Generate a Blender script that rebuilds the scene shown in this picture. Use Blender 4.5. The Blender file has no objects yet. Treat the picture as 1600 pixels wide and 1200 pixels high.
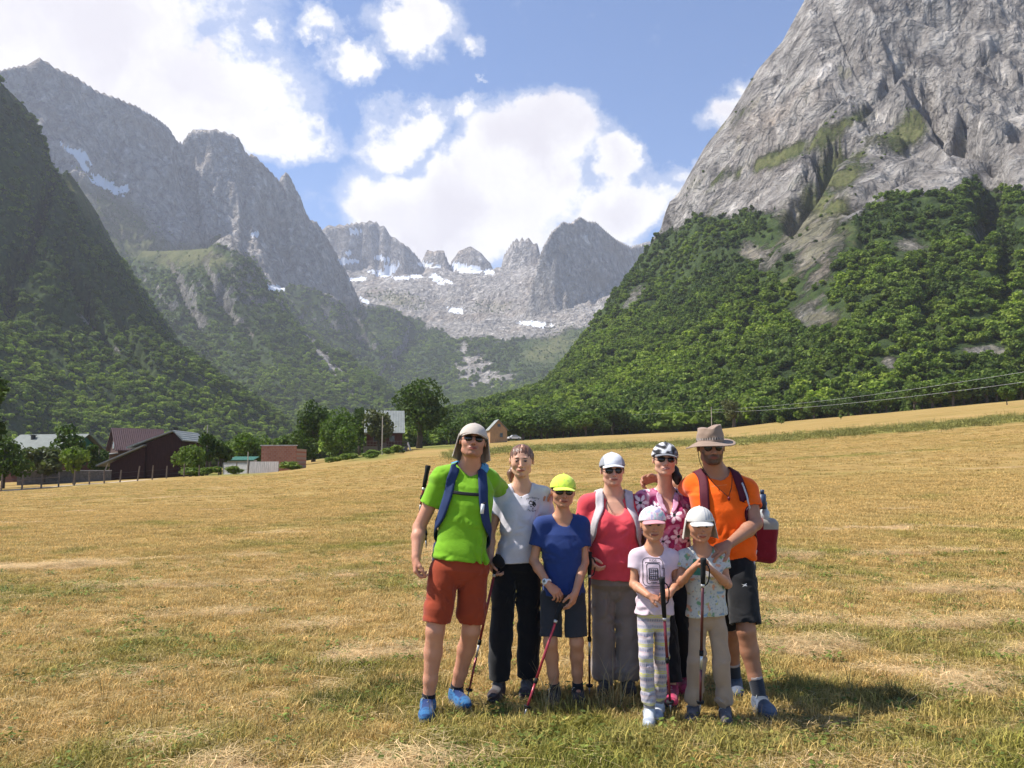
import bpy, bmesh, math, random
import numpy as np
from mathutils import Vector, Matrix, Euler

# ------------------------------------------------------------------ camera, sky, sun, exposure
scene = bpy.context.scene
COL = scene.collection
CAM_H = 1.5
FPX = 1256.0                        # focal length in pixels of the 1600 px wide photograph
PITCH = math.atan(135.0 / FPX)
CP, SP = math.cos(PITCH), math.sin(PITCH)

cam_data = bpy.data.cameras.new("camera")
cam = bpy.data.objects.new("camera", cam_data)
COL.objects.link(cam)
cam.location = (0, 0, CAM_H)
cam.rotation_euler = (math.pi / 2 + PITCH, 0, 0)
cam_data.sensor_width = 36.0
cam_data.lens = 36.0 * FPX / 1600.0
cam_data.clip_start = 0.05
cam_data.clip_end = 60000
scene.camera = cam

SUN_EL = math.radians(55)
SUN_DIR = Vector((-math.cos(SUN_EL) * 0.999, math.cos(SUN_EL) * 0.02, math.sin(SUN_EL))).normalized()  # towards the sun
sun_data = bpy.data.lights.new("sun", 'SUN')
sun_data.energy = 5.0
sun_data.angle = math.radians(0.55)
sun_data.color = (1.0, 0.955, 0.88)
sun = bpy.data.objects.new("sun", sun_data)
COL.objects.link(sun)
sun.rotation_euler = (-SUN_DIR).to_track_quat('-Z', 'Y').to_euler()
sun.location = SUN_DIR * 100

scene.view_settings.view_transform = 'Standard'
scene.view_settings.look = 'None'
scene.view_settings.exposure = 0.78
scene.view_settings.gamma = 1.0
scene.view_settings.use_curve_mapping = False
scene.render.engine = 'CYCLES'
scene.cycles.max_bounces = 6
scene.cycles.diffuse_bounces = 3
scene.cycles.glossy_bounces = 2
scene.cycles.transmission_bounces = 2
scene.cycles.transparent_max_bounces = 4
scene.cycles.volume_bounces = 1
scene.cycles.use_denoising = True
scene.cycles.use_adaptive_sampling = True
scene.cycles.adaptive_threshold = 0.02
scene.cycles.caustics_reflective = False
scene.cycles.caustics_refractive = False

def ray_px(px, py):
    u = (px - 800.0) / FPX
    v = (py - 600.0) / FPX
    return np.array([u, CP + SP * v, SP - CP * v])

def W(px, py, Y):
    """world point on the sight line of photo pixel (px, py) at depth Y"""
    d = ray_px(px, py)
    t = Y / d[1]
    return np.array([d[0] * t, Y, CAM_H + d[2] * t])

def to_px(x, y, z):
    dz = z - CAM_H
    f = y * CP + dz * SP
    u = x / f
    v = (y * SP - dz * CP) / f
    return 800 + FPX * u, 600 + FPX * v

# ------------------------------------------------------------------ sky with cumulus clouds
class NT:
    """small helper to write node trees"""
    def __init__(self, tree):
        self.t = tree
        self.n = tree.nodes
        self.l = tree.links
    def add(self, typ, **kw):
        nd = self.n.new(typ)
        for k, v in kw.items():
            setattr(nd, k, v)
        return nd
    def link(self, a, b):
        self.l.new(a, b)
    def _set(self, sock, v):
        if isinstance(v, bpy.types.NodeSocket):
            self.l.new(v, sock)
        else:
            sock.default_value = v
    def math(self, op, a, b=None, c=None, clamp=False):
        nd = self.n.new('ShaderNodeMath'); nd.operation = op; nd.use_clamp = clamp
        self._set(nd.inputs[0], a)
        if b is not None: self._set(nd.inputs[1], b)
        if c is not None: self._set(nd.inputs[2], c)
        return nd.outputs[0]
    def vmath(self, op, a, b=None, s=None):
        nd = self.n.new('ShaderNodeVectorMath'); nd.operation = op
        self._set(nd.inputs[0], a)
        if b is not None: self._set(nd.inputs[1], b)
        if s is not None: self._set(nd.inputs['Scale'], s)
        return nd.outputs['Value'] if op in ('DOT_PRODUCT', 'DISTANCE', 'LENGTH') else nd.outputs[0]
    def mix(self, f, a, b, blend='MIX'):
        nd = self.n.new('ShaderNodeMix'); nd.data_type = 'RGBA'; nd.blend_type = blend
        nd.clamp_factor = True
        self._set(nd.inputs[0], f); self._set(nd.inputs[6], a); self._set(nd.inputs[7], b)
        return nd.outputs[2]
    def ramp(self, f, stops, interp='LINEAR'):
        nd = self.n.new('ShaderNodeValToRGB'); nd.color_ramp.interpolation = interp
        cr = nd.color_ramp
        while len(cr.elements) > 1: cr.elements.remove(cr.elements[0])
        cr.elements[0].position = stops[0][0]; cr.elements[0].color = c4(stops[0][1])
        for p, c in stops[1:]:
            e = cr.elements.new(p); e.color = c4(c)
        self._set(nd.inputs[0], f)
        return nd.outputs[0]
    def maprange(self, v, a, b, c=0.0, d=1.0, smooth=False):
        nd = self.n.new('ShaderNodeMapRange')
        if smooth: nd.interpolation_type = 'SMOOTHSTEP'
        self._set(nd.inputs[0], v); self._set(nd.inputs[1], a); self._set(nd.inputs[2], b)
        self._set(nd.inputs[3], c); self._set(nd.inputs[4], d)
        return nd.outputs[0]
    def noise(self, vec=None, scale=5.0, detail=4.0, rough=0.5, dist=0.0, typ=None, lac=2.0):
        nd = self.n.new('ShaderNodeTexNoise')
        if typ: nd.noise_type = typ
        if vec is not None: self.l.new(vec, nd.inputs['Vector'])
        nd.inputs['Scale'].default_value = scale
        nd.inputs['Detail'].default_value = detail
        nd.inputs['Roughness'].default_value = rough
        nd.inputs['Lacunarity'].default_value = lac
        nd.inputs['Distortion'].default_value = dist
        return nd.outputs[0]
    def voronoi(self, vec=None, scale=5.0, feature='F1', rnd=1.0, out='Distance'):
        nd = self.n.new('ShaderNodeTexVoronoi'); nd.feature = feature
        if vec is not None: self.l.new(vec, nd.inputs['Vector'])
        nd.inputs['Scale'].default_value = scale
        nd.inputs['Randomness'].default_value = rnd
        return nd.outputs[out]
    def scalevec(self, vec, s):
        nd = self.n.new('ShaderNodeMapping')
        self.l.new(vec, nd.inputs[0]); nd.inputs['Scale'].default_value = s
        return nd.outputs[0]

def c4(c):
    if isinstance(c, (int, float)): c = (c, c, c)
    return tuple(c) + (1.0,) if len(c) == 3 else tuple(c)

world = bpy.data.worlds.new("World")
scene.world = world
world.use_nodes = True
wt = NT(world.node_tree)
wt.n.clear()
sky = wt.add('ShaderNodeTexSky')
sky.sky_type = 'NISHITA'
sky.sun_disc = False
sky.sun_elevation = SUN_EL
sky.sun_rotation = math.atan2(SUN_DIR.x, SUN_DIR.y)
sky.altitude = 1000
sky.air_density = 1.0
sky.dust_density = 0.2
sky.ozone_density = 1.6
tc = wt.add('ShaderNodeTexCoord')
gen = tc.outputs['Generated']

def skydir(px, py):
    d = ray_px(px, py); return d / np.linalg.norm(d)

# warp the direction so that the cloud edges billow
wn = wt.add('ShaderNodeTexNoise'); wt.link(gen, wn.inputs['Vector'])
wn.inputs['Scale'].default_value = 7.0; wn.inputs['Detail'].default_value = 9.0; wn.inputs['Roughness'].default_value = 0.62
wv = wt.vmath('SUBTRACT', wn.outputs['Color'], (0.5, 0.5, 0.5))
wdir = wt.vmath('ADD', gen, wt.vmath('SCALE', wv, s=0.17))
# soft masses of cloud: (px, py, radius x, radius y, weight) about directions in the sky
CLOUDS = [
    (60, 20, 330, 200, 1.1), (280, 140, 190, 105, 1.1), (430, 200, 95, 62, 1.0), (190, 190, 240, 90, 0.9), (-150, 60, 350, 260, 1.2),
    (500, 45, 55, 30, 0.75), (545, 90, 42, 40, 0.8), (645, 25, 90, 62, 1.0), (735, 65, 32, 26, 0.75), (620, 190, 84, 60, 0.95), (745, 175, 45, 38, 0.8),
    (700, 330, 180, 100, 1.2), (830, 240, 110, 85, 1.1), (570, 345, 80, 40, 0.95), (965, 245, 50, 50, 0.95), (985, 320, 110, 62, 1.1),
    (1145, 175, 60, 50, 0.95), (1085, 270, 60, 34, 0.75), (400, 60, 34, 24, 0.7), (865, 165, 34, 14, 0.5), (755, 122, 22, 9, 0.55),
    (-900, 100, 500, 220, 1.0), (2300, 0, 450, 200, 1.0),
]
sepd = wt.add('ShaderNodeSeparateXYZ'); wt.link(wdir, sepd.inputs[0])
inv = wt.math('DIVIDE', 1.0, wt.math('MAXIMUM', sepd.outputs[1], 0.15))
plane = wt.vmath('SCALE', wdir, s=inv)           # (x/y, 1, z/y): slope coordinates of the direction
acc = 0.0
for (cx, cy, rx, ry, wgt) in CLOUDS:
    d0 = ray_px(cx, cy)
    cu, cv = d0[0] / d0[1], d0[2] / d0[1]
    nd = wt.n.new('ShaderNodeVectorMath'); nd.operation = 'MULTIPLY_ADD'
    wt.link(plane, nd.inputs[0]); nd.inputs[1].default_value = (FPX / rx, 0, FPX / ry); nd.inputs[2].default_value = (-cu * FPX / rx, 0, -cv * FPX / ry)
    r2 = wt.vmath('DOT_PRODUCT', nd.outputs[0], nd.outputs[0])
    g = wt.math('MULTIPLY_ADD', r2, -0.62, wgt)
    acc = wt.math('SMOOTH_MAX', acc, g, 0.25)
fine = wt.noise(wt.scalevec(gen, (1, 1, 1.25)), scale=13.0, detail=11.0, rough=0.66)
dens = wt.math('ADD', acc, wt.math('MULTIPLY', wt.math('SUBTRACT', fine, 0.5), 1.35))
cover = wt.maprange(dens, 0.34, 0.78, 0.0, 1.0, smooth=True)
thin = wt.maprange(dens, 0.10, 0.5, 0.0, 0.32, smooth=True)
cover = wt.math('MAXIMUM', cover, thin)
# tone inside the cloud: bright billows, faintly grey cores and undersides
soft = wt.noise(wdir, scale=5.0, detail=6.0, rough=0.55)
shade = wt.maprange(wt.math('ADD', wt.math('MULTIPLY', acc, 0.45), soft), 0.80, 1.15, 0.0, 1.0, smooth=True)
ccol = wt.mix(shade, (7.2, 7.1, 7.15, 1), (5.6, 5.4, 5.75, 1))
skyc = wt.mix(1.0, sky.outputs[0], (0.92, 1.04, 1.22, 1), blend='MULTIPLY')
full = wt.mix(cover, skyc, ccol)
bg = wt.add('ShaderNodeBackground')
bg.inputs['Strength'].default_value = 0.09
world.cycles.sampling_method = 'MANUAL'
world.cycles.sample_map_resolution = 256
wt.link(full, bg.inputs[0])
wo = wt.add('ShaderNodeOutputWorld')
wt.link(bg.outputs[0], wo.inputs[0])

# ------------------------------------------------------------------ generic helpers
def link(o, parent=None):
    COL.objects.link(o)
    if parent is not None: o.parent = parent
    return o

def tag(o, label=None, cat=None, group=None, kind=None):
    if label: o['label'] = label
    if cat: o['category'] = cat
    if group: o['group'] = group
    if kind: o['kind'] = kind
    return o

def empty(name, loc, rz=0.0):
    o = bpy.data.objects.new(name, None)
    o.empty_display_size = 0.2
    COL.objects.link(o)
    o.location = loc
    o.rotation_euler = (0, 0, rz)
    return o

def mesh_np(name, verts, faces, mats=(), smooth=True, mat_idx=None, cols=None):
    """mesh from numpy arrays; faces is an (n,3) or (n,4) array or a list of lists"""
    me = bpy.data.meshes.new(name)
    verts = np.asarray(verts, dtype=np.float32)
    if isinstance(faces, np.ndarray) and faces.ndim == 2:
        nf, k = faces.shape
        me.vertices.add(len(verts)); me.vertices.foreach_set('co', verts.ravel())
        me.loops.add(nf * k); me.loops.foreach_set('vertex_index', faces.astype(np.int32).ravel())
        me.polygons.add(nf); me.polygons.foreach_set('loop_start', np.arange(0, nf * k, k, dtype=np.int32))
    else:
        me.from_pydata([tuple(map(float, v)) for v in verts], [], [tuple(int(i) for i in f) for f in faces])
        nf = len(faces)
    for m in mats: me.materials.append(m)
    if mat_idx is not None: me.polygons.foreach_set('material_index', np.asarray(mat_idx, dtype=np.int32))
    if cols is not None:
        for cname, arr in cols.items():
            arr = np.asarray(arr, dtype=np.float32)
            if arr.shape[1] == 3: arr = np.concatenate([arr, np.ones((len(arr), 1), np.float32)], 1)
            at = me.attributes.new(cname, 'FLOAT_COLOR', 'POINT'); at.data.foreach_set('color', arr.ravel())
    me.update(calc_edges=True)
    me.polygons.foreach_set('use_smooth', np.full(len(me.polygons), bool(smooth)))
    me.update()
    return me

def obj(name, me, parent=None):
    o = bpy.data.objects.new(name, me)
    COL.objects.link(o)
    if parent is not None: o.parent = parent
    return o

def new_mat(name):
    m = bpy.data.materials.new(name); m.use_nodes = True
    m.node_tree.nodes.clear()
    nt = NT(m.node_tree)
    out = nt.add('ShaderNodeOutputMaterial')
    bs = nt.add('ShaderNodeBsdfPrincipled')
    nt.link(bs.outputs[0], out.inputs[0])
    bs.inputs['Specular IOR Level'].default_value = 0.3
    return m, nt, bs

def attr(nt, name, typ='GEOMETRY', out='Color'):
    nd = nt.add('ShaderNodeAttribute'); nd.attribute_name = name; nd.attribute_type = typ
    return nd.outputs[out]

def bump(nt, bs, h, strength=0.5, dist=0.01):
    b = nt.add('ShaderNodeBump'); b.inputs['Strength'].default_value = strength; b.inputs['Distance'].default_value = dist
    nt.link(h, b.inputs['Height']); nt.link(b.outputs[0], bs.inputs['Normal'])
    return b

# ------------------------------------------------------------------ numpy noise
_rng = np.random.RandomState(7)
_perm = _rng.permutation(256).astype(np.int32); _perm = np.concatenate([_perm, _perm, _perm])
_ang = _rng.rand(256) * 2 * np.pi
_gx = np.cos(_ang).astype(np.float32); _gy = np.sin(_ang).astype(np.float32)

def perlin(x, y, seed=0):
    x = x + seed * 17.13; y = y + seed * 31.71
    xi = np.floor(x).astype(np.int64); yi = np.floor(y).astype(np.int64)
    xf = (x - xi).astype(np.float32); yf = (y - yi).astype(np.float32)
    xi &= 255; yi &= 255
    x1 = (xi + 1) & 255; y1 = (yi + 1) & 255
    def g(ix, iy, fx, fy):
        h = _perm[_perm[ix] + iy]
        return _gx[h] * fx + _gy[h] * fy
    u = xf * xf * xf * (xf * (xf * 6 - 15) + 10); v = yf * yf * yf * (yf * (yf * 6 - 15) + 10)
    a = g(xi, yi, xf, yf); b = g(x1, yi, xf - 1, yf); c = g(xi, y1, xf, yf - 1); d = g(x1, y1, xf - 1, yf - 1)
    return (a + u * (b - a) + v * ((c + u * (d - c)) - (a + u * (b - a)))) * 1.5

def fbm(x, y, wl, octv=5, gain=0.5, seed=0):
    s = 0; a = 1.0; f = 1.0 / wl; tot = 0
    for i in range(octv):
        s = s + a * perlin(x * f, y * f, seed + i); tot += a; a *= gain; f *= 2.03
    return s / tot

def ridged(x, y, wl, octv=5, gain=0.55, seed=0):
    s = 0; a = 1.0; f = 1.0 / wl; tot = 0
    for i in range(octv):
        s = s + a * (1 - 2 * np.abs(perlin(x * f, y * f, seed + i))); tot += a; a *= gain; f *= 2.07
    return s / tot

def sstep(a, b, x):
    t = np.clip((x - a) / (b - a), 0, 1)
    return t * t * (3 - 2 * t)

# ------------------------------------------------------------------ the land: one height function for meadow, valley and mountains
_SU = np.array([-1.5, -0.64, -0.45, -0.30, -0.13, 0.0, 0.24, 0.32, 0.48, 0.64, 1.5])
_SS = np.array([-0.010, -0.0065, 0.004, 0.012, 0.034, 0.043, 0.055, 0.064, 0.079, 0.095, 0.13])

def base_z(x, y):
    yy = np.maximum(y, 0.5)
    s = np.interp(x / yy, _SU, _SS)
    z = s * yy * (1 - np.exp(-(yy / 45.0)))
    z = z * sstep(-5, 12, y)
    # a low swell that hides the foot of the fields
    return z

def meadow_z(x, y):
    x = np.asarray(x, dtype=np.float64); y = np.asarray(y, dtype=np.float64)
    r = np.hypot(x, y)
    und = 0.05 * perlin(x / 7.3, y / 7.3, 3) * sstep(7, 16, r) + 0.35 * perlin(x / 46.0, y / 46.0, 5) * sstep(22, 90, r)
    und = und + 0.018 * perlin(x / 1.3, y / 1.3, 9)
    return base_z(x, y) + und

RAMP_Y = np.array([0, 900, 1500, 2200, 2700, 3100, 3500, 3900, 4300, 4560, 5300])
RAMP_Z = np.array([0, 0, 15, 60, 165, 335, 470, 700, 865, 905, 640])

# crest lines: photo pixel and depth in metres -> real place; then (distance, drop) down the flanks
def crest(pts): return np.array([W(*p) for p in pts])
RIDGES = [
  # right hand wall: rock head above a long wooded apron
  dict(p=crest([(560,700,1500),(700,700,1250),(760,684,1180),(815,648,1130),(850,615,1100),(900,572,1060),(925,534,1045),(946,496,1030),(965,445,1020),(1002,392,1000),(1020,372,990),(1062,300,970),(1100,232,960),(1140,180,950),(1182,112,940),(1222,66,930),(1262,-8,920),(1300,-90,920),(1400,-200,940),(1600,-380,980),(2000,-420,1000),(2600,-300,1000)]),
       mode='frac', L=640.0, prof=([0,.06,.2,.36,.45,.6,.8,1.0,1.3],[1.0,.90,.64,.42,.355,.25,.12,.0,-.05])),
  # left hand wall, nearest wooded spur
  dict(p=crest([(-900,-500,700),(-400,-150,850),(-150,20,930),(-10,118,1000),(40,168,1070),(75,228,1130),(112,275,1200),(150,330,1290),(182,392,1380),(215,440,1450),(250,505,1560),(295,585,1700),(330,640,1800)]),
       mode='drop', prof=([0,30,150,230,480,900],[0,55,260,350,520,700]), soft=90),
  # second wooded spur
  dict(p=crest([(225,392,2250),(262,392,2230),(325,388,2150),(345,372,2150),(360,366,2160),(386,402,2220),(430,472,2350),(470,540,2500),(515,600,2700),(545,640,2800)]),
       mode='drop', prof=([0,40,190,300,560,900],[0,55,235,320,470,640]), soft=70),
  # grey peaks of the left skyline
  dict(p=crest([(-300,140,2300),(-120,150,2400),(-20,116,2500),(10,106,2550),(40,100,2600),(62,88,2620),(85,104,2650),(118,118,2700),(150,140,2750),(184,152,2800),(215,165,2850),(240,180,2900),(262,196,2950),(285,213,3000),(302,202,3030),(333,200,3060),(370,211,3110),(392,235,3150),(412,256,3180),(436,280,3220),(446,267,3235),(455,278,3245),(463,296,3260),(480,322,3300),(498,350,3330),(520,385,3370),(540,420,3400),(562,468,3450),(575,500,3480)]),
       mode='drop', soft=50, prof=([0,40,160,330,600,1100],[0,110,400,640,860,1100])),
  # third wooded spur
  dict(p=crest([(425,452,2850),(470,446,2880),(520,462,2900),(556,476,2950),(590,530,3050),(618,590,3150),(640,632,3250)]),
       mode='drop', prof=([0,40,120,230,500,900],[0,55,170,270,420,560])),
  # wooded shelf under the cirque
  dict(p=crest([(560,472,3200),(610,478,3250),(640,500,3280),(668,530,3250),(700,560,3200),(740,590,3150),(790,640,3100)]),
       mode='drop', prof=([0,60,200,500,900],[0,70,180,330,480])),
  # peaks of the cirque
  dict(p=crest([(440,400,4350),(480,372,4350),(510,352,4380),(540,349,4420),(560,346,4460),(588,343,4500),(600,352,4500),(612,368,4500),(630,378,4500),(646,392,4520),(657,406,4550)]),
       mode='drop', prof=([0,20,110,260,600,1100],[0,60,300,420,600,800])),
  dict(p=crest([(660,402,4560),(668,390,4560),(682,387,4560),(694,392,4560),(701,408,4580)]),
       mode='drop', prof=([0,8,40,260,600],[0,40,120,220,400])),
  dict(p=crest([(706,404,4580),(716,388,4580),(736,385,4580),(752,392,4580),(766,406,4580),(772,420,4580)]),
       mode='drop', prof=([0,10,50,260,600],[0,45,140,240,400])),
  dict(p=crest([(783,416,4350),(788,396,4300),(803,372,4260),(822,370,4240),(838,376,4230),(846,396,4220)]),
       mode='drop', prof=([0,14,60,260,600],[0,90,260,400,560])),
  dict(p=crest([(832,440,3480),(842,402,3500),(850,380,3520),(862,360,3550),(880,344,3600),(893,346,3640),(906,336,3680),(918,344,3710),(931,345,3750),(945,358,3790),(962,372,3830),(985,384,3880),(1010,376,3930),(1050,370,4000),(1110,330,4100),(1200,330,4200)]),
       mode='drop', prof=([0,30,150,260,600,1100],[0,120,470,600,760,950])),
]

def land_z(x, y):
    """height of everything beyond the meadow"""
    x = np.asarray(x, dtype=np.float64); y = np.asarray(y, dtype=np.float64)
    r = np.hypot(x, y)
    b = base_z(x, y) + np.interp(y + 0.12 * np.abs(x + 200), RAMP_Y, RAMP_Z)
    far = sstep(2600, 3300, y)
    b = b + far * (42 * ridged(x, y, 420, 6, 0.6, 41) + 14 * ridged(x, y, 70, 3, 0.6, 44))
    b = b + 2.0 * sstep(260, 500, r) * fbm(x, y, 90, 3, 0.5, 50)
    # warp: makes ribs and gullies run down the flanks
    wx = fbm(x, y, 260, 4, 0.55, 11) * 90 + ridged(x, y, 75, 3, 0.5, 15) * 16
    wy = fbm(x, y, 260, 4, 0.55, 21) * 90 + ridged(x, y, 75, 3, 0.5, 25) * 16
    z = b.copy()
    steep = np.zeros_like(z); near = np.full(z.shape, 1e3)
    for R in RIDGES:
        P = R['p']
        best = np.full(x.shape, 1e9); zc = np.zeros(x.shape)
        for a, c in zip(P[:-1], P[1:]):
            dx, dy = c[0] - a[0], c[1] - a[1]
            L2 = dx * dx + dy * dy
            t = np.clip(((x - a[0]) * dx + (y - a[1]) * dy) / L2, 0, 1)
            d = np.hypot(x - a[0] - t * dx, y - a[1] - t * dy)
            m = d < best
            best = np.where(m, d, best); zc = np.where(m, a[2] + t * (c[2] - a[2]), zc)
        k = sstep(0, R.get('soft', 160), best)
        # signed pull of the warp on the distance from the crest
        d = best + k * (wx * 0.75 + wy * 0.45) * (0.6 if R['mode'] == 'drop' else 0.55)
        d = np.maximum(d, best * 0.35)
        px_, pz_ = R['prof']
        if R['mode'] == 'frac':
            g = np.interp(d / R['L'], px_, pz_)
            g = g * np.interp(x, [-120, -56, -10, 27, 70, 115, 190], [.28, .36, .41, .43, .69, .82, 1.0])
            zz = b + (zc - b) * g
            g2 = np.interp((d + 8) / R['L'], px_, pz_); st = (zc - b) * (g - g2) / 8
        else:
            px_ = px_ + [px_[-1] + 6000]; pz_ = pz_ + [pz_[-1] + 3900]
            zz = zc - np.interp(d, px_, pz_)
            st = (np.interp(d + 8, px_, pz_) - np.interp(d, px_, pz_)) / 8
        m = zz > z
        steep = np.where(m, st, steep); near = np.where(m, best, near)
        z = np.maximum(z, zz)
    # rock relief grows with steepness
    s = sstep(0.45, 1.3, steep)
    n1 = ridged(x, y, 130, 7, 0.6, 61)
    nc = np.interp(near, [0, 25, 120], [0.06, 0.3, 1.0])       # keep the skylines
    z = z + nc * (s * (n1 - 0.25) * 34 + s * ridged(x, y, 26, 4, 0.65, 67) * 8.0)
    w = sstep(0.22, 0.5, steep) * (1 - s)
    low = sstep(10, 190, z - b)
    z = z + nc * w * (ridged(x, y, 210, 4, 0.55, 91) - 0.2) * 26 * low
    z = z + (1 - s) * sstep(5, 60, z - b) * (fbm(x, y, 130, 4, 0.5, 71) * 11) * (0.25 + 0.75 * low)
    return z, steep, b

def polar_grid(az0, az1, na, r0, r1, nr, zfun):
    az = np.linspace(az0, az1, na); t = np.linspace(0, 1, nr)
    r = r0 * (r1 / r0) ** t
    A, Rr = np.meshgrid(az, r, indexing='xy')
    X = Rr * np.sin(A); Y = Rr * np.cos(A)
    i = np.arange(nr * na).reshape(nr, na)
    F = np.stack([i[:-1, :-1].ravel(), i[:-1, 1:].ravel(), i[1:, 1:].ravel(), i[1:, :-1].ravel()], 1)
    return X, Y, F

MQ = globals().get('MQ', 1.0)
_na, _nr = int(1150 * MQ), int(1500 * MQ)
MX, MY, MF = polar_grid(math.radians(-40), math.radians(40), _na, 250.0, 5200.0, _nr, None)
MZ, MST, MB = land_z(MX, MY)
# join the meadow at its far edge
_w = sstep(250, 290, np.hypot(MX, MY))
MZ = MZ * _w + (meadow_z(MX, MY) - 0.6) * (1 - _w)
MPX, MPY = to_px(MX, MY, MZ)
# ravines, caves and overhung hollows of the crags: (photo px, py, half length, half width, turn, metres cut)
CUTS = [(1268, 285, 62, 15, -1.05, 70), (1300, 232, 26, 16, -.5, 80), (1245, 335, 26, 9, -1.2, 24), (1500, 205, 40, 22, .4, 110), (1455, 150, 46, 20, .9, 55), (1560, 205, 40, 10, .1, 50), (1430, 262, 60, 9, -.5, 20), (1545, 300, 22, 60, .1, 36), (1570, 400, 14, 90, .05, 18),
        (1480, 20, 60, 18, .2, 26), (1395, 120, 70, 7, -.9, 14), (1320, 60, 70, 6, 1.2, 12), (1200, 150, 70, 6, -1.0, 12), (1240, 190, 60, 5, -1.1, 10), (1130, 250, 50, 6, -.9, 10), (1580, 120, 50, 12, .5, 20), (1540, 80, 40, 10, -.4, 18),
        (1060, 335, 40, 7, -.6, 12), (1360, 300, 60, 10, -.55, 16), (1420, 185, 60, 9, .15, 14), (1350, 400, 12, 70, .1, 7), (1180, 470, 10, 80, .3, 8), (1060, 480, 10, 80, .5, 8), (1450, 470, 10, 80, -.1, 7), (950, 560, 9, 50, .7, 8),
        (560, 505, 14, 60, -.45, 40), (480, 300, 8, 70, -.1, 40), (385, 290, 9, 80, .0, 45), (440, 360, 8, 60, -.1, 35), (290, 270, 14, 70, -.2, 50), (180, 240, 9, 60, .2, 40), (760, 470, 40, 8, .5, 30), (690, 470, 30, 10, .3, 30), (880, 420, 8, 60, .1, 30), (920, 420, 7, 60, -.2, 26),
        (60, 330, 12, 90, .25, 45), (128, 450, 10, 90, -.45, 45), (20, 420, 12, 70, .1, 40), (205, 530, 9, 60, -.6, 35), (95, 270, 8, 50, -.4, 35), (300, 480, 9, 60, -.5, 35), (350, 470, 8, 60, -.5, 30), (400, 540, 8, 50, -.6, 30), (590, 385, 8, 40, 0, 30), (560, 380, 6, 30, .2, 24)]
_c = np.zeros_like(MX)
for (cx, cy, rx, ry, ro, dp) in CUTS:
    _q = np.exp(-((((MPX - cx) * math.cos(ro) + (MPY - cy) * math.sin(ro)) / rx) ** 2 + ((-(MPX - cx) * math.sin(ro) + (MPY - cy) * math.cos(ro)) / ry) ** 2) ** 1.5)
    _c = np.maximum(_c, _q * dp)
MZ = MZ - _c * (1 + 0.5 * fbm(MX, MY, 40, 3, .6, 77))
MPX, MPY = to_px(MX, MY, MZ)
# slope from finite differences of the grid
def grid_normals(X, Y, Z):
    P = np.stack([X, Y, Z], -1)
    du = np.gradient(P, axis=1); dv = np.gradient(P, axis=0)
    n = np.cross(du, dv); n /= np.linalg.norm(n, axis=-1, keepdims=True) + 1e-9
    n *= np.sign(n[..., 2:3] + 1e-9)
    return n
MN = grid_normals(MX, MY, MZ)

def blob(px, py, cx, cy, rx, ry, rot=0.0):
    c, s = math.cos(rot), math.sin(rot)
    dx, dy = px - cx, py - cy
    return np.exp(-(((dx * c + dy * s) / rx) ** 2 + ((-dx * s + dy * c) / ry) ** 2))

nzA = fbm(MX, MY, 60, 4, 0.55, 81)
nzB = fbm(MX, MY, 190, 3, 0.5, 85)
nzC = fbm(MX, MY, 18, 3, 0.6, 88)
dist = np.hypot(MX, MY)
# --- bare rock: by slope and height, with the bounds the valley has
nz = MN[..., 2]
rock = sstep(0.62, 0.42, nz + 0.10 * nzA)
right = (MX > -150) & (MY < 1400)
# line between crag and wood on the right wall (photo px -> py)
tl = np.interp(MPX, [680, 899, 960, 1000, 1030, 1080, 1160, 1240, 1290, 1340, 1400, 1470, 1520, 1560, 1620, 1800], [300, 300, 420, 395, 372, 338, 322, 345, 345, 318, 292, 290, 262, 285, 292, 300])
rk_r = sstep(26, -14, MPY - tl + 34 * nzB + 24 * nzA)
ledge = blob(MPX, MPY, 1190, 256, 85, 14, -0.42) * 1.4 + blob(MPX, MPY, 1160, 180, 14, 50, .6) * .7 + blob(MPX, MPY, 1110, 270, 40, 14, -.6) + blob(MPX, MPY, 1260, 140, 30, 20) * .5 + blob(MPX, MPY, 1330, 262, 80, 26, -0.6) * 0.9 + blob(MPX, MPY, 1330, 190, 60, 18, -0.5) * 0.7 + blob(MPX, MPY, 1280, 330, 60, 50, 0) + 0.6 * blob(MPX, MPY, 1430, 200, 40, 40)
meadowy = np.where(right, np.clip(ledge * (0.75 + 1.1 * nzA + 0.7 * nzC) + 0.40 * sstep(.22, .5, nzB + .6 * nzA) * sstep(100, 240, MPY) * sstep(0, -20, MPY - tl), 0, 1), 0)
patch = (blob(MPX, MPY, 1270, 365, 62, 40) + blob(MPX, MPY, 1180, 400, 36, 22, .4) * .8 + blob(MPX, MPY, 1268, 440, 34, 50, .3) + blob(MPX, MPY, 1280, 497, 50, 20) * .8
         + blob(MPX, MPY, 1420, 385, 40, 26) * .55 + blob(MPX, MPY, 1530, 370, 30, 40) * .5 + blob(MPX, MPY, 1545, 550, 48, 14) * 1.1 + blob(MPX, MPY, 1470, 560, 28, 9) * .8 + blob(MPX, MPY, 1390, 565, 16, 14)
         + blob(MPX, MPY, 990, 465, 30, 12, -.8) * .9 + blob(MPX, MPY, 940, 470, 60, 10, -1.05) * .9 + blob(MPX, MPY, 1600, 465, 24, 10) + blob(MPX, MPY, 960, 560, 12, 8) * .8 + blob(MPX, MPY, 1110, 330, 70, 8, .1) * 0)
opening = np.clip(patch * (1.0 + 0.9 * nzA + 0.9 * nzC), 0, 1)
rock_r = np.clip(rk_r, 0, 1)
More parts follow.
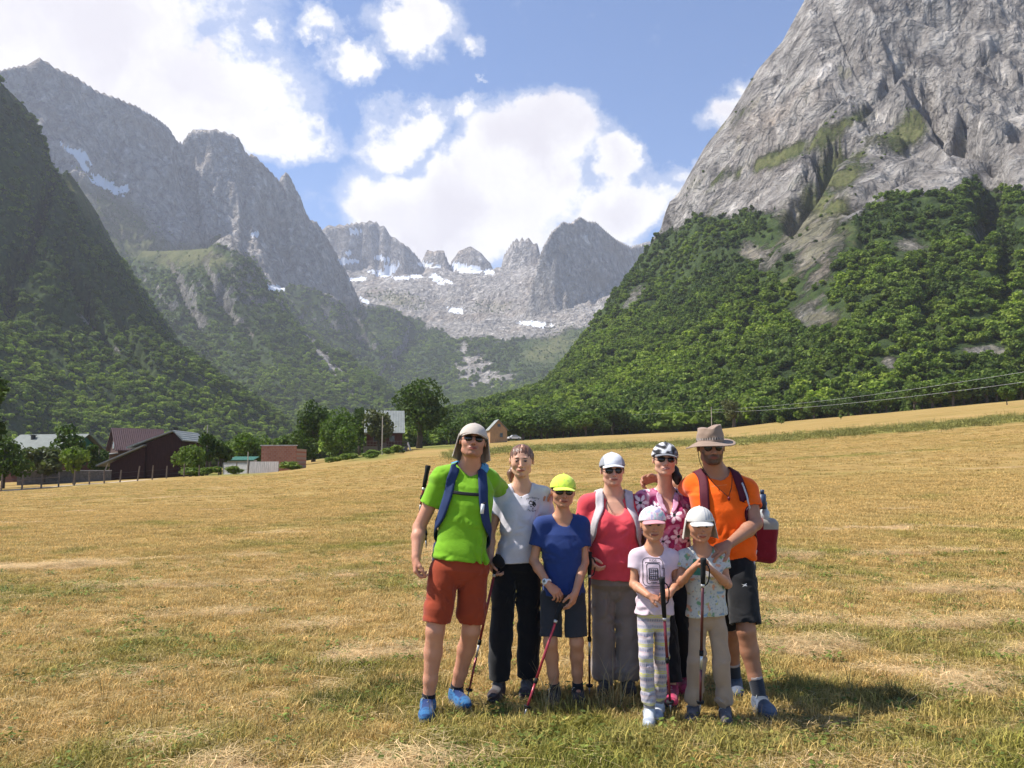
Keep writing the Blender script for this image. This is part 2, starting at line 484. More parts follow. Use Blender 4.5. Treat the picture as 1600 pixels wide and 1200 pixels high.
# --- far left and cirque
tl2 = np.interp(MPX, [-200, 0, 60, 140, 145, 160, 200, 240, 300, 345, 360, 400, 420, 440, 470, 500, 540, 560, 600, 640, 680, 720, 800, 860, 900], [60, 60, 60, 60, 290, 300, 322, 362, 384, 372, 385, 405, 440, 452, 442, 452, 468, 475, 476, 492, 512, 528, 526, 524, 510])
tl2 = np.where((MPX < 150) & (MY > 2250), 330, tl2)
grey = sstep(18, -10, MPY - tl2 + 14 * nzB + 10 * nzA) * (MY > 1900)
rock_l = np.clip(grey * sstep(-0.5, 0.3, 0.9 - nz + 0.2 * nzA + 0.25), 0, 1)
rock_l = np.maximum(rock_l, rock * (MY > 1900) * 0.55)
streak = (blob(MPX, MPY, 505, 560, 60, 7, 1.0) + blob(MPX, MPY, 735, 570, 42, 26, 1.1) + blob(MPX, MPY, 770, 590, 40, 20) * .8 + blob(MPX, MPY, 530, 580, 40, 6, 1.0) + blob(MPX, MPY, 160, 525, 60, 5, .75) + blob(MPX, MPY, 280, 560, 50, 5, .8) + blob(MPX, MPY, 395, 655, 24, 4, .9))
rock_l = np.clip(np.maximum(rock_l, streak * (0.7 + 1.6 * nzA + nzC)), 0, 1)
ROCK = np.where(right, np.maximum(rock_r * (1 - 0.85 * np.clip(meadowy, 0, 1)), opening * 0.8), rock_l)
# --- alpine turf
turf_l = (blob(MPX, MPY, 175, 325, 70, 30, .6) * 1.8 + blob(MPX, MPY, 245, 392, 85, 22, .2) * 1.3 + blob(MPX, MPY, 330, 400, 30, 12, .3) + blob(MPX, MPY, 620, 468, 45, 12, .2) + blob(MPX, MPY, 770, 480, 40, 12) * .7 + blob(MPX, MPY, 860, 545, 60, 26, -.4) + blob(MPX, MPY, 10, 150, 30, 24) + blob(MPX, MPY, 580, 520, 60, 10, .3) * .5)
patchy = sstep(0.30, 0.50, fbm(MX, MY, 42, 4, .6, 203) + 0.25 * nzC) * 0.7
TURF = np.where(right, np.clip(meadowy + opening * 0.7 + patchy * sstep(640, 560, MPY) * (MPX > 900), 0, 1), np.clip(turf_l * (0.9 + 0.9 * nzA) * (MY > 1000), 0, 1))
# --- snow lying in the cirque and under the left peaks
snow_s = [(118, 240, 26, 6, .55), (133, 262, 9, 5, .9), (165, 288, 34, 7, .45), (190, 298, 16, 5, -.3), (430, 450, 15, 5, .15), (555, 362, 16, 3, .2), (400, 366, 7, 4, 0),
          (537, 408, 9, 5, .3), (552, 408, 12, 3, 0), (560, 436, 14, 3, 0), (612, 420, 12, 9, -.5), (596, 428, 18, 4, .25), (630, 434, 14, 3, 0), (668, 414, 16, 4, .1), (684, 436, 12, 5, .6), (722, 418, 22, 6, .1), (740, 424, 22, 3, 0), (764, 425, 8, 4, 0),
          (712, 485, 13, 4, .1), (836, 506, 26, 4, .05), (570, 470, 9, 3, .5), (600, 405, 14, 3, .1), (650, 432, 10, 3, 0), (700, 440, 9, 2.5, .4), (545, 395, 6, 3, 0)]
sn = np.zeros_like(MX)
for (cx, cy, rx, ry, ro) in snow_s: sn = np.maximum(sn, blob(MPX, MPY, cx, cy, rx * 1.25, ry * 1.35, ro))
SNOW = sstep(0.50, 0.72, sn + 0.60 * nzC + 0.35 * nzA + 0.25 * ridged(MX, MY, 35, 3, .6, 171) - .05) * (MY > 1900) * (~right)
FOREST = np.clip(1 - ROCK * 1.15 - TURF * 1.1 - SNOW, 0, 1)
# scree and bare limestone floor of the cirque keeps a scatter of shrubs only
FOREST = FOREST * np.where(MY > 3350, 0.85, 1)

mm, nt, bs = new_mat('mountain ground')
g = attr(nt, 'mask'); sep = nt.add('ShaderNodeSeparateColor'); nt.link(g, sep.inputs[0])
mR, mT, mS = sep.outputs[0], sep.outputs[1], sep.outputs[2]
pos = nt.add('ShaderNodeNewGeometry').outputs['Position']
# strata and cracks of the limestone
warp = nt.add('ShaderNodeTexNoise'); nt.link(pos, warp.inputs['Vector']); warp.inputs['Scale'].default_value = 0.012; warp.inputs['Detail'].default_value = 5
wv2 = nt.vmath('SCALE', nt.vmath('SUBTRACT', warp.outputs['Color'], (.5, .5, .5)), s=70.0)
pw = nt.vmath('ADD', pos, wv2)
n1 = nt.noise(nt.scalevec(pw, (1, 1, 0.5)), scale=0.05, detail=11, rough=0.66)
rid = nt.noise(nt.scalevec(pw, (1, 1, 0.6)), scale=0.035, detail=9, rough=0.62, typ='RIDGED_MULTIFRACTAL', lac=2.2)
n2 = nt.noise(pos, scale=0.35, detail=6, rough=0.7)
n3 = nt.noise(pos, scale=0.006, detail=4, rough=0.55)
facet = nt.voronoi(nt.scalevec(pw, (1, 1, 0.75)), scale=0.075, feature='F1')
facet2 = nt.voronoi(nt.scalevec(pw, (1.3, 1, 0.6)), scale=0.21, feature='F1')
crack = nt.maprange(rid, 0.05, 0.45, 0.0, 1.0)
rk = nt.ramp(n1, [(0.34, (0.14, 0.13, 0.13)), (0.44, (0.31, 0.295, 0.285)), (0.53, (0.47, 0.45, 0.435)), (0.63, (0.68, 0.66, 0.64))])
rk = nt.mix(nt.maprange(n3, 0.50, 0.70, 0.0, 0.55), rk, (0.36, 0.28, 0.21, 1))
rk = nt.mix(1.0, rk, (1.04, 0.99, 0.93, 1), blend='MULTIPLY')
rk = nt.mix(nt.math('MULTIPLY', nt.math('SUBTRACT', 1.0, crack), 0.5), rk, (0.10, 0.095, 0.09, 1))
turf = nt.ramp(n2, [(0.3, (0.09, 0.095, 0.035)), (0.55, (0.165, 0.155, 0.065)), (0.75, (0.25, 0.21, 0.12))])
wood = nt.ramp(nt.noise(pos, scale=0.12, detail=5, rough=0.65), [(0.35, (0.022, 0.035, 0.012)), (0.6, (0.05, 0.075, 0.022)), (0.8, (0.075, 0.10, 0.03))])
edge = nt.math('MULTIPLY', nt.math('SUBTRACT', n2, 0.5), 0.9)
fR = nt.maprange(nt.math('ADD', mR, edge), 0.35, 0.62)
fT = nt.maprange(nt.math('ADD', mT, nt.math('ADD', edge, nt.math('MULTIPLY', nt.math('SUBTRACT', n1, 0.5), 1.6))), 0.34, 1.0, 0, 0.62)
col = nt.mix(fR, wood, rk)
col = nt.mix(fT, col, turf)
col = nt.mix(nt.maprange(nt.math('ADD', mS, nt.math('MULTIPLY', edge, 0.3)), 0.4, 0.55), col, (0.64, 0.66, 0.70, 1))
nt.link(col, bs.inputs['Base Color'])
bs.inputs['Roughness'].default_value = 0.95; bs.inputs['Specular IOR Level'].default_value = 0.1
hh = nt.math('ADD', nt.math('MULTIPLY', n1, 14.0), nt.math('ADD', nt.math('MULTIPLY', rid, 8.0), nt.math('ADD', nt.math('MULTIPLY', facet, -7.0), nt.math('MULTIPLY', facet2, -3.0))))
hh = nt.math('MULTIPLY', hh, nt.math('ADD', nt.math('MULTIPLY', fR, 0.9), 0.1))
hh = nt.math('ADD', hh, nt.math('MULTIPLY', n2, 1.2))
hh = nt.math('MULTIPLY', hh, nt.maprange(mS, 0.2, 0.8, 1.0, 0.1))
bump(nt, bs, hh, 1.0, 1.3)
MAT_MOUNT = mm
V = np.stack([MX, MY, MZ], -1).reshape(-1, 3)
mask = np.stack([ROCK, TURF, SNOW], -1).reshape(-1, 3)
me = mesh_np('mountains', V, MF, [MAT_MOUNT], True, cols={'mask': mask})
tag(obj('mountains', me), kind='structure')

# ------------------------------------------------------------------ meadow sheet
GX, GY, GF = polar_grid(math.radians(-75), math.radians(75), 420, 1.2, 300.0, 520, None)
GZ = meadow_z(GX, GY)
_r = np.hypot(GX, GY)
GZ = GZ - 0.5 * sstep(265, 300, _r)
# the wheel of green and straw: damp hollows stay green, windrows of cut hay are pale
def dry_mask(x, y):
    """0 green .. 1 straw"""
    r = np.hypot(x, y)
    a = fbm(x, y, 2.6, 4, 0.55, 101); b = fbm(x * 0.35, y, 7.0, 3, 0.55, 105); c = fbm(x, y, 0.7, 3, 0.6, 108)
    d = 0.56 + 0.75 * a + 0.60 * b + 0.35 * c + 0.34 * sstep(7, 22, r)
    d = d - 0.28 * np.exp(-((y - 4.9) / 1.1) ** 2) * sstep(-1.6, 0.4, x)       # greener turf by the group
    return np.clip(d, 0, 1)
HAY = [(-.98, 10.5, .35, 1.6, .1), (-1.1, 13.5, .4, 2.2, .05), (.9, 9.0, 1.2, .22, .05), (-2.6, 6.2, .7, .16, .3), (-3.3, 8.6, 1.1, .22, .15), (-4.6, 10.5, 1.4, .22, .1), (3.2, 6.0, .8, .18, -.1), (4.6, 6.6, .9, .2, .1), (2.9, 10.6, 1.6, .25, -.05), (6.5, 12.5, 2.2, .3, .05), (-2.0, 4.6, .6, .14, .2), (1.7, 4.25, .5, .12, -.1), (-0.95, 6.6, 0.75, 0.34, .15), (-0.62, 4.3, 0.55, 0.22, .1), (-1.15, 7.7, .5, .2, 0), (-1.3, 4.25, .5, .2, 0), (2.2, 6.9, 1.0, 0.42, -.1), (3.4, 12.5, 1.6, .5, 0), (1.9, 7.9, 1.5, .35, -.1), (4.3, 7.6, 1.6, .35, .05),
       (-1.9, 7.9, .5, .22, 0), (5.5, 9.4, 2.0, .4, 0), (-1.0, 17, .8, 3.0, 0), (-1.2, 26, 1.4, 5, 0), (3.0, 5.6, .35, .3, 0), (-3.0, 11, 1.2, .3, .2), (-5.5, 14, 2, .4, .2), (7, 16, 3, .6, 0), (2.5, 9.0, .8, .25, 0)]
def hay_mask(x, y):
    m = np.zeros_like(x)
    for (cx, cy, rx, ry, ro) in HAY: m = np.maximum(m, blob(x, y, cx, cy, rx, ry, ro))
    m = m * (0.72 + 0.9 * fbm(x, y, 0.45, 3, 0.6, 121) + 0.7 * fbm(x, y, 1.6, 3, .6, 122)) + 0.16 * fbm(x, y, 0.8, 3, 0.6, 123)
    rows = 0.5 + 0.5 * np.sin((y + 0.16 * x + 1.5 * perlin(x / 13, y / 13, 130)) * 2 * np.pi / 5.2)
    m = m + 0.75 * sstep(0.62, 1.0, rows) * sstep(8, 14, np.hypot(x, y)) * sstep(-0.1, 0.5, fbm(x * .5, y, 5, 3, .5, 133))
    return np.clip(m, 0, 1)
DM = dry_mask(GX, GY); HM = hay_mask(GX, GY)
# a green unmown strip crossing the far meadow, and green around the farm
gpx, gpy = to_px(GX, GY, GZ)
stripy = np.interp(gpx, [600, 700, 820, 1000, 1160, 1250, 1350, 1450, 1600, 1800], [730, 712, 702, 697, 690, 684, 675, 668, 655, 640])
strip = np.exp(-((gpy - stripy) / 4.5) ** 2) * sstep(560, 820, gpx) * sstep(40, 70, GY)
farm = np.exp(-((gpx - 560) / 70) ** 2 - ((gpy - 712) / 9) ** 2) + np.exp(-((gpx - 330) / 120) ** 2 - ((gpy - 741) / 4) ** 2) * .8 + np.exp(-((gpx - 690) / 60) ** 2 - ((gpy - 698) / 4) ** 2) * .8
far_edge = sstep(20, 2, gpy - np.interp(gpx, [0, 400, 640, 800, 1100, 1200, 1400, 1600], [735, 722, 694, 688, 668, 662, 640, 622])) * sstep(60, 90, GY) * 0.25
STRIP = np.clip(strip * (0.8 + fbm(GX, GY, 9, 3, .5, 140)) + farm + far_edge, 0, 1)
gm, nt, bs = new_mat('mown meadow')
g = attr(nt, 'mask'); sep = nt.add('ShaderNodeSeparateColor'); nt.link(g, sep.inputs[0])
pos = nt.add('ShaderNodeNewGeometry').outputs['Position']
na_ = nt.noise(pos, scale=9.0, detail=8, rough=0.7)
nb_ = nt.noise(nt.scalevec(pos, (0.30, 1.0, 1.0)), scale=0.35, detail=9, rough=0.68)
nc_ = nt.noise(pos, scale=55.0, detail=4, rough=0.7)
nd_ = nt.noise(nt.scalevec(pos, (0.12, 0.6, 1.0)), scale=0.22, detail=7, rough=0.66)
straw = nt.ramp(nt.math('ADD', nt.math('MULTIPLY', na_, 0.45), nt.math('MULTIPLY', nb_, 0.55)), [(0.32, (0.20, 0.120, 0.036)), (0.48, (0.285, 0.195, 0.066)), (0.62, (0.36, 0.262, 0.102)), (0.78, (0.48, 0.365, 0.175))])
straw = nt.mix(nt.maprange(nd_, 0.46, 0.66, 0, 0.5), straw, (0.43, 0.27, 0.115, 1))
green = nt.ramp(na_, [(0.3, (0.07, 0.075, 0.014)), (0.55, (0.15, 0.145, 0.03)), (0.75, (0.24, 0.21, 0.06))])
col = nt.mix(nt.maprange(nt.math('ADD', sep.outputs[0], nt.math('MULTIPLY', nt.math('SUBTRACT', na_, .5), 0.8)), 0.15, 0.75), green, straw)
hayc = nt.ramp(nc_, [(0.3, (0.33, 0.20, 0.09)), (0.7, (0.60, 0.43, 0.24))])
col = nt.mix(nt.maprange(nt.math('ADD', sep.outputs[1], nt.math('MULTIPLY', nt.math('SUBTRACT', na_, .5), 0.7)), 0.40, 0.75, 0, 0.85), col, hayc)
lush = nt.ramp(na_, [(0.3, (0.11, 0.115, 0.03)), (0.6, (0.22, 0.21, 0.06)), (0.8, (0.33, 0.29, 0.10))])
col = nt.mix(nt.maprange(nt.math('ADD', sep.outputs[2], nt.math('MULTIPLY', nt.math('SUBTRACT', nb_, .5), 0.8)), 0.3, 0.8), col, lush)
nt.link(col, bs.inputs['Base Color']); bs.inputs['Roughness'].default_value = 1.0; bs.inputs['Specular IOR Level'].default_value = 0.05
hh = nt.math('ADD', nt.math('MULTIPLY', nc_, 0.03), nt.math('ADD', nt.math('MULTIPLY', na_, 0.10), nt.math('MULTIPLY', nb_, 0.5)))
bump(nt, bs, hh, 0.55, 1.0)
MAT_MEADOW = gm
mask = np.stack([DM, HM, STRIP], -1).reshape(-1, 3)
me = mesh_np('meadow', np.stack([GX, GY, GZ], -1).reshape(-1, 3), GF, [gm], True, cols={'mask': mask})
tag(obj('meadow', me), kind='structure')

# ------------------------------------------------------------------ leaf material and tree crowns
def leaf_mat(name, dark, mid, light, tint_attr=True):
    m, nt, bs = new_mat(name)
    rnd = nt.add('ShaderNodeObjectInfo').outputs['Random']
    c = nt.ramp(rnd, [(0.0, dark), (0.5, mid), (1.0, light)])
    t = attr(nt, 'shade')       # per leaf clump variation baked in the mesh
    sp = nt.add('ShaderNodeSeparateColor'); nt.link(t, sp.inputs[0])
    c2 = nt.mix(1.0, c, nt.ramp(sp.outputs[0], [(0, (0.72, 0.74, 0.66)), (1, (1.28, 1.24, 1.12))]), blend='MULTIPLY')
    if tint_attr:
        ti = nt.add('ShaderNodeAttribute'); ti.attribute_name = 'tint'; ti.attribute_type = 'INSTANCER'
        c2 = nt.mix(1.0, c2, ti.outputs['Color'], blend='MULTIPLY')
    nt.link(c2, bs.inputs['Base Color'])
    bs.inputs['Roughness'].default_value = 0.75
    bs.inputs['Specular IOR Level'].default_value = 0.2
    tr = nt.add('ShaderNodeBsdfTranslucent'); nt.link(nt.mix(1.0, c2, (1.1, 1.35, 0.5, 1), blend='MULTIPLY'), tr.inputs[0])
    mx = nt.add('ShaderNodeMixShader'); mx.inputs[0].default_value = 0.28
    out = [n for n in nt.n if n.type == 'OUTPUT_MATERIAL'][0]
    nt.link(bs.outputs[0], mx.inputs[1]); nt.link(tr.outputs[0], mx.inputs[2]); nt.link(mx.outputs[0], out.inputs[0])
    return m

def bark_mat():
    m, nt, bs = new_mat('bark')
    tcn = nt.add('ShaderNodeTexCoord').outputs['Object']
    n = nt.noise(nt.scalevec(tcn, (3, 3, 0.6)), scale=3, detail=8, rough=0.7)
    nt.link(nt.ramp(n, [(0.3, (0.035, 0.027, 0.02)), (0.7, (0.14, 0.115, 0.09))]), bs.inputs['Base Color'])
    bs.inputs['Roughness'].default_value = 0.95
    bump(nt, bs, n, 0.8, 0.05)
    return m
M_BARK = bark_mat()
M_LEAF_FOREST = leaf_mat('forest leaves', (0.072, 0.108, 0.020), (0.120, 0.172, 0.030), (0.190, 0.240, 0.045))

def leaf_quads(P, Nrm, size, rng, aspect=0.7, spread=0.9):
    """quads centred on P, roughly facing Nrm with random tilt"""
    n = len(P)
    d = Nrm + spread * rng.normal(size=(n, 3)); d /= np.linalg.norm(d, axis=1, keepdims=True) + 1e-9
    a = np.cross(d, rng.normal(size=(n, 3))); a /= np.linalg.norm(a, axis=1, keepdims=True) + 1e-9
    b = np.cross(d, a)
    s = (size * (0.6 + 0.8 * rng.rand(n)))[:, None]
    c = [P + a * s + b * s * aspect * 0.15, P + b * s * aspect, P - a * s - b * s * 0.1, P - b * s * aspect]
    V = np.stack(c, 1).reshape(-1, 3)
    F = np.arange(4 * n).reshape(n, 4)
    return V, F

def crown_points(rng, n, lobes, rx, rz):
    """points over the surface of a cluster of lobes with gaps between them"""
    L = []
    for i in range(lobes):
        u = rng.normal(size=3); u /= np.linalg.norm(u)
        k = 0.35 + 0.4 * rng.rand()
        L.append((u * np.array([rx * k, rx * k, rz * k * 1.05]), (0.34 + 0.22 * rng.rand()) * min(rx, rz)))
    P = []; N = []
    per = n // lobes
    for c, r in L:
        u = rng.normal(size=(per, 3)); u /= np.linalg.norm(u, axis=1, keepdims=True)
        rad = r * (0.72 + 0.42 * rng.rand(per))[:, None]
        P.append(c + u * rad * np.array([1, 1, 0.85])); N.append(u)
    return np.concatenate(P), np.concatenate(N), L

def ico(sub=1):
    bm = bmesh.new(); bmesh.ops.create_icosphere(bm, subdivisions=sub, radius=1.0)
    bm.verts.ensure_lookup_table()
    V = np.array([v.co[:] for v in bm.verts]); F = np.array([[v.index for v in f.verts] for f in bm.faces]); bm.free()
    return V, F

def forest_tree(seed, n=240, lobes=9, h=1.0, r=0.42, leaf=0.085, conifer=False):
    """a unit tree (height 1): returns verts, tris/quads as list, shade"""
    rng = np.random.RandomState(seed)
    if not conifer:
        P, N, L = crown_points(rng, n, lobes, r, 0.40)
        P[:, 2] += 0.56
        Vq, Fq = leaf_quads(P, N, leaf, rng)
        sh = np.repeat(rng.rand(len(P)), 4)
    else:
        k = rng.rand(n) ** 0.6; z = 0.12 + 0.88 * (1 - k); rr = (1.02 - z) * 0.27 * (0.6 + 0.5 * rng.rand(n)); a = rng.rand(n) * 6.283
        P = np.stack([rr * np.cos(a), rr * np.sin(a), z], 1); N = np.stack([np.cos(a), np.sin(a), 0.6 + 0 * a], 1)
        Vq, Fq = leaf_quads(P, N, leaf * 0.9, rng, spread=0.5)
        sh = np.repeat(rng.rand(len(P)) * 0.5, 4); L = [(np.array([0, 0, 0.0]), 0.13)]
    Vs = [Vq]; Fs = [Fq]; S = [sh]; off = len(Vq)
    iv, fi = ico(1)
    fi4 = np.concatenate([fi, fi[:, 2:3]], 1)
    for c, rad in L:
        cc = np.array(c) + np.array([0, 0, 0.56 if not conifer else 0.4])
        sc = np.array([1, 1, 0.85]) * rad * 0.8 if not conifer else np.array([0.12, 0.12, 0.42])
        v = iv * sc * (1 + 0.25 * rng.normal(size=(len(iv), 1))) + cc
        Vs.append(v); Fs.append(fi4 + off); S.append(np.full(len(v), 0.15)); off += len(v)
    V = np.concatenate(Vs); S = np.concatenate(S)
    faces = [tuple(f) for f in np.concatenate([Fq])] + [tuple(f[:3]) for F in Fs[1:] for f in F]
    return V, faces, S

proto_col = bpy.data.collections.new('forest kinds')     # never linked to the scene: only the scatter reads it
NKIND = 8
for k in range(NKIND):
    con = k >= 7
    V, F, S = forest_tree(100 + k, n=380 if k < 5 else 280, leaf=.068, lobes=[12, 9, 14, 11, 13, 8, 15, 8][k], r=[.42, .36, .46, .40, .44, .34, .48, .4][k], conifer=con)
    me = mesh_np('forest_kind', V, F, [M_LEAF_FOREST], False, cols={'shade': np.stack([S, S, S], 1)})
    o = bpy.data.objects.new('forest_kind_%02d' % k, me); proto_col.objects.link(o)

def scatter(name, pts, scl, rot, kind, tint, coll, label=None, tilt=None):
    """one 'stuff' object: points that carry an instance each"""
    me = bpy.data.meshes.new(name)
    me.vertices.add(len(pts)); me.vertices.foreach_set('co', np.asarray(pts, np.float32).ravel())
    def at(n, t, arr, key='value'):
        a = me.attributes.new(n, t, 'POINT'); a.data.foreach_set(key, np.ascontiguousarray(arr).ravel())
    at('scl', 'FLOAT_VECTOR', np.asarray(scl, np.float32), 'vector')
    rr = np.zeros((len(pts), 3), np.float32)
    if tilt is not None: rr[:, 0] = tilt[:, 0]; rr[:, 1] = tilt[:, 1]
    rr[:, 2] = rot
    at('rot', 'FLOAT_VECTOR', rr, 'vector')
    at('kind', 'INT', np.asarray(kind, np.int32))
    tint = np.asarray(tint, np.float32); tint = np.concatenate([tint, np.ones((len(tint), 1), np.float32)], 1)
    at('tint', 'FLOAT_COLOR', tint, 'color')
    o = obj(name, me)
    ng = bpy.data.node_groups.new(name + ' scatter', 'GeometryNodeTree')
    ng.interface.new_socket('Geometry', in_out='INPUT', socket_type='NodeSocketGeometry')
    ng.interface.new_socket('Geometry', in_out='OUTPUT', socket_type='NodeSocketGeometry')
    n = ng.nodes; gi = n.new('NodeGroupInput'); go = n.new('NodeGroupOutput')
    ci = n.new('GeometryNodeCollectionInfo'); ci.inputs[0].default_value = coll
    ci.inputs['Separate Children'].default_value = True; ci.inputs['Reset Children'].default_value = True
    ip = n.new('GeometryNodeInstanceOnPoints')
    def na(nm, t):
        a = n.new('GeometryNodeInputNamedAttribute'); a.data_type = t; a.inputs[0].default_value = nm
        return a.outputs[0]
    ng.links.new(gi.outputs[0], ip.inputs['Points'])
    ng.links.new(ci.outputs[0], ip.inputs['Instance'])
    ip.inputs['Pick Instance'].default_value = True
    ng.links.new(na('kind', 'INT'), ip.inputs['Instance Index'])
    ng.links.new(na('rot', 'FLOAT_VECTOR'), ip.inputs['Rotation'])
    ng.links.new(na('scl', 'FLOAT_VECTOR'), ip.inputs['Scale'])
    ng.links.new(ip.outputs[0], go.inputs[0])
    md = o.modifiers.new('scatter', 'NODES'); md.node_group = ng
    tag(o, label=label, kind='stuff')
    return o

# ------------------------------------------------------------------ woods on the slopes
_rngf = np.random.RandomState(11)
_el = (MZ + 6.0 - CAM_H) / np.hypot(MX, MY)
_run = np.maximum.accumulate((MZ - CAM_H) / np.hypot(MX, MY), axis=0)
_run = np.concatenate([np.full((1, MX.shape[1]), -1.0), _run[:-1]], 0)
VIS = (_el > _run - 0.004)
_a = MX[1:, 1:] - MX[:-1, :-1]
P00 = np.stack([MX, MY, MZ], -1)
e1 = P00[1:, :-1] - P00[:-1, :-1]; e2 = P00[:-1, 1:] - P00[:-1, :-1]
AREA = np.linalg.norm(np.cross(e1, e2), axis=-1)
HAREA = AREA * np.clip(MN[:-1, :-1, 2], 0.35, 1)
dd = np.hypot(MX, MY)[:-1, :-1]
spacing = np.interp(dd, [250, 600, 1500, 3000, 5000], [4.4, 4.6, 7.8, 11.5, 20.0])
pr = np.clip(FOREST[:-1, :-1], 0, 1)
thin_ = np.where(right[:-1, :-1], 1.0, 1.0)
expct = HAREA / spacing ** 2 * sstep(0.30, 0.62, pr) * VIS[:-1, :-1] * 1.25
# a few bushes on ledges and turf
expct = expct + HAREA / 15.0 ** 2 * 0.7 * (TURF[:-1, :-1] > 0.25) * VIS[:-1, :-1]
nn = _rngf.poisson(expct)
ii, jj = np.nonzero(nn)
rep = nn[ii, jj]; ii = np.repeat(ii, rep); jj = np.repeat(jj, rep)
u = _rngf.rand(len(ii)); v = _rngf.rand(len(ii))
def bil(A): return (A[ii, jj] * (1 - u) + A[ii + 1, jj] * u) * (1 - v) + (A[ii, jj + 1] * (1 - u) + A[ii + 1, jj + 1] * u) * v
fx, fy, fz = bil(MX), bil(MY), bil(MZ)
keep = (np.hypot(fx, fy) > 285) & (np.abs(fx / fy) < 0.72)
fx, fy, fz = fx[keep], fy[keep], fz[keep]
ii, jj = ii[keep], jj[keep]
fd = np.hypot(fx, fy)
turf_here = TURF[ii, jj] > 0.25
hgt = np.interp(fd, [250, 600, 1500, 3000, 5000], [8.0, 7.4, 11.2, 15.0, 24]) * (0.50 + 0.85 * _rngf.rand(len(fx)) ** 1.3) * (1 + 0.25 * fbm(fx, fy, 60, 2, .5, 150))
slope_thin = sstep(0.9, 0.45, MN[ii, jj, 2])
hgt *= np.where(turf_here, 0.42, 1.0) * (1 - 0.25 * slope_thin)
wid = hgt * (0.95 + 0.35 * _rngf.rand(len(fx)))
kind = _rngf.randint(0, 7, len(fx))
spx, spy = to_px(fx, fy, fz)
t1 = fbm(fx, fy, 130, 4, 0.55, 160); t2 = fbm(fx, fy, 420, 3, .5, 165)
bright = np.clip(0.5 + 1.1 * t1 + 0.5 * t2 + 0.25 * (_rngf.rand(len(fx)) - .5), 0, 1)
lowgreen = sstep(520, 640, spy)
foot = sstep(0, 60, spy - np.interp(spx, [0, 100, 200, 300, 400, 500], [440, 500, 548, 600, 625, 640])) * (spx < 560)  # sunlit look of the left foothill painted in: lighter leaf tint below this line
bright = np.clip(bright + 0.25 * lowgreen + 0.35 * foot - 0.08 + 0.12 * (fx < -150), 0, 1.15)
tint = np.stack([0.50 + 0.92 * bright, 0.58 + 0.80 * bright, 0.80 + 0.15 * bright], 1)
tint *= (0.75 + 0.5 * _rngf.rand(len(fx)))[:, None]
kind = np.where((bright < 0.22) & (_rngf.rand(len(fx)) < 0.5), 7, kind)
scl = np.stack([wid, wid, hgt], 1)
pts = np.stack([fx, fy, fz - 0.18 * hgt], 1)
isr = fx > np.interp(fy, [0, 1500, 5000], [-120, -120, 300])
rot = _rngf.rand(len(fx)) * 6.283
print('forest instances', len(fx), isr.sum())
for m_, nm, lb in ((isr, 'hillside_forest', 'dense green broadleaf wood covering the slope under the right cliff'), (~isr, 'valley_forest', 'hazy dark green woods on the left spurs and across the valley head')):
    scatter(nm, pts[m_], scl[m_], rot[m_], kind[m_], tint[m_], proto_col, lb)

# ------------------------------------------------------------------ farm buildings and trees
def plain(name, col, rough=0.8, spec=0.3, noise=0.15, nscale=6.0, metal=0.0, streak=None, bumpd=0.0):
    m, nt, bs = new_mat(name)
    tcn = nt.add('ShaderNodeTexCoord').outputs['Object']
    v = nt.scalevec(tcn, streak) if streak else tcn
    n = nt.noise(v, scale=nscale, detail=6, rough=0.65)
    c = np.array(col[:3])
    nt.link(nt.ramp(n, [(0.25, tuple(c * (1 - noise))), (0.75, tuple(np.minimum(c * (1 + noise), 1)))]), bs.inputs['Base Color'])
    bs.inputs['Roughness'].default_value = rough; bs.inputs['Specular IOR Level'].default_value = spec; bs.inputs['Metallic'].default_value = metal
    if bumpd: bump(nt, bs, n, 0.6, bumpd)
    return m

def planks(name, col, horiz=False, width=0.2):
    m, nt, bs = new_mat(name)
    tcn = nt.add('ShaderNodeTexCoord').outputs['Object']
    n = nt.noise(nt.scalevec(tcn, (1, 1, 8) if horiz else (6, 6, 0.7)), scale=1.5, detail=6, rough=0.7)
    sp = nt.add('ShaderNodeSeparateXYZ'); nt.link(tcn, sp.inputs[0])
    ax = sp.outputs[2] if horiz else nt.math('ADD', sp.outputs[0], sp.outputs[1])
    fr = nt.math('FRACT', nt.math('DIVIDE', ax, width))
    gap = nt.maprange(nt.math('ABSOLUTE', nt.math('SUBTRACT', fr, 0.5)), 0.42, 0.5, 1.0, 0.35)
    c = np.array(col)
    cc = nt.mix(1.0, nt.ramp(n, [(0.3, tuple(c * 0.65)), (0.7, tuple(c * 1.3))]), nt.ramp(gap, [(0, (0, 0, 0)), (1, (1, 1, 1))]), blend='MULTIPLY')
    nt.link(cc, bs.inputs['Base Color']); bs.inputs['Roughness'].default_value = 0.85
    return m

def brick_mat():
    m, nt, bs = new_mat('hollow brick')
    tcn = nt.add('ShaderNodeTexCoord').outputs['Object']
    b = nt.add('ShaderNodeTexBrick'); nt.link(nt.vmath('ADD', tcn, (0, 0, 0)), b.inputs['Vector'])
    mp = nt.n.new('ShaderNodeMapping'); mp.inputs['Rotation'].default_value = (math.pi / 2, 0, 0); nt.link(tcn, mp.inputs[0]); nt.link(mp.outputs[0], b.inputs['Vector'])
    b.inputs['Scale'].default_value = 1.0; b.inputs['Brick Width'].default_value = 0.5; b.inputs['Row Height'].default_value = 0.28; b.inputs['Mortar Size'].default_value = 0.025
    b.inputs['Color1'].default_value = (0.34, 0.125, 0.075, 1); b.inputs['Color2'].default_value = (0.42, 0.18, 0.11, 1); b.inputs['Mortar'].default_value = (0.36, 0.24, 0.18, 1)
    nt.link(b.outputs[0], bs.inputs['Base Color']); bs.inputs['Roughness'].default_value = 0.9
    return m

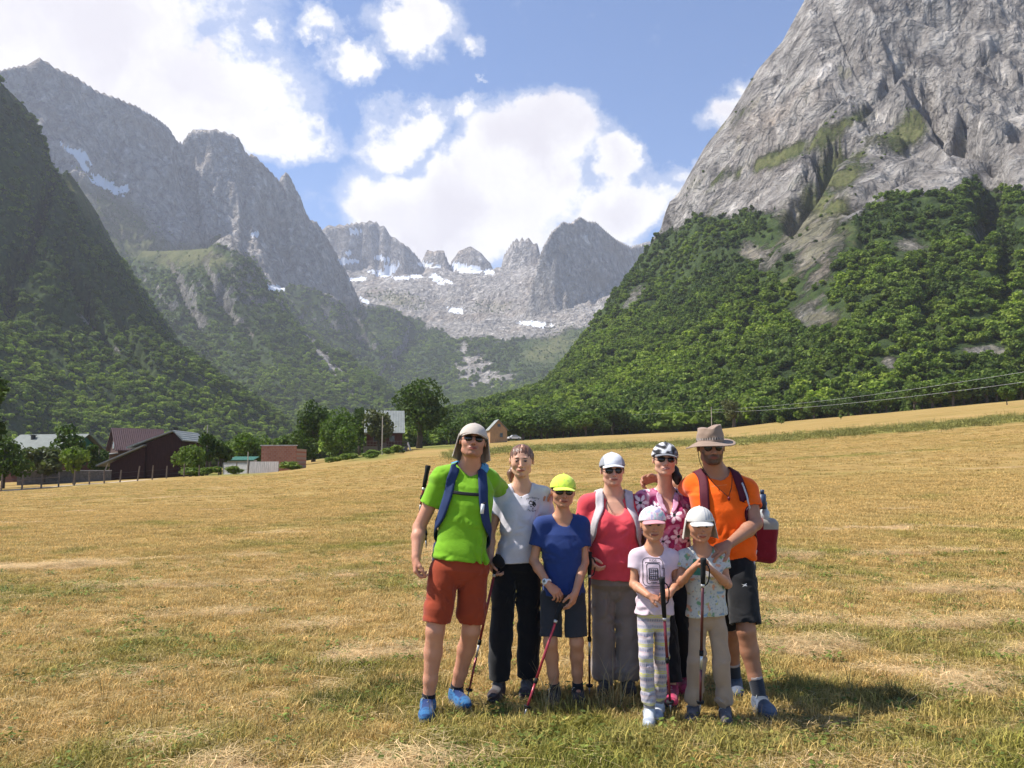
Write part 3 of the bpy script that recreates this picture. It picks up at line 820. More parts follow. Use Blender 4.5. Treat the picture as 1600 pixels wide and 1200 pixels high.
def metal_roof(name, col, pitch=0.35):
    m, nt, bs = new_mat(name)
    tcn = nt.add('ShaderNodeTexCoord').outputs['Object']
    sp = nt.add('ShaderNodeSeparateXYZ'); nt.link(tcn, sp.inputs[0])
    w = nt.math('SINE', nt.math('MULTIPLY', sp.outputs[0], 6.283 / pitch))
    n = nt.noise(tcn, scale=0.9, detail=7, rough=0.7)
    c = np.array(col)
    nt.link(nt.ramp(n, [(0.3, tuple(c * 0.72)), (0.7, tuple(c * 1.2))]), bs.inputs['Base Color'])
    bs.inputs['Roughness'].default_value = 0.65; bs.inputs['Metallic'].default_value = 0.0
    bump(nt, bs, w, 0.6, 0.03)
    return m

M_ROOF_GREY = metal_roof('grey green sheet roof', (0.135, 0.150, 0.135))
M_ROOF_PALE = metal_roof('pale sheet roof', (0.25, 0.265, 0.245))
M_ROOF_BROWN = metal_roof('brown sheet roof', (0.085, 0.045, 0.045))
M_WALL_MAROON = planks('maroon boards', (0.034, 0.013, 0.012))
M_WALL_RED = planks('red brown boards', (0.095, 0.036, 0.024))
M_WALL_BROWN = planks('dark brown boards', (0.085, 0.045, 0.035), True)
M_WALL_BARN = planks('fresh pine boards', (0.42, 0.25, 0.13))
M_WALL_WHITE = plain('weathered white', (0.50, 0.47, 0.44), noise=0.35, nscale=3)
M_GREEN_PAINT = planks('green boards', (0.03, 0.12, 0.09))
M_STONE = plain('rough stone wall', (0.13, 0.12, 0.11), noise=0.5, nscale=4, bumpd=0.1)
M_WOOD_OLD = plain('weathered wood', (0.17, 0.13, 0.10), noise=0.4, nscale=3, streak=(8, 8, 1))
M_WOOD_PALE = plain('pale wood', (0.42, 0.36, 0.29), noise=0.25, nscale=3, streak=(8, 8, 1))
M_GLASS_D = plain('dark window glass', (0.03, 0.035, 0.04), rough=0.15, spec=0.6)
M_BLACKISH = plain('soot black metal', (0.03, 0.03, 0.03), rough=0.6)
M_BRICK = brick_mat()

class MB:
    """collects simple solids and builds them as one mesh"""
    def __init__(s): s.v = []; s.f = []
    def add(s, V, F):
        o = len(s.v); s.v += [tuple(v) for v in V]; s.f += [tuple(i + o for i in f) for f in F]; return s
    def box(s, c, size, rz=0.0, rx=0.0, ry=0.0):
        R = Euler((rx, ry, rz)).to_matrix()
        V = [Vector(c) + R @ Vector((sx * size[0] / 2, sy * size[1] / 2, sz * size[2] / 2)) for sx in (-1, 1) for sy in (-1, 1) for sz in (-1, 1)]
        return s.add(V, [(0, 1, 3, 2), (4, 6, 7, 5), (0, 4, 5, 1), (2, 3, 7, 6), (0, 2, 6, 4), (1, 5, 7, 3)])
    def prism(s, pts, y0, y1):
        """polygon in xz extruded along y"""
        n = len(pts); V = [(p[0], y0, p[1]) for p in pts] + [(p[0], y1, p[1]) for p in pts]
        F = [tuple(range(n)), tuple(range(2 * n - 1, n - 1, -1))] + [(i, (i + n), (i + 1) % n + n, (i + 1) % n) for i in range(n)]
        return s.add(V, F)
    def tube(s, pts, rad, n=8, cap=True):
        pts = [Vector(p) for p in pts]
        if not hasattr(rad, '__len__'): rad = [rad] * len(pts)
        o = len(s.v); up = Vector((0, 0, 1))
        for i, p in enumerate(pts):
            t = (pts[min(i + 1, len(pts) - 1)] - pts[max(i - 1, 0)]).normalized()
            a = t.cross(up)
            if a.length < 0.05: a = t.cross(Vector((1, 0, 0)))
            a.normalize(); b = t.cross(a)
            for k in range(n):
                w = 2 * math.pi * k / n; s.v.append(tuple(p + rad[i] * (a * math.cos(w) + b * math.sin(w))))
        for i in range(len(pts) - 1):
            for k in range(n): s.f.append((o + i * n + k, o + i * n + (k + 1) % n, o + (i + 1) * n + (k + 1) % n, o + (i + 1) * n + k))
        if cap: s.f.append(tuple(o + k for k in range(n))[::-1]); s.f.append(tuple(o + (len(pts) - 1) * n + k for k in range(n)))
        return s
    def build(s, name, mat, parent=None, smooth=False):
        me = bpy.data.meshes.new(name); me.from_pydata(s.v, [], s.f); me.materials.append(mat); me.update()
        bm = bmesh.new(); bm.from_mesh(me); bmesh.ops.recalc_face_normals(bm, faces=bm.faces); bm.to_mesh(me); bm.free()
        if smooth: me.polygons.foreach_set('use_smooth', np.ones(len(me.polygons), bool))
        return obj(name, me, parent)

def ground(px, Y, py=700):
    u = ray_px(px, py); x = u[0] / u[1] * Y
    return (float(x), float(Y), float(meadow_z(np.array([x]), np.array([Y]))[0]))

def gable_house(name, label, cat, px, Y, rz, w, d, hw, hr, wall, roof, over=0.4, windows=(), door=None, chimney=None, sink=0.6, gable=None):
    """w along the ridge (local x), d across; gables at local +-x"""
    root = empty(name, ground(px, Y), rz); tag(root, label, cat)
    m = MB(); y = d / 2
    V = [(-w/2,-y,-sink),(-w/2,y,-sink),(-w/2,y,hw),(-w/2,0,hw+hr),(-w/2,-y,hw),(w/2,-y,-sink),(w/2,y,-sink),(w/2,y,hw),(w/2,0,hw+hr),(w/2,-y,hw)]
    m.add(V, [(0,4,3,2,1),(5,6,7,8,9),(0,5,9,4),(1,2,7,6)])
    m.build('wall', wall, root)
    if gable:
        g = MB(); g.add([(w/2+.03,-y,hw-.6),(w/2+.03,y,hw-.6),(w/2+.03,y,hw),(w/2+.03,0,hw+hr-.1),(w/2+.03,-y,hw)], [(0,1,2,3,4)]); g.build('gable_boards', gable, root)
    sl = hr / y; r = MB(); t = 0.12
    for sg in (-1, 1):
        e = sg * (y + over); ez = hw - over * sl
        a = w / 2 + over
        r.add([(-a, e, ez + t), (a, e, ez + t), (a, 0, hw + hr + t), (-a, 0, hw + hr + t), (-a, e, ez + 2*t), (a, e, ez + 2*t), (a, 0, hw + hr + 2*t), (-a, 0, hw + hr + 2*t)],
              [(0,1,2,3),(4,7,6,5),(0,4,5,1),(1,5,6,2),(0,3,7,4),(2,6,7,3)])
    rf = r.build('roof', roof, root)
    for (side, u, z, ww, wh) in windows:
        f = MB(); p = MB()
        if side == 'front': c = (u, -y - 0.03, z); f.box(c, (ww + .2, .1, wh + .2)); p.box((u, -y - 0.085, z), (ww, .02, wh))
        elif side == 'right': c = (w/2 + .05, u, z); f.box(c, (.1, ww + .2, wh + .2)); p.box((w/2 + .11, u, z), (.02, ww, wh))
        else: c = (-w/2 - .05, u, z); f.box(c, (.1, ww + .2, wh + .2)); p.box((-w/2 - .11, u, z), (.02, ww, wh))
        fr = f.build('window', M_WOOD_OLD, root); p.build('pane', M_GLASS_D, fr)
    if door:
        side, u, dw, dh = door; q = MB()
        q.box((u, -y - .04, dh / 2), (dw, .08, dh)) if side == 'front' else q.box((w/2 + .04, u, dh / 2), (.08, dw, dh))
        q.build('door', M_WOOD_OLD, root)
    if chimney:
        c = MB(); c.box((chimney[0], chimney[1], hw + hr * (1 - abs(chimney[1]) / y) + .25), (.5, .5, 1.1)); c.box((chimney[0], chimney[1], hw + hr * (1 - abs(chimney[1]) / y) + .86), (.75, .75, .12)); c.build('chimney', M_BLACKISH, rf)
    return root

# long farmhouse at the far left: ridge runs across the view
gable_house('farmhouse', 'long farmhouse with grey green sheet roof and red brown walls at the far left', 'house', 84, 138, math.radians(-14), 12.4, 8.0, 4.9, 2.7, M_WALL_RED, M_ROOF_GREY, 0.9,
            windows=[('front', -3.5, 3.2, 1.1, 1.1), ('front', 0.5, 3.2, 1.1, 1.1), ('front', 3.5, 3.2, 1.1, 1.1), ('right', -1.2, 3.4, 1.0, 1.1)], door=('front', -1.4, 1.0, 2.0), chimney=(-3.2, -1.2), gable=M_GREEN_PAINT)
# brown roofed house in the middle of the farm
h2 = gable_house('farmhouse', 'dark brown roofed farmhouse with small pale porch roof left of the maroon shed', 'house', 214, 152, math.radians(38), 8.0, 7.0, 5.0, 3.6, M_WALL_BROWN, M_ROOF_BROWN, 0.6,
            windows=[('left', 0.0, 5.6, 1.0, 1.2), ('left', -1.6, 2.6, 1.0, 1.2), ('front', 1.4, 3.0, 1.1, 1.1)], chimney=(-1.5, 0.6))
pr_ = MB(); pr_.box((-5.1, 0, 3.9), (2.4, 7.2, .14), ry=-0.18); pr_.build('porch_roof', M_ROOF_PALE, h2)
for sy in (-3, 3): pp = MB(); pp.box((-6.1, sy, 1.7), (.16, .16, 4.0)); pp.build('porch_post', M_WOOD_OLD, h2)
# maroon shed with two sloping roofs
sh = empty('shed', ground(236, 122), math.radians(0)); tag(sh, 'tall dark maroon shed with two stepped pale sheet roofs sloping to the left', 'shed')
m = MB(); m.prism([(-4.6, -0.8), (0.5, -0.8), (0.5, 4.65), (-4.6, 2.2)], -3, 5); m.build('low_wall', M_WALL_MAROON, sh)
m = MB(); m.prism([(0.53, -0.8), (5.3, -0.8), (5.6, 5.4), (4.5, 6.75), (-2.0, 4.2), (0.53, 4.2)], -2.6, 6); m.build('wall', M_WALL_MAROON, sh)
m = MB(); m.prism([(-6.4, 1.75), (0.5, 4.75), (0.5, 4.95), (-6.4, 1.95)], -3.6, 5.6); m.build('low_roof', M_ROOF_PALE, sh)
m = MB(); m.prism([(-2.3, 4.42), (4.5, 6.9), (6.0, 5.45), (6.1, 5.6), (4.5, 7.1), (-2.3, 4.62)], -3.1, 6.4); rf_ = m.build('roof', M_ROOF_PALE, sh)
m = MB(); m.box((3.2, 1, 7.1), (.5, .5, 1.0)); m.box((3.2, 1, 7.65), (.75, .75, .1)); m.build('chimney', M_BLACKISH, rf_)
for yy in (-3, 1): m = MB(); m.tube([(-5.9, yy, -.6), (-4.9, yy, 2.2)], 0.09, 6); m.build('prop', M_WOOD_PALE, sh)
# brick shell
bk = empty('brick_building', ground(436, 112), math.radians(-4)); tag(bk, 'roofless shell of bare orange hollow brick beside the white yard wall', 'building')
m = MB(); m.box((0, 0, 1.5), (4.9, .3, 4.0)); m.box((2.35, 2.2, 1.3), (.3, 4.1, 3.6)); m.box((-2.35, 2.2, 1.3), (.3, 4.1, 3.6)); m.build('wall', M_BRICK, bk)
m = MB(); m.box((0, -.02, 3.56), (5.2, .5, .12)); m.build('coping', M_WALL_WHITE, bk)
# house with the deck by the great tree
h4 = gable_house('cottage', 'brown cottage with bright sheet roof beside the great dark tree', 'house', 600, 176, math.radians(10), 7.6, 7.2, 4.6, 4.4, M_WALL_RED, M_ROOF_PALE, 0.5,
            windows=[('front', -1.8, 2.9, 1.0, 1.2), ('front', 1.6, 2.9, 1.0, 1.2)], door=('front', 0, 1.0, 2.1))
dk = MB(); dk.box((0.2, -5.4, 0.3), (9.2, 3.2, 1.8)); dk.build('deck_base', planks('grey deck boards', (0.20, 0.16, 0.14)), h4)
rl = MB()
for i in range(15): rl.box((-4.3 + i * 0.64, -6.95, 1.75), (.09, .07, 1.1))
rl.box((0.2, -6.95, 2.3), (9.2, .1, .1)); rl.box((0.2, -6.95, 1.6), (9.2, .07, .09)); rl.build('railing', M_WOOD_OLD, h4)
st = MB(); st.box((5.3, -5.6, .9), (.25, 2.6, 2.6), ry=-0.35); st.build('stair_cheek', M_WALL_WHITE, h4)
# barn of fresh boards: gable faces the meadow
barn = gable_house('barn', 'small tall barn of fresh tan boards with pale roof by the wood', 'barn', 776, 216, math.radians(-78), 5.4, 4.6, 3.4, 2.5, M_WALL_BARN, M_ROOF_PALE, 0.35,
            windows=[('right', 0.1, 4.5, .65, .6), ('right', 0.75, 1.9, .65, .95)], sink=1.0)
# low walls of the yard
def wall_seg(name, label, cat, p0, p1, h, th, mat, coping=None):
    a, b = Vector(p0), Vector(p1); root = empty(name, p0); tag(root, label, cat)
    m = MB(); d = b - a; rz = math.atan2(d.y, d.x); c = d / 2
    m.box((c.x, c.y, c.z + h / 2 - .3), (d.length, th, h + .6), rz); m.build('wall', mat, root)
    if coping: q = MB(); q.box((c.x, c.y, c.z + h + .05), (d.length + .1, th + .12, .1), rz); q.build('coping', coping, root)
    return root
wall_seg('yard_wall', 'long low dark stone wall in front of the farm garden', 'wall', ground(30, 112), ground(176, 118), 1.7, .4, M_STONE, M_WALL_WHITE)
wall_seg('yard_wall', 'pale yard wall just right of the round bushy trees', 'wall', ground(352, 112), ground(398, 110), 1.5, .25, M_WALL_WHITE, M_STONE)
wall_seg('yard_wall', 'white plank wall leaning against the brick shell', 'wall', ground(392, 104), ground(436, 103), 1.4, .2, planks('white boards', (0.55, 0.50, 0.46)))
for (px, Y, w, lb, mt) in ((382, 122, 3.2, 'small shed with green sheet roof left of the brick shell', M_GREEN_PAINT), (366, 126, 2.6, 'small shed with pale sheet roof behind the pale yard wall', M_ROOF_PALE)):
    r = empty('shed', ground(px, Y)); tag(r, lb, 'shed')
    m = MB(); m.box((0, 0, .9), (w, 2.2, 2.2)); m.build('wall', M_WALL_WHITE, r); m = MB(); m.box((0, 0, 2.2), (w + .5, 2.8, .14), rx=0.2); m.build('roof', mt, r)

# field fence on the left: posts and rails
fr_ = empty('field_fence', ground(6, 74)); tag(fr_, 'rough fence of leaning wooden posts with wire along the left edge of the meadow', 'fence')
rf2 = np.random.RandomState(5)
posts = []
for i, px in enumerate([-18, 6, 38, 68, 95, 119, 143, 166, 190, 217, 240, 262, 289, 313, 343, 370, 389, 412]):
    Y = 74 + (px - 6) / 406 * 34
    p = Vector(ground(px, Y)) - fr_.location
    posts.append(p)
    lean = rf2.normal(0, .05, 2); hh_ = 1.35 + rf2.rand() * .35
    m = MB(); m.tube([p + Vector((0, 0, -.3)), p + Vector((lean[0] * hh_, lean[1], hh_))], [.085, .07], 7); m.build('post', M_WOOD_OLD, fr_)
for hgt_ in (0.55, 1.1):
    m = MB()
    for a, b in zip(posts[:-1], posts[1:]): m.tube([a + Vector((0, 0, hgt_)), (a + b) / 2 + Vector((0, 0, hgt_ - .06)), b + Vector((0, 0, hgt_))], 0.012, 4)
    m.build('wire', M_BLACKISH, fr_)
m = MB()
for a, b, h0 in ((2, 4, .95), (3, 4, .5)): m.tube([posts[a] + Vector((0, 0, h0)), posts[b] + Vector((0, 0, h0 + .05))], 0.04, 6)
m.build('rail', M_WOOD_OLD, fr_)
# gravel track behind the fence
tv = []; tf = []
for i, px in enumerate(np.linspace(-200, 250, 40)):
    for k, off in enumerate((1.2, 3.6)):
        Y = 74 + (px - 6) / 406 * 34 + off + 0.35 * math.sin(i * .9 + k)
        g = ground(px, Y); tv.append((g[0], g[1], g[2] + 0.02))
for i in range(39): tf.append((2 * i, 2 * i + 2, 2 * i + 3, 2 * i + 1))
me = mesh_np('gravel_track', tv, tf, [plain('pale gravel', (0.50, 0.44, 0.38), noise=.2, nscale=2)], True); tag(obj('gravel_track', me), kind='structure')

# poles and wires
def pole(label, px, Y, top_py, r=0.11, arm=False, mat=None):
    g = ground(px, Y); h = W(px, top_py, Y)[2] - g[2]
    root = empty('utility_pole', g); tag(root, label, 'pole')
    m = MB(); m.tube([(0, 0, -.5), (0, 0, h)], [r, r * .75], 8); m.build('pole_shaft', mat or M_WOOD_PALE, root)
    if arm: m = MB(); m.box((0, 0, h - .35), (1.3, .1, .1)); m.build('crossarm', M_WOOD_OLD, root)
    return root, Vector(g) + Vector((0, 0, h))
_, t1_ = pole('slim pale pole in front of the cottage deck', 597, 158, 650, .12)
_, t2_ = pole('utility pole above the wide brimmed hat at the foot of the wood', 1113, 262, 636, .14, True)
_, t3_ = pole('thin pole rising behind the round trees right of the maroon shed', 323, 128, 664, .09)
_, t0_ = pole('thin pole beside the white yard wall', 388, 106, 706, .08)
for k, (lb, a, b, sag, r) in enumerate((('upper wire running from the hillside pole out of the right edge', (1113, 640, 262), (1690, 566, 120), 1.3, .022), ('lower wire running from the hillside pole out of the right edge', (1113, 644, 262), (1700, 583, 112), 1.2, .022), ('thin wire running left from the hillside pole', (1113, 641, 262), (640, 656, 300), 1.0, .02))):
    A = Vector(W(*a)); B = Vector(W(*b)); pts_ = []
    for i in range(25):
        t = i / 24; p = A.lerp(B, t); p.z -= sag * 4 * t * (1 - t); pts_.append(p)
    m = MB(); m.tube(pts_, r, 5); o = m.build('power_line', plain('pale cable', (0.42, 0.42, 0.42)), None); tag(o, lb, 'cable')

# car behind the rise
M_CARPAINT = plain('white car paint', (0.72, 0.72, 0.72), rough=.25, spec=.5, noise=.03)
cg = ground(803, 236); car = empty('parked_car', (cg[0], cg[1], cg[2] + .25), math.radians(20)); tag(car, 'small white parked car right of the tan barn', 'car')
prof = [(-1.95, .35), (-2.0, .75), (-1.75, .95), (-1.2, 1.0), (-.75, 1.42), (.75, 1.45), (1.3, 1.0), (1.95, .85), (2.0, .4)]
m = MB(); m.prism(prof, -.8, .8); cb = m.build('body', M_CARPAINT, car)
bv = cb.modifiers.new('b', 'BEVEL'); bv.width = .08; bv.segments = 2
m = MB(); m.prism([(-1.05, 1.03), (-.68, 1.36), (.70, 1.38), (1.12, 1.03)], -.82, .82); m.build('window', M_GLASS_D, car)
for sx in (-1.25, 1.25):
    for sy in (-.72, .72):
        m = MB(); m.tube([(sx, sy - .1, .32), (sx, sy + .1, .32)], .32, 14); wh_ = m.build('wheel', M_BLACKISH, car); m = MB(); m.tube([(sx, sy - .12, .32), (sx, sy + .12, .32)], .17, 10); m.build('rim', M_ROOF_PALE, wh_)

# ------------------------------------------------------------------ trees that stand alone
M_LEAF_DARK = leaf_mat('dark tree leaves', (0.045, 0.075, 0.016), (0.055, 0.090, 0.020), (0.065, 0.10, 0.022), False)
M_LEAF_MID = leaf_mat('green tree leaves', (0.075, 0.12, 0.022), (0.09, 0.14, 0.028), (0.11, 0.16, 0.03), False)
M_LEAF_PALE = leaf_mat('pale green leaves', (0.13, 0.18, 0.04), (0.15, 0.20, 0.045), (0.17, 0.22, 0.05), False)
M_LEAF_GREY = leaf_mat('grey green leaves', (0.085, 0.10, 0.045), (0.10, 0.11, 0.05), (0.11, 0.12, 0.055), False)
_crown_cache = {}
def crown_mesh(seed, n, lobes, leaf, mat, shape):
    key = (seed, n, lobes, leaf, mat.name, shape)
    if key in _crown_cache: return _crown_cache[key]
    rng = np.random.RandomState(seed)
    rx, rz = {'round': (.42, .36), 'tall': (.30, .42), 'egg': (.36, .40), 'bush': (.55, .42), 'column': (.20, .44)}[shape]
    P, N, L = crown_points(rng, n, lobes, rx, rz)
    cz = {'round': .62, 'tall': .57, 'egg': .57, 'bush': .46, 'column': .55}[shape]
    P[:, 2] += cz
    if shape == 'egg': P[:, :2] *= (1.12 - 0.55 * np.clip((P[:, 2:3] - .45) / .5, 0, 1))
    ok = P[:, 2] > 0.03; P = P[ok]; N = N[ok]
    Vq, Fq = leaf_quads(P, N, leaf, rng, spread=0.8)
    S = np.repeat(rng.rand(len(P)), 4)
    me = mesh_np('crown', Vq, Fq, [mat], False, cols={'shade': np.stack([S, S, S], 1)})
    _crown_cache[key] = (me, L, cz); return _crown_cache[key]

def tree(label, px, Y, h, shape='round', mat=None, seed=1, n=2600, lobes=14, leaf=None, name='tree', cat='tree', group=None, wide=1.0, sink=0.0, trunk=True, tr=0.03):
    g = ground(px, Y)
    root = empty(name, (g[0], g[1], g[2] - sink), random.Random(seed * 7 + int(px)).random() * 6.28)
    tag(root, label, cat, group)
    me, L, cz = crown_mesh(seed, n, lobes, leaf or 0.032, mat or M_LEAF_MID, shape)
    c = obj('crown', me, root); c.scale = (h * wide, h * wide, h)
    if trunk:
        m = MB(); rr = random.Random(seed)
        m.tube([(0, 0, -.4), (0.01 * h, 0, .18 * h), (-.01 * h, .01 * h, .45 * h), (0, 0, .75 * h)], [tr * h * 1.3, tr * h, tr * h * .7, tr * h * .2], 8)
        for (cc, rad) in L[:7]:
            e = Vector((cc[0] * h * wide, cc[1] * h * wide, (cc[2] + cz) * h)); b = Vector((0, 0, (.22 + .2 * rr.random()) * h))
            m.tube([b, b.lerp(e, .5) + Vector((0, 0, .02 * h)), e], [tr * h * .5, tr * h * .32, tr * h * .1], 6)
        m.build('trunk', M_BARK, root, True)
    return root

def copy_tree(o, loc, rz, s, label=None):
    c = o.copy(); COL.objects.link(c); c.location = loc; c.rotation_euler = (0, 0, rz); c.scale = (s[0], s[0], s[1])
    if label: c['label'] = label
    for ch in list(o.children):
        k = ch.copy(); COL.objects.link(k); k.parent = c
    return c

tree('great dark round topped tree beside the cottage with its shadow on the grass', 655, 196, 18.6, 'egg', M_LEAF_DARK, 3, 5200, 22, .021, tr=.035)
tree('large dark tree cut by the left edge of the picture', -60, 80, 12.6, 'tall', M_LEAF_DARK, 4, 4200, 16, .026, wide=1.15)
tree('dark bushy tree at the left edge below the great one', 8, 96, 6.4, 'bush', M_LEAF_DARK, 5, 2200, 12, .032, wide=.9)
tree('dark tree standing taller left of the cottage trees', 490, 168, 13.2, 'round', M_LEAF_DARK, 6, 3000, 14, .027, wide=.72)
tree('big bushy tree left of the cottage', 534, 160, 11.0, 'bush', M_LEAF_MID, 7, 3400, 16, .026, wide=.92)
tree('dark tree behind the bushy one left of the cottage', 562, 186, 11.5, 'round', M_LEAF_DARK, 8, 2600, 12, .028, wide=.8)
tree('small dark tree at the left foot of the bushy trees', 462, 150, 7.6, 'bush', M_LEAF_DARK, 9, 2000, 10, .034)
tree('light leaved tree in front of the cottage roof', 592, 166, 10.4, 'round', M_LEAF_GREY, 10, 1800, 12, .034, wide=.85)
tree('slender tree in front of the long farmhouse roof', 110, 120, 9.2, 'tall', M_LEAF_DARK, 11, 1700, 10, .034, wide=.95)
tree('round young tree in front of the long farmhouse door', 72, 112, 6.9, 'tall', M_LEAF_GREY, 12, 1700, 10, .038, wide=1.25)
tree('small pale leaved tree with bare trunk by the fence', 119, 92, 4.9, 'round', M_LEAF_PALE, 13, 1300, 9, .045, wide=.95)
tree('dark tree between the long farmhouse and the maroon shed', 155, 128, 6.4, 'tall', M_LEAF_DARK, 14, 1800, 10, .038, wide=1.1)
tree('low green shrub behind the dark stone wall', 45, 118, 4.0, 'bush', M_LEAF_PALE, 15, 1300, 8, .05, name='shrub', cat='shrub')
tree('dense round tree at the right end of the maroon shed', 299, 112, 5.6, 'bush', M_LEAF_MID, 16, 2200, 11, .036, wide=.85)
tree('small tree with visible trunk right of the dense round one', 325, 116, 6.2, 'round', M_LEAF_DARK, 17, 1400, 9, .04, wide=.8)
tree('narrow dark tree left of the pale yard wall', 346, 118, 5.2, 'tall', M_LEAF_DARK, 18, 1300, 8, .042, wide=1.0)
tree('spreading tree behind the small green roofed shed', 384, 146, 8.2, 'bush', M_LEAF_MID, 19, 2200, 12, .034)
tree('broad tree behind the brick shell', 426, 150, 7.4, 'bush', M_LEAF_MID, 20, 2000, 12, .036)
tree('low tree behind the maroon shed roof', 272, 160, 8.0, 'bush', M_LEAF_MID, 21, 1800, 10, .038)
tree('gnarled grey old tree with thick trunk behind the wide brimmed hat', 1148, 246, 8.8, 'round', M_LEAF_GREY, 22, 1800, 14, .032, wide=1.15, tr=.06)
tree('young tree alone at the right edge of the upper meadow', 1578, 168, 4.8, 'tall', M_LEAF_MID, 23, 900, 8, .05, wide=1.1, tr=.02)
tree('round dark bush on the meadow edge right of the old grey tree', 1194, 262, 3.6, 'bush', M_LEAF_DARK, 24, 1200, 8, .05, name='bush', cat='bush')
tree('small bush half way along the upper meadow strip', 1222, 214, 2.4, 'bush', M_LEAF_PALE, 25, 900, 7, .06, name='bush', cat='bush')
tree('tiny weedy shrub beside the pale upper strip', 1316, 206, 2.5, 'tall', M_LEAF_PALE, 26, 500, 6, .06, name='bush', cat='bush')
# weeds at the farm
for i, (px, Y, h, lb) in enumerate(((300, 104, 1.6, 'knee high weeds under the dense round tree'), (330, 101, 1.4, 'low weeds before the small tree with visible trunk'), (372, 100, 1.3, 'weeds along the pale yard wall'), (452, 106, 1.5, 'weeds at the foot of the brick shell'), (545, 138, 1.8, 'weeds left of the pole before the cottage deck'), (575, 142, 2.0, 'weeds under the left end of the cottage deck'), (615, 148, 2.2, 'weeds under the right end of the cottage deck'), (520, 134, 1.5, 'weeds in front of the big bushy tree'))):
    tree(lb, px, Y, h, 'bush', M_LEAF_PALE, 30 + i % 3, 900, 8, .06, name='weeds', cat='weeds', wide=2.2, trunk=False)

# the row of trees along the foot of the right slope
rr = random.Random(3)
KN = ('round green', 'oval green', 'dark bushy', 'narrow green', 'round dark')
ZONES = [(700, 757, 'left of the tan barn'), (757, 850, 'between the tan barn and the teenage girl'), (850, 925, 'above the yellow cap'), (925, 1000, 'above the woman in coral'), (1000, 1075, 'above the woman in flowered shirt'),
         (1075, 1160, 'above the wide brimmed hat'), (1160, 1235, 'right of the old grey tree'), (1235, 1320, 'right of the round dark meadow bush'), (1320, 1430, 'right of the tiny weedy shrub'), (1430, 1580, 'left of the lone young tree'), (1580, 1800, 'right of the lone young tree')]
ORD = ('first', 'second', 'third', 'fourth', 'fifth', 'sixth', 'seventh', 'eighth', 'ninth', 'tenth', 'eleventh', 'twelfth', 'thirteenth', 'fourteenth', 'fifteenth', 'sixteenth')
zc_ = {}
def row_label(px, k):
    for a, b, t in ZONES:
        if a <= px < b:
            zc_[t] = zc_.get(t, 0) + 1
            return '%s forest edge tree, %s from left, %s' % (KN[k], ORD[zc_[t] - 1], t)
kinds = [tree('x', 700 + 9 * i, 262, 9.5, sh_, mt_, 50 + i, 1500, 12, .04, group='trees along the foot of the right slope')
         for i, (sh_, mt_) in enumerate((('round', M_LEAF_MID), ('egg', M_LEAF_MID), ('bush', M_LEAF_DARK), ('tall', M_LEAF_MID), ('round', M_LEAF_DARK)))]
px = 704.0; i = 0
while px < 1660:
    Y = np.interp(px, [690, 800, 1000, 1200, 1350, 1500, 1700], [238, 240, 278, 272, 250, 236, 225]) + rr.uniform(-4, 22)
    g = ground(px, Y); g = (g[0], g[1], g[2] - 1.0); s = rr.uniform(.74, 1.18); q = i if i < 5 else rr.randrange(5); k = kinds[q]
    skip = (1115 < px < 1175)
    if not skip:
        lb = row_label(px, q)
        if i < 5: k.location = g; k.scale = (s, s, s); k['label'] = lb
        else: copy_tree(k, g, rr.uniform(0, 6.28), (s * rr.uniform(1.0, 1.3), s), lb)
    px += rr.uniform(9, 17); i += 1
px = 470.0
fk = tree('tree in the far row closing the valley behind the cottage', 470, 262, 9.5, 'round', M_LEAF_MID, 61, 1500, 12, .04, group='trees of the far row behind the farm')
fk.location = ground(-60, 262); fk['label'] = 'round green tree of the far row hidden by the left edge'
FAR = ('behind the left edge tree', 'behind the left end of the long farmhouse', 'behind the long farmhouse chimney', 'behind the middle of the long farmhouse', 'behind the slender farmhouse tree', 'behind the right gable of the long farmhouse', 'behind the brown roofed farmhouse chimney', 'behind the brown farmhouse roof',
       'behind the maroon shed roof', 'behind the round tree at the maroon shed', 'behind the narrow yard wall tree', 'behind the green roofed shed', 'behind the brick shell', 'just left of the tall cottage tree', 'just right of the great dark tree', 'second right of the great dark tree', 'third right of the great dark tree', 'just left of the flap cap man')
for fi_, px in enumerate((-20, 22, 60, 100, 138, 175, 215, 250, 290, 330, 365, 400, 440, 470, 698, 708, 719, 728)):
    g = ground(px, 255 + rr.uniform(-18, 22)); copy_tree(fk, g, rr.uniform(0, 6.28), (rr.uniform(.8, 1.2), rr.uniform(.7, 1.05)), 'round green tree of the far row ' + FAR[fi_])

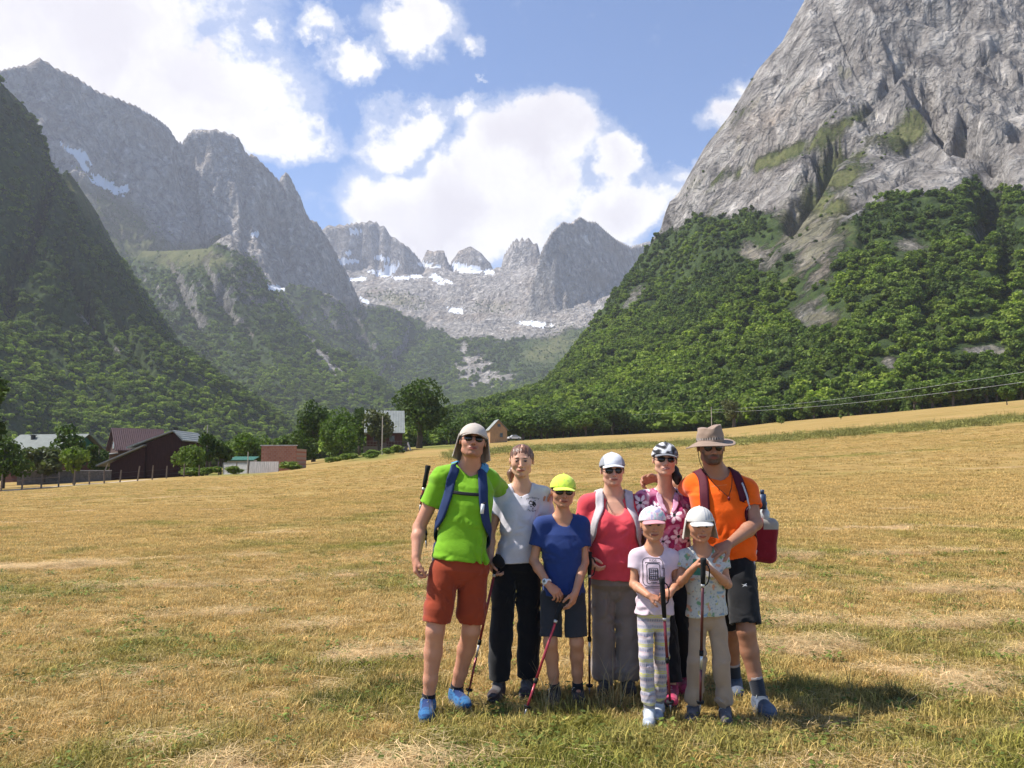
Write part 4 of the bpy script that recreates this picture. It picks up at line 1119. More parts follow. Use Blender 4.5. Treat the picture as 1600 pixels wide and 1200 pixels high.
# ------------------------------------------------------------------ blades, weeds and cut hay
def grass_mat():
    m, nt, bs = new_mat('grass blades')
    ti = nt.add('ShaderNodeAttribute'); ti.attribute_name = 'tint'; ti.attribute_type = 'INSTANCER'
    sh = attr(nt, 'shade'); sp = nt.add('ShaderNodeSeparateColor'); nt.link(sh, sp.inputs[0])
    rnd = nt.add('ShaderNodeObjectInfo').outputs['Random']
    c = nt.mix(1.0, ti.outputs['Color'], nt.ramp(sp.outputs[0], [(0, (0.50, 0.55, 0.50)), (0.5, (0.95, 0.95, 0.90)), (1, (1.55, 1.45, 1.35))]), blend='MULTIPLY')
    c = nt.mix(1.0, c, nt.ramp(rnd, [(0, (0.78, 0.80, 0.8)), (1, (1.22, 1.18, 1.15))]), blend='MULTIPLY')
    nt.link(c, bs.inputs['Base Color']); bs.inputs['Roughness'].default_value = 0.7; bs.inputs['Specular IOR Level'].default_value = 0.25
    tr = nt.add('ShaderNodeBsdfTranslucent'); nt.link(c, tr.inputs[0])
    mx = nt.add('ShaderNodeMixShader'); mx.inputs[0].default_value = 0.3
    out = [n for n in nt.n if n.type == 'OUTPUT_MATERIAL'][0]
    nt.link(bs.outputs[0], mx.inputs[1]); nt.link(tr.outputs[0], mx.inputs[2]); nt.link(mx.outputs[0], out.inputs[0])
    return m
M_GRASS = grass_mat()
grass_col = bpy.data.collections.new('meadow plants')

def blades(seed, n, rad, h, w, lean, flat=0.0, curl=0.5):
    rng = np.random.RandomState(seed); V = []; Fq = []; S = []
    for i in range(n):
        a = rng.rand() * 6.283; r = rad * math.sqrt(rng.rand()); b = v_(r * math.cos(a), r * math.sin(a), 0)
        d = rng.rand() * 6.283; L = h * (0.45 + 0.75 * rng.rand()); ln = lean * (0.3 + 1.0 * rng.rand())
        dr = v_(math.cos(d), math.sin(d), 0); sd = v_(-math.sin(d), math.cos(d), 0) * w * (0.6 + 0.8 * rng.rand()) / 2
        s = rng.rand()
        if flat:
            z0 = rng.rand() * flat; p0 = b + v_(0, 0, z0); bend = (rng.rand() - .5) * curl
            p1 = p0 + dr * L * .5 + v_(0, 0, .15 * flat * rng.rand()); p2 = p1 + (dr + sd / (w + 1e-9) * bend) * L * .5 - v_(0, 0, flat * .3 * rng.rand())
        else:
            p0 = b - v_(0, 0, .01); p1 = b + v_(0, 0, L * .55) + dr * L * ln * .35; p2 = b + v_(0, 0, L * (1 - .25 * ln)) + dr * L * ln
        k = len(V)
        V += [p0 - sd, p0 + sd, p1 - sd * .85, p1 + sd * .85, p2 - sd * .15, p2 + sd * .15]
        Fq += [(k, k + 1, k + 3, k + 2), (k + 2, k + 3, k + 5, k + 4)]; S += [s * .8, s * .8, s * .9 + .05, s * .9 + .05, s, s]
    return np.array(V), np.array(Fq), np.array(S)
def v_(x, y, z): return np.array([x, y, z], float)
def weed(seed, n=14, r=.06, leaf=.016, h=.05):
    rng = np.random.RandomState(seed); V = []; Fq = []; S = []
    for i in range(n):
        a = rng.rand() * 6.283; rr = r * (0.3 + .7 * rng.rand()); c = v_(rr * math.cos(a), rr * math.sin(a), h * (0.3 + .9 * rng.rand()))
        d = v_(math.cos(a), math.sin(a), .3 * rng.normal()); s = v_(-math.sin(a), math.cos(a), .3 * rng.normal()); l = leaf * (.6 + .8 * rng.rand())
        k = len(V); V += [c - d * l, c + s * l * .55, c + d * l, c - s * l * .55]; Fq.append((k, k + 1, k + 2, k + 3)); q = rng.rand(); S += [q] * 4
    return np.array(V), np.array(Fq), np.array(S)
_kinds = [blades(1, 50, .090, .036, .0032, .8), blades(2, 50, .095, .046, .0034, 1.0), blades(3, 46, .085, .030, .0030, 1.2), blades(4, 40, .085, .070, .0040, .8),      # 0-3 turf
          blades(5, 26, .13, .17, .0026, 0, flat=.030), blades(6, 30, .15, .22, .0024, 0, flat=.045, curl=1.2),                                   # 4-5 cut stems lying
          weed(7), weed(8, 18, .07, .012, .04),                                                                                                       # 6-7 leafy weeds
          blades(9, 5, .03, .34, .0034, .55), blades(10, 14, .07, .15, .0030, .8),                                                                   # 8-9 tall dead stems, taller tuft
          blades(11, 64, .17, .038, .0065, 1.0), blades(12, 40, .17, .16, .0055, 0, flat=.03)]                                                      # 10-11 wider tufts for farther off
for i, (V, Fq, S) in enumerate(_kinds):
    me = mesh_np('plant', V, Fq, [M_GRASS], False, cols={'shade': np.stack([S, S, S], 1)})
    grass_col.objects.link(bpy.data.objects.new('meadow_plant_%02d' % i, me))

rg = np.random.RandomState(21)
def wedge(n, r0, r1, half=39.0):
    r = np.sqrt(r0 ** 2 + (r1 ** 2 - r0 ** 2) * rg.rand(n)); a = np.radians((rg.rand(n) * 2 - 1) * half)
    return r * np.sin(a), r * np.cos(a)
def put_layer(x, y, kinds_p, smin_, smax_, lush=0.0, extra_hay=False):
    dm = dry_mask(x, y); hm = hay_mask(x, y); n = len(x)
    z = meadow_z(x, y)
    u = rg.rand(n); k = np.array(kinds_p)[(u * len(kinds_p)).astype(int)]
    return x, y, z, k, dm, hm
X, Y, K, SC, TI = [], [], [], [], []
def add_layer(x, y, k, sc, tint): X.append(x); Y.append(y); K.append(k); SC.append(sc); TI.append(tint)
DRY = np.array([.63, .455, .190]); DRY2 = np.array([.44, .305, .110]); GRN = np.array([.21, .22, .040]); GRN2 = np.array([.33, .31, .07]); HAYC = np.array([.74, .56, .32])
def base_tint(x, y, n):
    dm = dry_mask(x, y); j = fbm(x, y, .35, 2, .5, 180)
    t = np.clip(dm * 1.7 - .27 + .45 * j + .35 * (rg.rand(n) - .5), 0, 1)[:, None]
    d = DRY + (DRY2 - DRY) * (rg.rand(n)[:, None] * .7 + .6 * np.clip(fbm(x, y, 1.7, 2, .5, 184), 0, 1)[:, None]); g = GRN + (GRN2 - GRN) * rg.rand(n)[:, None]
    return g * (1 - t) + d * t, t[:, 0]
for (n, r0, r1, s0, s1, kk) in ((8600, 3.2, 8.0, .75, 1.15, (0, 1, 2, 3)), (15500, 8.0, 17.0, .85, 1.25, (0, 1, 2, 3, 10)), (17000, 17.0, 36.0, 1.1, 1.7, (10, 10, 1)), (15000, 36.0, 90.0, 1.6, 2.6, (10, 10, 11))):
    x, y = wedge(n, r0, r1); tint, t = base_tint(x, y, n); k = np.array(kk)[rg.randint(0, len(kk), n)]
    hm = hay_mask(x, y); sc = s0 + (s1 - s0) * rg.rand(n) + .35 * (1 - t)
    sc *= np.where(hm > .55, .7, 1.0)
    m = hm > .5; tint[m] = HAYC * (.75 + .4 * rg.rand(m.sum())[:, None]); k = np.where(m & (rg.rand(n) < .7), 4 if r1 < 30 else 11, k)
    add_layer(x, y, k, np.stack([sc, sc, sc * np.interp(np.hypot(x, y), [3, 20, 90], [1, .9, .6])], 1), tint)
# lying stems over the whole foreground, thick on the hay
x, y = wedge(24000, 3.2, 15.0); hm = hay_mask(x, y); keep_ = rg.rand(len(x)) < (.10 + 1.0 * sstep(.30, .65, hm)); x, y = x[keep_], y[keep_]
n = len(x); k = rg.choice([4, 5], n); sc = .6 + .6 * rg.rand(n); add_layer(x, y, k, np.stack([sc, sc, sc * (1 + 1.2 * sstep(.4, .8, hm[keep_]))], 1), HAYC * (.65 + .6 * rg.rand(n)[:, None]))
# leafy weeds in the greener turf
x, y = wedge(5200, 3.3, 14.0); keep_ = rg.rand(len(x)) < (.06 + 1.1 * (1 - dry_mask(x, y))); x, y = x[keep_], y[keep_]
n = len(x); add_layer(x, y, rg.choice([6, 7], n), np.repeat((.6 + .8 * rg.rand(n))[:, None], 3, 1), np.array([.13, .17, .035]) * (.7 + .8 * rg.rand(n)[:, None]))
# taller grass round the feet of the group and a trampled green hollow left of it
def spot(cx, cy, rx, ry, n, kinds_, s0, s1, col):
    x = cx + rx * rg.normal(size=n) * .5; y = cy + ry * rg.normal(size=n) * .5
    add_layer(x, y, rg.choice(kinds_, n), np.repeat((s0 + (s1 - s0) * rg.rand(n))[:, None], 3, 1), np.array(col) * (.6 + .7 * rg.rand(n)[:, None]))
spot(.35, 5.12, .34, .10, 34, [9, 3, 5], .5, .8, (.33, .24, .11)); spot(.20, 5.06, .10, .06, 6, [8], .7, 1.0, (.45, .36, .2)); spot(.62, 5.15, .16, .10, 8, [8], .8, 1.2, (.45, .36, .2))
spot(.50, 5.22, .20, .12, 16, [9, 3], .5, .9, (.26, .20, .08)); spot(-1.12, 5.42, .30, .12, 44, [3, 9], .6, 1.0, (.13, .14, .03)); spot(-.78, 5.75, .25, .12, 40, [3, 9], .6, 1.0, (.10, .11, .025))
spot(1.1, 4.62, 1.6, .25, 170, [3, 1, 6], .8, 1.1, (.27, .25, .07)); spot(2.5, 5.35, .30, .18, 26, [9, 3], .8, 1.2, (.20, .17, .06)); spot(-.9, 4.9, .9, .5, 30, [8, 9], .5, .9, (.36, .28, .13))
spot(-2.4, 5.6, 1.2, 1.0, 40, [8, 9], .4, .8, (.38, .3, .14)); spot(2.0, 5.0, 1.3, .8, 36, [8, 9], .4, .9, (.38, .3, .15)); spot(3.2, 7.5, 1.6, 1.4, 40, [8, 9], .5, 1, (.36, .28, .13))
x = np.concatenate(X); y = np.concatenate(Y); k = np.concatenate(K); sc = np.concatenate(SC); ti = np.concatenate(TI)
scatter('meadow_grass', np.stack([x, y, meadow_z(x, y) - .004], 1), sc, rg.rand(len(x)) * 6.283, k, ti, grass_col, 'short mown grass, green tufts and pale cut hay covering the meadow')
# rough unmown strip and field edge: taller weeds
n = 3800; px_ = 700 + 950 * rg.rand(n); sy = np.interp(px_, [600, 700, 820, 1000, 1160, 1250, 1350, 1450, 1600, 1800], [730, 712, 702, 697, 690, 684, 675, 668, 655, 640]) + rg.normal(size=n) * 2.8
yy = np.linspace(60, 240, 90); 
xs = []; ys = []
for p, q in zip(px_, sy):
    u_ = (p - 800) / FPX / (CP + SP * (q - 600) / FPX); zz = meadow_z(u_ * yy, yy); e = (zz - CAM_H) / yy; t_ = ray_px(p, q); tt = t_[2] / t_[1]
    i_ = np.argmax(e >= tt) if (e >= tt).any() else -1
    if i_ > 0: xs.append(u_ * yy[i_]); ys.append(yy[i_])
xs = np.array(xs) + rg.normal(size=len(xs)) * .5; ys = np.array(ys) + rg.normal(size=len(ys)) * 1.0; n = len(xs)
s_ = (4.0 + 4.5 * rg.rand(n) * (1 + fbm(xs, ys, 9, 2, .5, 190)))
scatter('tall_weeds', np.stack([xs, ys, meadow_z(xs, ys)], 1), np.stack([s_, s_, s_ * .8], 1), rg.rand(n) * 6.283, rg.choice([3, 6, 9, 6], n), np.array([.24, .235, .075]) * (.6 + .8 * rg.rand(n)[:, None]), grass_col, 'strip of tall green weeds left unmown across the upper meadow')
print('grass', len(x))

# ------------------------------------------------------------------ smooth solids: distance functions meshed by sparse surface nets
def v3(*a): return np.array(a if len(a) == 3 else a[0], dtype=np.float64)
def unit(a): a = np.asarray(a, float); return a / (np.linalg.norm(a) + 1e-12)

class Prim:
    __slots__ = ('f', 'c', 'R', 'k', 'op')
    def __init__(s, f, c, R, k=0.01, op='u'): s.f, s.c, s.R, s.k, s.op = f, np.asarray(c, float), R, k, op

def smin(a, b, k):
    h = np.maximum(k - np.abs(a - b), 0.0) / k
    return np.minimum(a, b) - h * h * k * 0.25

def cap(a, b, ra, rb=None, k=0.012, op='u', cut=None):
    """tapered capsule; cut=(point, normal) keeps the side the normal points away from"""
    a = np.asarray(a, float); b = np.asarray(b, float); rb = ra if rb is None else rb
    ab = b - a; L2 = float(ab @ ab) + 1e-12
    cuts = [] if cut is None else (cut if isinstance(cut, list) else [cut])
    cuts = [(np.asarray(q, float), unit(n)) for q, n in cuts]
    def f(P):
        q = P - a; t = np.clip(q @ ab / L2, 0, 1)
        d = np.linalg.norm(q - t[..., None] * ab, axis=-1) - (ra + (rb - ra) * t)
        for qq, n in cuts: d = np.maximum(d, (P - qq) @ n)
        return d
    return Prim(f, (a + b) / 2, math.sqrt(L2) / 2 + max(ra, rb), k, op)

def ell(c, r, M=None, k=0.012, op='u', cut=None):
    c = np.asarray(c, float); r = np.asarray(r, float) * np.ones(3)
    cuts = [] if cut is None else (cut if isinstance(cut, list) else [cut])
    cuts = [(np.asarray(q, float), unit(n)) for q, n in cuts]
    def f(P):
        q = P - c
        if M is not None: q = q @ M
        k0 = np.linalg.norm(q / r, axis=-1); k1 = np.linalg.norm(q / (r * r), axis=-1)
        d = k0 * (k0 - 1.0) / (k1 + 1e-9)
        d = np.where(k0 < 0.05, -r.min(), d)
        for qq, n in cuts: d = np.maximum(d, (P - qq) @ n)
        return d
    return Prim(f, c, float(r.max()), k, op)

def rbox(c, half, M=None, rad=0.01, k=0.01, op='u'):
    c = np.asarray(c, float); half = np.asarray(half, float) - rad
    def f(P):
        q = P - c
        if M is not None: q = q @ M
        q = np.abs(q) - half
        return np.linalg.norm(np.maximum(q, 0), axis=-1) + np.minimum(q.max(axis=-1), 0) - rad
    return Prim(f, c, float(np.linalg.norm(half)) + rad, k, op)

def loft(o, ax, up, fw, secs, k=0.02, op='u', power=2.0, cuts=(), disp=None):
    """stack of elliptic sections. secs rows: (height, half width, half depth, forward shift[, side shift])"""
    o = np.asarray(o, float); S = np.array([list(s) + [0.0] * (5 - len(s)) for s in secs], float)
    cuts = [(np.asarray(q, float), unit(n)) for q, n in cuts]
    h0, h1 = S[0, 0], S[-1, 0]
    def f(P):
        q = P - o; h = q @ up; x = q @ ax; y = q @ fw
        hc = np.clip(h, h0, h1)
        w = np.interp(hc, S[:, 0], S[:, 1]); d = np.interp(hc, S[:, 0], S[:, 2])
        x = x - np.interp(hc, S[:, 0], S[:, 4]); y = y - np.interp(hc, S[:, 0], S[:, 3])
        r = (np.abs(x / w) ** power + np.abs(y / d) ** power) ** (1 / power)
        dd = (r - 1) * np.minimum(w, d)
        out = np.maximum(h0 - h, h - h1)
        dd = np.where(out > 0, np.sqrt(np.maximum(dd, 0) ** 2 + out ** 2) + np.minimum(dd, 0) * 0, dd)
        dd = np.where(out > 0, dd, np.maximum(dd, out))
        for qq, n in cuts: dd = np.maximum(dd, (P - qq) @ n)
        return dd
    c = o + up * (h0 + h1) / 2
    return Prim(f, c, float(np.hypot((h1 - h0) / 2, max(S[:, 1].max(), S[:, 2].max()) + np.abs(S[:, 3:]).max())), k, op)

def sdf_eval(prims, P):
    D = np.full(P.shape[:-1], 10.0)
    for p in prims:
        if p.op == 'disp': D = D + p.f(P); continue
        d = p.f(P)
        if p.op == 'u': D = smin(D, d, p.k)
        elif p.op == 's': D = -smin(-D, d, p.k)
        elif p.op == 'i': D = -smin(-D, -d, p.k)
    return D

def mesh_sdf(prims, h, pad=0.03):
    us = [p for p in prims if p.op == 'u']
    lo = np.min([p.c - p.R for p in us], 0) - pad; hi = np.max([p.c + p.R for p in us], 0) + pad
    B = 8; bs_ = B * h
    nb = np.ceil((hi - lo) / bs_).astype(int)
    g = np.stack(np.meshgrid(*[np.arange(n) for n in nb], indexing='ij'), -1).reshape(-1, 3)
    C = lo + (g + 0.5) * bs_
    # keep blocks that can hold the surface
    Dc = sdf_eval(prims, C)
    act = np.abs(Dc) < bs_ * 0.87 * 1.5 + 0.012
    g = g[act]; C = C[act]
    n1 = B + 1
    off = np.stack(np.meshgrid(np.arange(n1), np.arange(n1), np.arange(n1), indexing='ij'), -1).reshape(-1, 3) * h
    P = (lo + g * bs_)[:, None, :] + off[None]
    D = np.full(P.shape[:2], 10.0)
    rad = bs_ * 0.87
    for p in prims:
        if p.op == 'disp': D += p.f(P); continue
        if p.op == 'i': D = -smin(-D, -p.f(P), p.k); continue
        m = np.linalg.norm(C - p.c, axis=1) < p.R + rad + p.k + 0.02
        if not m.any(): continue
        d = p.f(P[m])
        if p.op == 'u': D[m] = smin(D[m], d, p.k)
        else: D[m] = -smin(-D[m], d, p.k)
    D = D.reshape(-1, n1, n1, n1)
    s = D < 0
    cs = sum(s[:, i:B + i, j:B + j, k:B + k].astype(np.int8) for i in (0, 1) for j in (0, 1) for k in (0, 1))
    bi, ci, cj, ck = np.nonzero((cs > 0) & (cs < 8))
    if len(bi) == 0: return np.zeros((0, 3)), np.zeros((0, 4), int)
    corners = [(i, j, k) for i in (0, 1) for j in (0, 1) for k in (0, 1)]
    val = np.stack([D[bi, ci + i, cj + j, ck + k] for (i, j, k) in corners], 1)
    pos = np.zeros((len(bi), 3)); cnt = np.zeros(len(bi))
    for a in range(8):
        for b in range(a + 1, 8):
            ca, cb = np.array(corners[a]), np.array(corners[b])
            if np.abs(ca - cb).sum() != 1: continue
            m = (val[:, a] < 0) != (val[:, b] < 0)
            t = val[m, a] / (val[m, a] - val[m, b])
            pos[m] += ca + t[:, None] * (cb - ca); cnt[m] += 1
    pos /= cnt[:, None]
    G = g[bi] * B + np.stack([ci, cj, ck], 1)
    V = lo + (G + pos) * h
    N = nb * B + 2
    gid = (G[:, 0] * N[1] + G[:, 1]) * N[2] + G[:, 2]
    order = np.argsort(gid); gs = gid[order]
    st = (N[1] * N[2], N[2], 1)
    faces = []
    v0 = val[:, 0] < 0
    for ax, cidx in ((0, 4), (1, 2), (2, 1)):
        v1 = val[:, cidx] < 0
        m = v0 != v1
        o1, o2 = [st[q] for q in range(3) if q != ax]
        base = gid[m]
        ids = np.stack([base, base - o1, base - o1 - o2, base - o2], 1)
        k = np.searchsorted(gs, ids); k = np.clip(k, 0, len(gs) - 1)
        ok = (gs[k] == ids).all(1)
        q = order[k[ok]]
        flip = v0[m][ok] ^ (ax == 1)
        q = np.where(flip[:, None], q, q[:, ::-1])
        faces.append(q)
    F = np.concatenate(faces)
    # orientation check with the first faces
    n = np.cross(V[F[:, 1]] - V[F[:, 0]], V[F[:, 2]] - V[F[:, 0]])
    c = V[F].mean(1)[:200]; nn = n[:200] / (np.linalg.norm(n[:200], axis=1, keepdims=True) + 1e-12)
    e = h * 0.6
    if (sdf_eval(prims, c + nn * e) < sdf_eval(prims, c - nn * e)).mean() > 0.5: F = F[:, ::-1]
    return V, F

def relax(V, F, it=2, lam=0.5):
    for _ in range(it):
        S = np.zeros_like(V); c = np.zeros(len(V))
        for k in range(4):
            a, b = F[:, k], F[:, (k + 1) % 4]
            for q in range(3):
                S[:, q] += np.bincount(a, V[b, q], len(V)) + np.bincount(b, V[a, q], len(V))
            c += np.bincount(a, minlength=len(V)) + np.bincount(b, minlength=len(V))
        V = V + lam * (S / np.maximum(c, 1)[:, None] - V)
    return V

def project(prims, P, off=0.0, it=8):
    """walk points onto the surface of a solid"""
    P = np.array(P, float); e = 0.002
    for _ in range(it):
        d = sdf_eval(prims, P) - off
        gx = np.stack([sdf_eval(prims, P + v) - sdf_eval(prims, P - v) for v in (v3(e, 0, 0), v3(0, e, 0), v3(0, 0, e))], -1)
        gx /= np.linalg.norm(gx, axis=-1, keepdims=True) + 1e-9
        P = P - gx * np.clip(d, -0.03, 0.03)[..., None]
    return P, gx

def build_sdf(name, prims, h, mat, parent=None, color=None, smooth_it=1):
    V, F = mesh_sdf(prims, h)
    if smooth_it: V = relax(V, F, smooth_it, 0.45)
    cols = None
    if color is not None: cols = {'Col': color(V)}
    me = mesh_np(name, V, F, [mat], True, cols=cols)
    return obj(name, me, parent)

def ribbon(name, path, normals, width, thick, mat, parent=None, prims=None, across=5, closed=False, color=None):
    """strap that follows a path; draped on a solid when prims is given"""
    path = np.asarray(path, float); n = len(path)
    T = np.gradient(path, axis=0); T /= np.linalg.norm(T, axis=1, keepdims=True) + 1e-9
    N = np.asarray(normals, float)
    S = np.cross(T, N); S /= np.linalg.norm(S, axis=1, keepdims=True) + 1e-9
    width = np.broadcast_to(width, (n,))
    u = np.linspace(-0.5, 0.5, across)
    G = path[:, None] + S[:, None] * (u[None, :, None] * width[:, None, None])
    if prims is not None:
        G2, g = project(prims, G.reshape(-1, 3), 0.002, 6); G = G2.reshape(G.shape); N2 = g.reshape(G.shape)
    else: N2 = np.broadcast_to(N[:, None], G.shape)
    top = G + N2 * thick
    V = np.concatenate([G.reshape(-1, 3), top.reshape(-1, 3)]); o = n * across
    F = []
    for i in range(n - 1):
        for j in range(across - 1):
            a = i * across + j; b = a + 1; c = b + across; d = a + across
            F.append((a, b, c, d)); F.append((o + a, o + d, o + c, o + b))
        a = i * across; d = a + across; F.append((a, d, o + d, o + a))
        a = i * across + across - 1; d = a + across; F.append((a, o + a, o + d, d))
    for i in (0, n - 1):
        for j in range(across - 1):
            a = i * across + j; F.append((a, a + 1, o + a + 1, o + a))
    me = mesh_np(name, V, F, [mat], True)
    bm = bmesh.new(); bm.from_mesh(me); bmesh.ops.recalc_face_normals(bm, faces=bm.faces); bm.to_mesh(me); bm.free()
    return obj(name, me, parent)

def smooth_path(pts, n=24):
    pts = np.asarray(pts, float); m = len(pts)
    d = np.concatenate([[0], np.cumsum(np.linalg.norm(np.diff(pts, axis=0), axis=1))])
    t = np.linspace(0, d[-1], n); out = np.zeros((n, pts.shape[1]))
    # catmull-rom
    ext = np.concatenate([[2 * pts[0] - pts[1]], pts, [2 * pts[-1] - pts[-2]]])
    for i, tt in enumerate(t):
        k = min(np.searchsorted(d, tt, side='right') - 1, m - 2); u = (tt - d[k]) / (d[k + 1] - d[k] + 1e-9)
        p0, p1, p2, p3 = ext[k], ext[k + 1], ext[k + 2], ext[k + 3]
        out[i] = 0.5 * (2 * p1 + (-p0 + p2) * u + (2 * p0 - 5 * p1 + 4 * p2 - p3) * u * u + (-p0 + 3 * p1 - 3 * p2 + p3) * u ** 3)
    return out

# ------------------------------------------------------------------ materials of the figures
def skin_mat():
    m, nt, bs = new_mat('skin')
    c = attr(nt, 'Col')
    tcn = nt.add('ShaderNodeNewGeometry').outputs['Position']
    n = nt.noise(tcn, scale=60, detail=4, rough=0.6)
    n2 = nt.noise(tcn, scale=14, detail=3)
    c2 = nt.mix(1.0, c, nt.ramp(n2, [(0.3, (0.92, 0.88, 0.86)), (0.7, (1.06, 1.06, 1.05))]), blend='MULTIPLY')
    nt.link(c2, bs.inputs['Base Color'])
    bs.inputs['Roughness'].default_value = 0.52; bs.inputs['Specular IOR Level'].default_value = 0.35
    bs.inputs['Subsurface Weight'].default_value = 0.12; bs.inputs['Subsurface Radius'].default_value = (0.012, 0.005, 0.003); bs.inputs['Subsurface Scale'].default_value = 1.0
    bump(nt, bs, n, 0.25, 0.001)
    return m
def cloth_mat(name, weave=900.0, rough=0.9, sheen=0.15, bstr=0.35):
    m, nt, bs = new_mat(name)
    c = attr(nt, 'Col')
    tcn = nt.add('ShaderNodeNewGeometry').outputs['Position']
    n = nt.noise(tcn, scale=weave * 0.3, detail=2)
    n2 = nt.noise(tcn, scale=11, detail=5, rough=0.6)
    c2 = nt.mix(1.0, c, nt.ramp(n2, [(0.25, (0.88, 0.88, 0.88)), (0.75, (1.08, 1.08, 1.08))]), blend='MULTIPLY')
    nt.link(c2, bs.inputs['Base Color'])
    bs.inputs['Roughness'].default_value = rough; bs.inputs['Specular IOR Level'].default_value = 0.2
    bs.inputs['Sheen Weight'].default_value = sheen
    w = nt.noise(tcn, scale=16, detail=3, rough=0.5, dist=0.6)
    bump(nt, bs, nt.math('ADD', nt.math('MULTIPLY', w, 0.010), nt.math('MULTIPLY', n, 0.0008)), bstr, 1.0)
    return m
def flat_mat(name, col, rough=0.6, spec=0.3, metal=0.0, nz=0.1):
    m, nt, bs = new_mat(name)
    n = nt.noise(nt.add('ShaderNodeNewGeometry').outputs['Position'], scale=45, detail=4)
    c = np.array(col)
    nt.link(nt.ramp(n, [(0.3, tuple(c * (1 - nz))), (0.7, tuple(np.minimum(c * (1 + nz), 1)))]), bs.inputs['Base Color'])
    bs.inputs['Roughness'].default_value = rough; bs.inputs['Specular IOR Level'].default_value = spec; bs.inputs['Metallic'].default_value = metal
    return m
def hair_mat(name, col):
    m, nt, bs = new_mat(name)
    tcn = nt.add('ShaderNodeNewGeometry').outputs['Position']
    n = nt.noise(nt.scalevec(tcn, (1, 1, 0.22)), scale=170, detail=3)
    c = np.array(col)
    nt.link(nt.ramp(n, [(0.36, tuple(c * 0.45)), (0.64, tuple(c * 1.5))]), bs.inputs['Base Color'])
    bs.inputs['Roughness'].default_value = 0.55; bs.inputs['Specular IOR Level'].default_value = 0.35
    bump(nt, bs, n, 0.6, 0.003)
    return m
M_SKIN = skin_mat(); M_CLOTH = cloth_mat('cloth')
M_SHADES = flat_mat('dark sunglass lens', (0.012, 0.010, 0.010), 0.12, 0.6)
M_BLACK = flat_mat('black webbing', (0.014, 0.014, 0.016), 0.7)
M_RUBBER = flat_mat('shoe rubber', (0.05, 0.05, 0.055), 0.8)
M_WHITE = flat_mat('white print', (0.75, 0.75, 0.75), 0.7)
M_LACE = flat_mat('pale laces', (0.45, 0.46, 0.42), 0.8)
M_INK = flat_mat('black print', (0.018, 0.018, 0.02), 0.75)

H_BODY = 0.0042; H_CLOTH = 0.0055; H_FINE = 0.0032

def fold_field(P, seed, wl=0.09, az=0.45):
    """fabric creases: sharp valleys between soft swells, running across and down the figure"""
    a = P[..., 0] + 0.6 * P[..., 1]; z = P[..., 2]
    w = 0.55 * perlin(a / 0.17, z / 0.15, seed + 3)
    n1 = perlin((a * 1.0 + 0.55 * z) / (wl * 1.5) + w, (z - 0.5 * a) / (wl * 2.6), seed)
    n2 = perlin((a * 1.0 - 0.75 * z) / (wl * 1.1) - w, (z + 0.6 * a) / (wl * 2.2), seed + 7)
    r = 1.3 * (0.30 - np.minimum(np.abs(n1), np.abs(n2) + .08))
    m = sstep(-.35, .35, perlin(a / 0.20, z / 0.16, seed + 12))
    return r * m * 1.5 + 0.5 * perlin(a / 0.14 + w, z / 0.12, seed + 15)

def rot_frame(yaw, pitch, roll):
    """columns: side (+ = picture right), forward (towards the camera), up"""
    ex, ef, ez = v3(1, 0, 0), v3(0, -1, 0), v3(0, 0, 1)
    cy, sy = math.cos(yaw), math.sin(yaw)
    ex, ef = cy * ex + sy * v3(0, 1, 0), sy * v3(1, 0, 0) + cy * ef     # yaw>0 turns the face to picture right
    cp, sp = math.cos(pitch), math.sin(pitch)
    ef, ez = cp * ef + sp * ez, cp * ez - sp * ef                          # pitch>0 looks up
    cr, sr = math.cos(roll), math.sin(roll)
    ex, ez = cr * ex - sr * ez, cr * ez + sr * ex                          # roll>0 leans to picture right
    return np.stack([ex, ef, ez], 1)

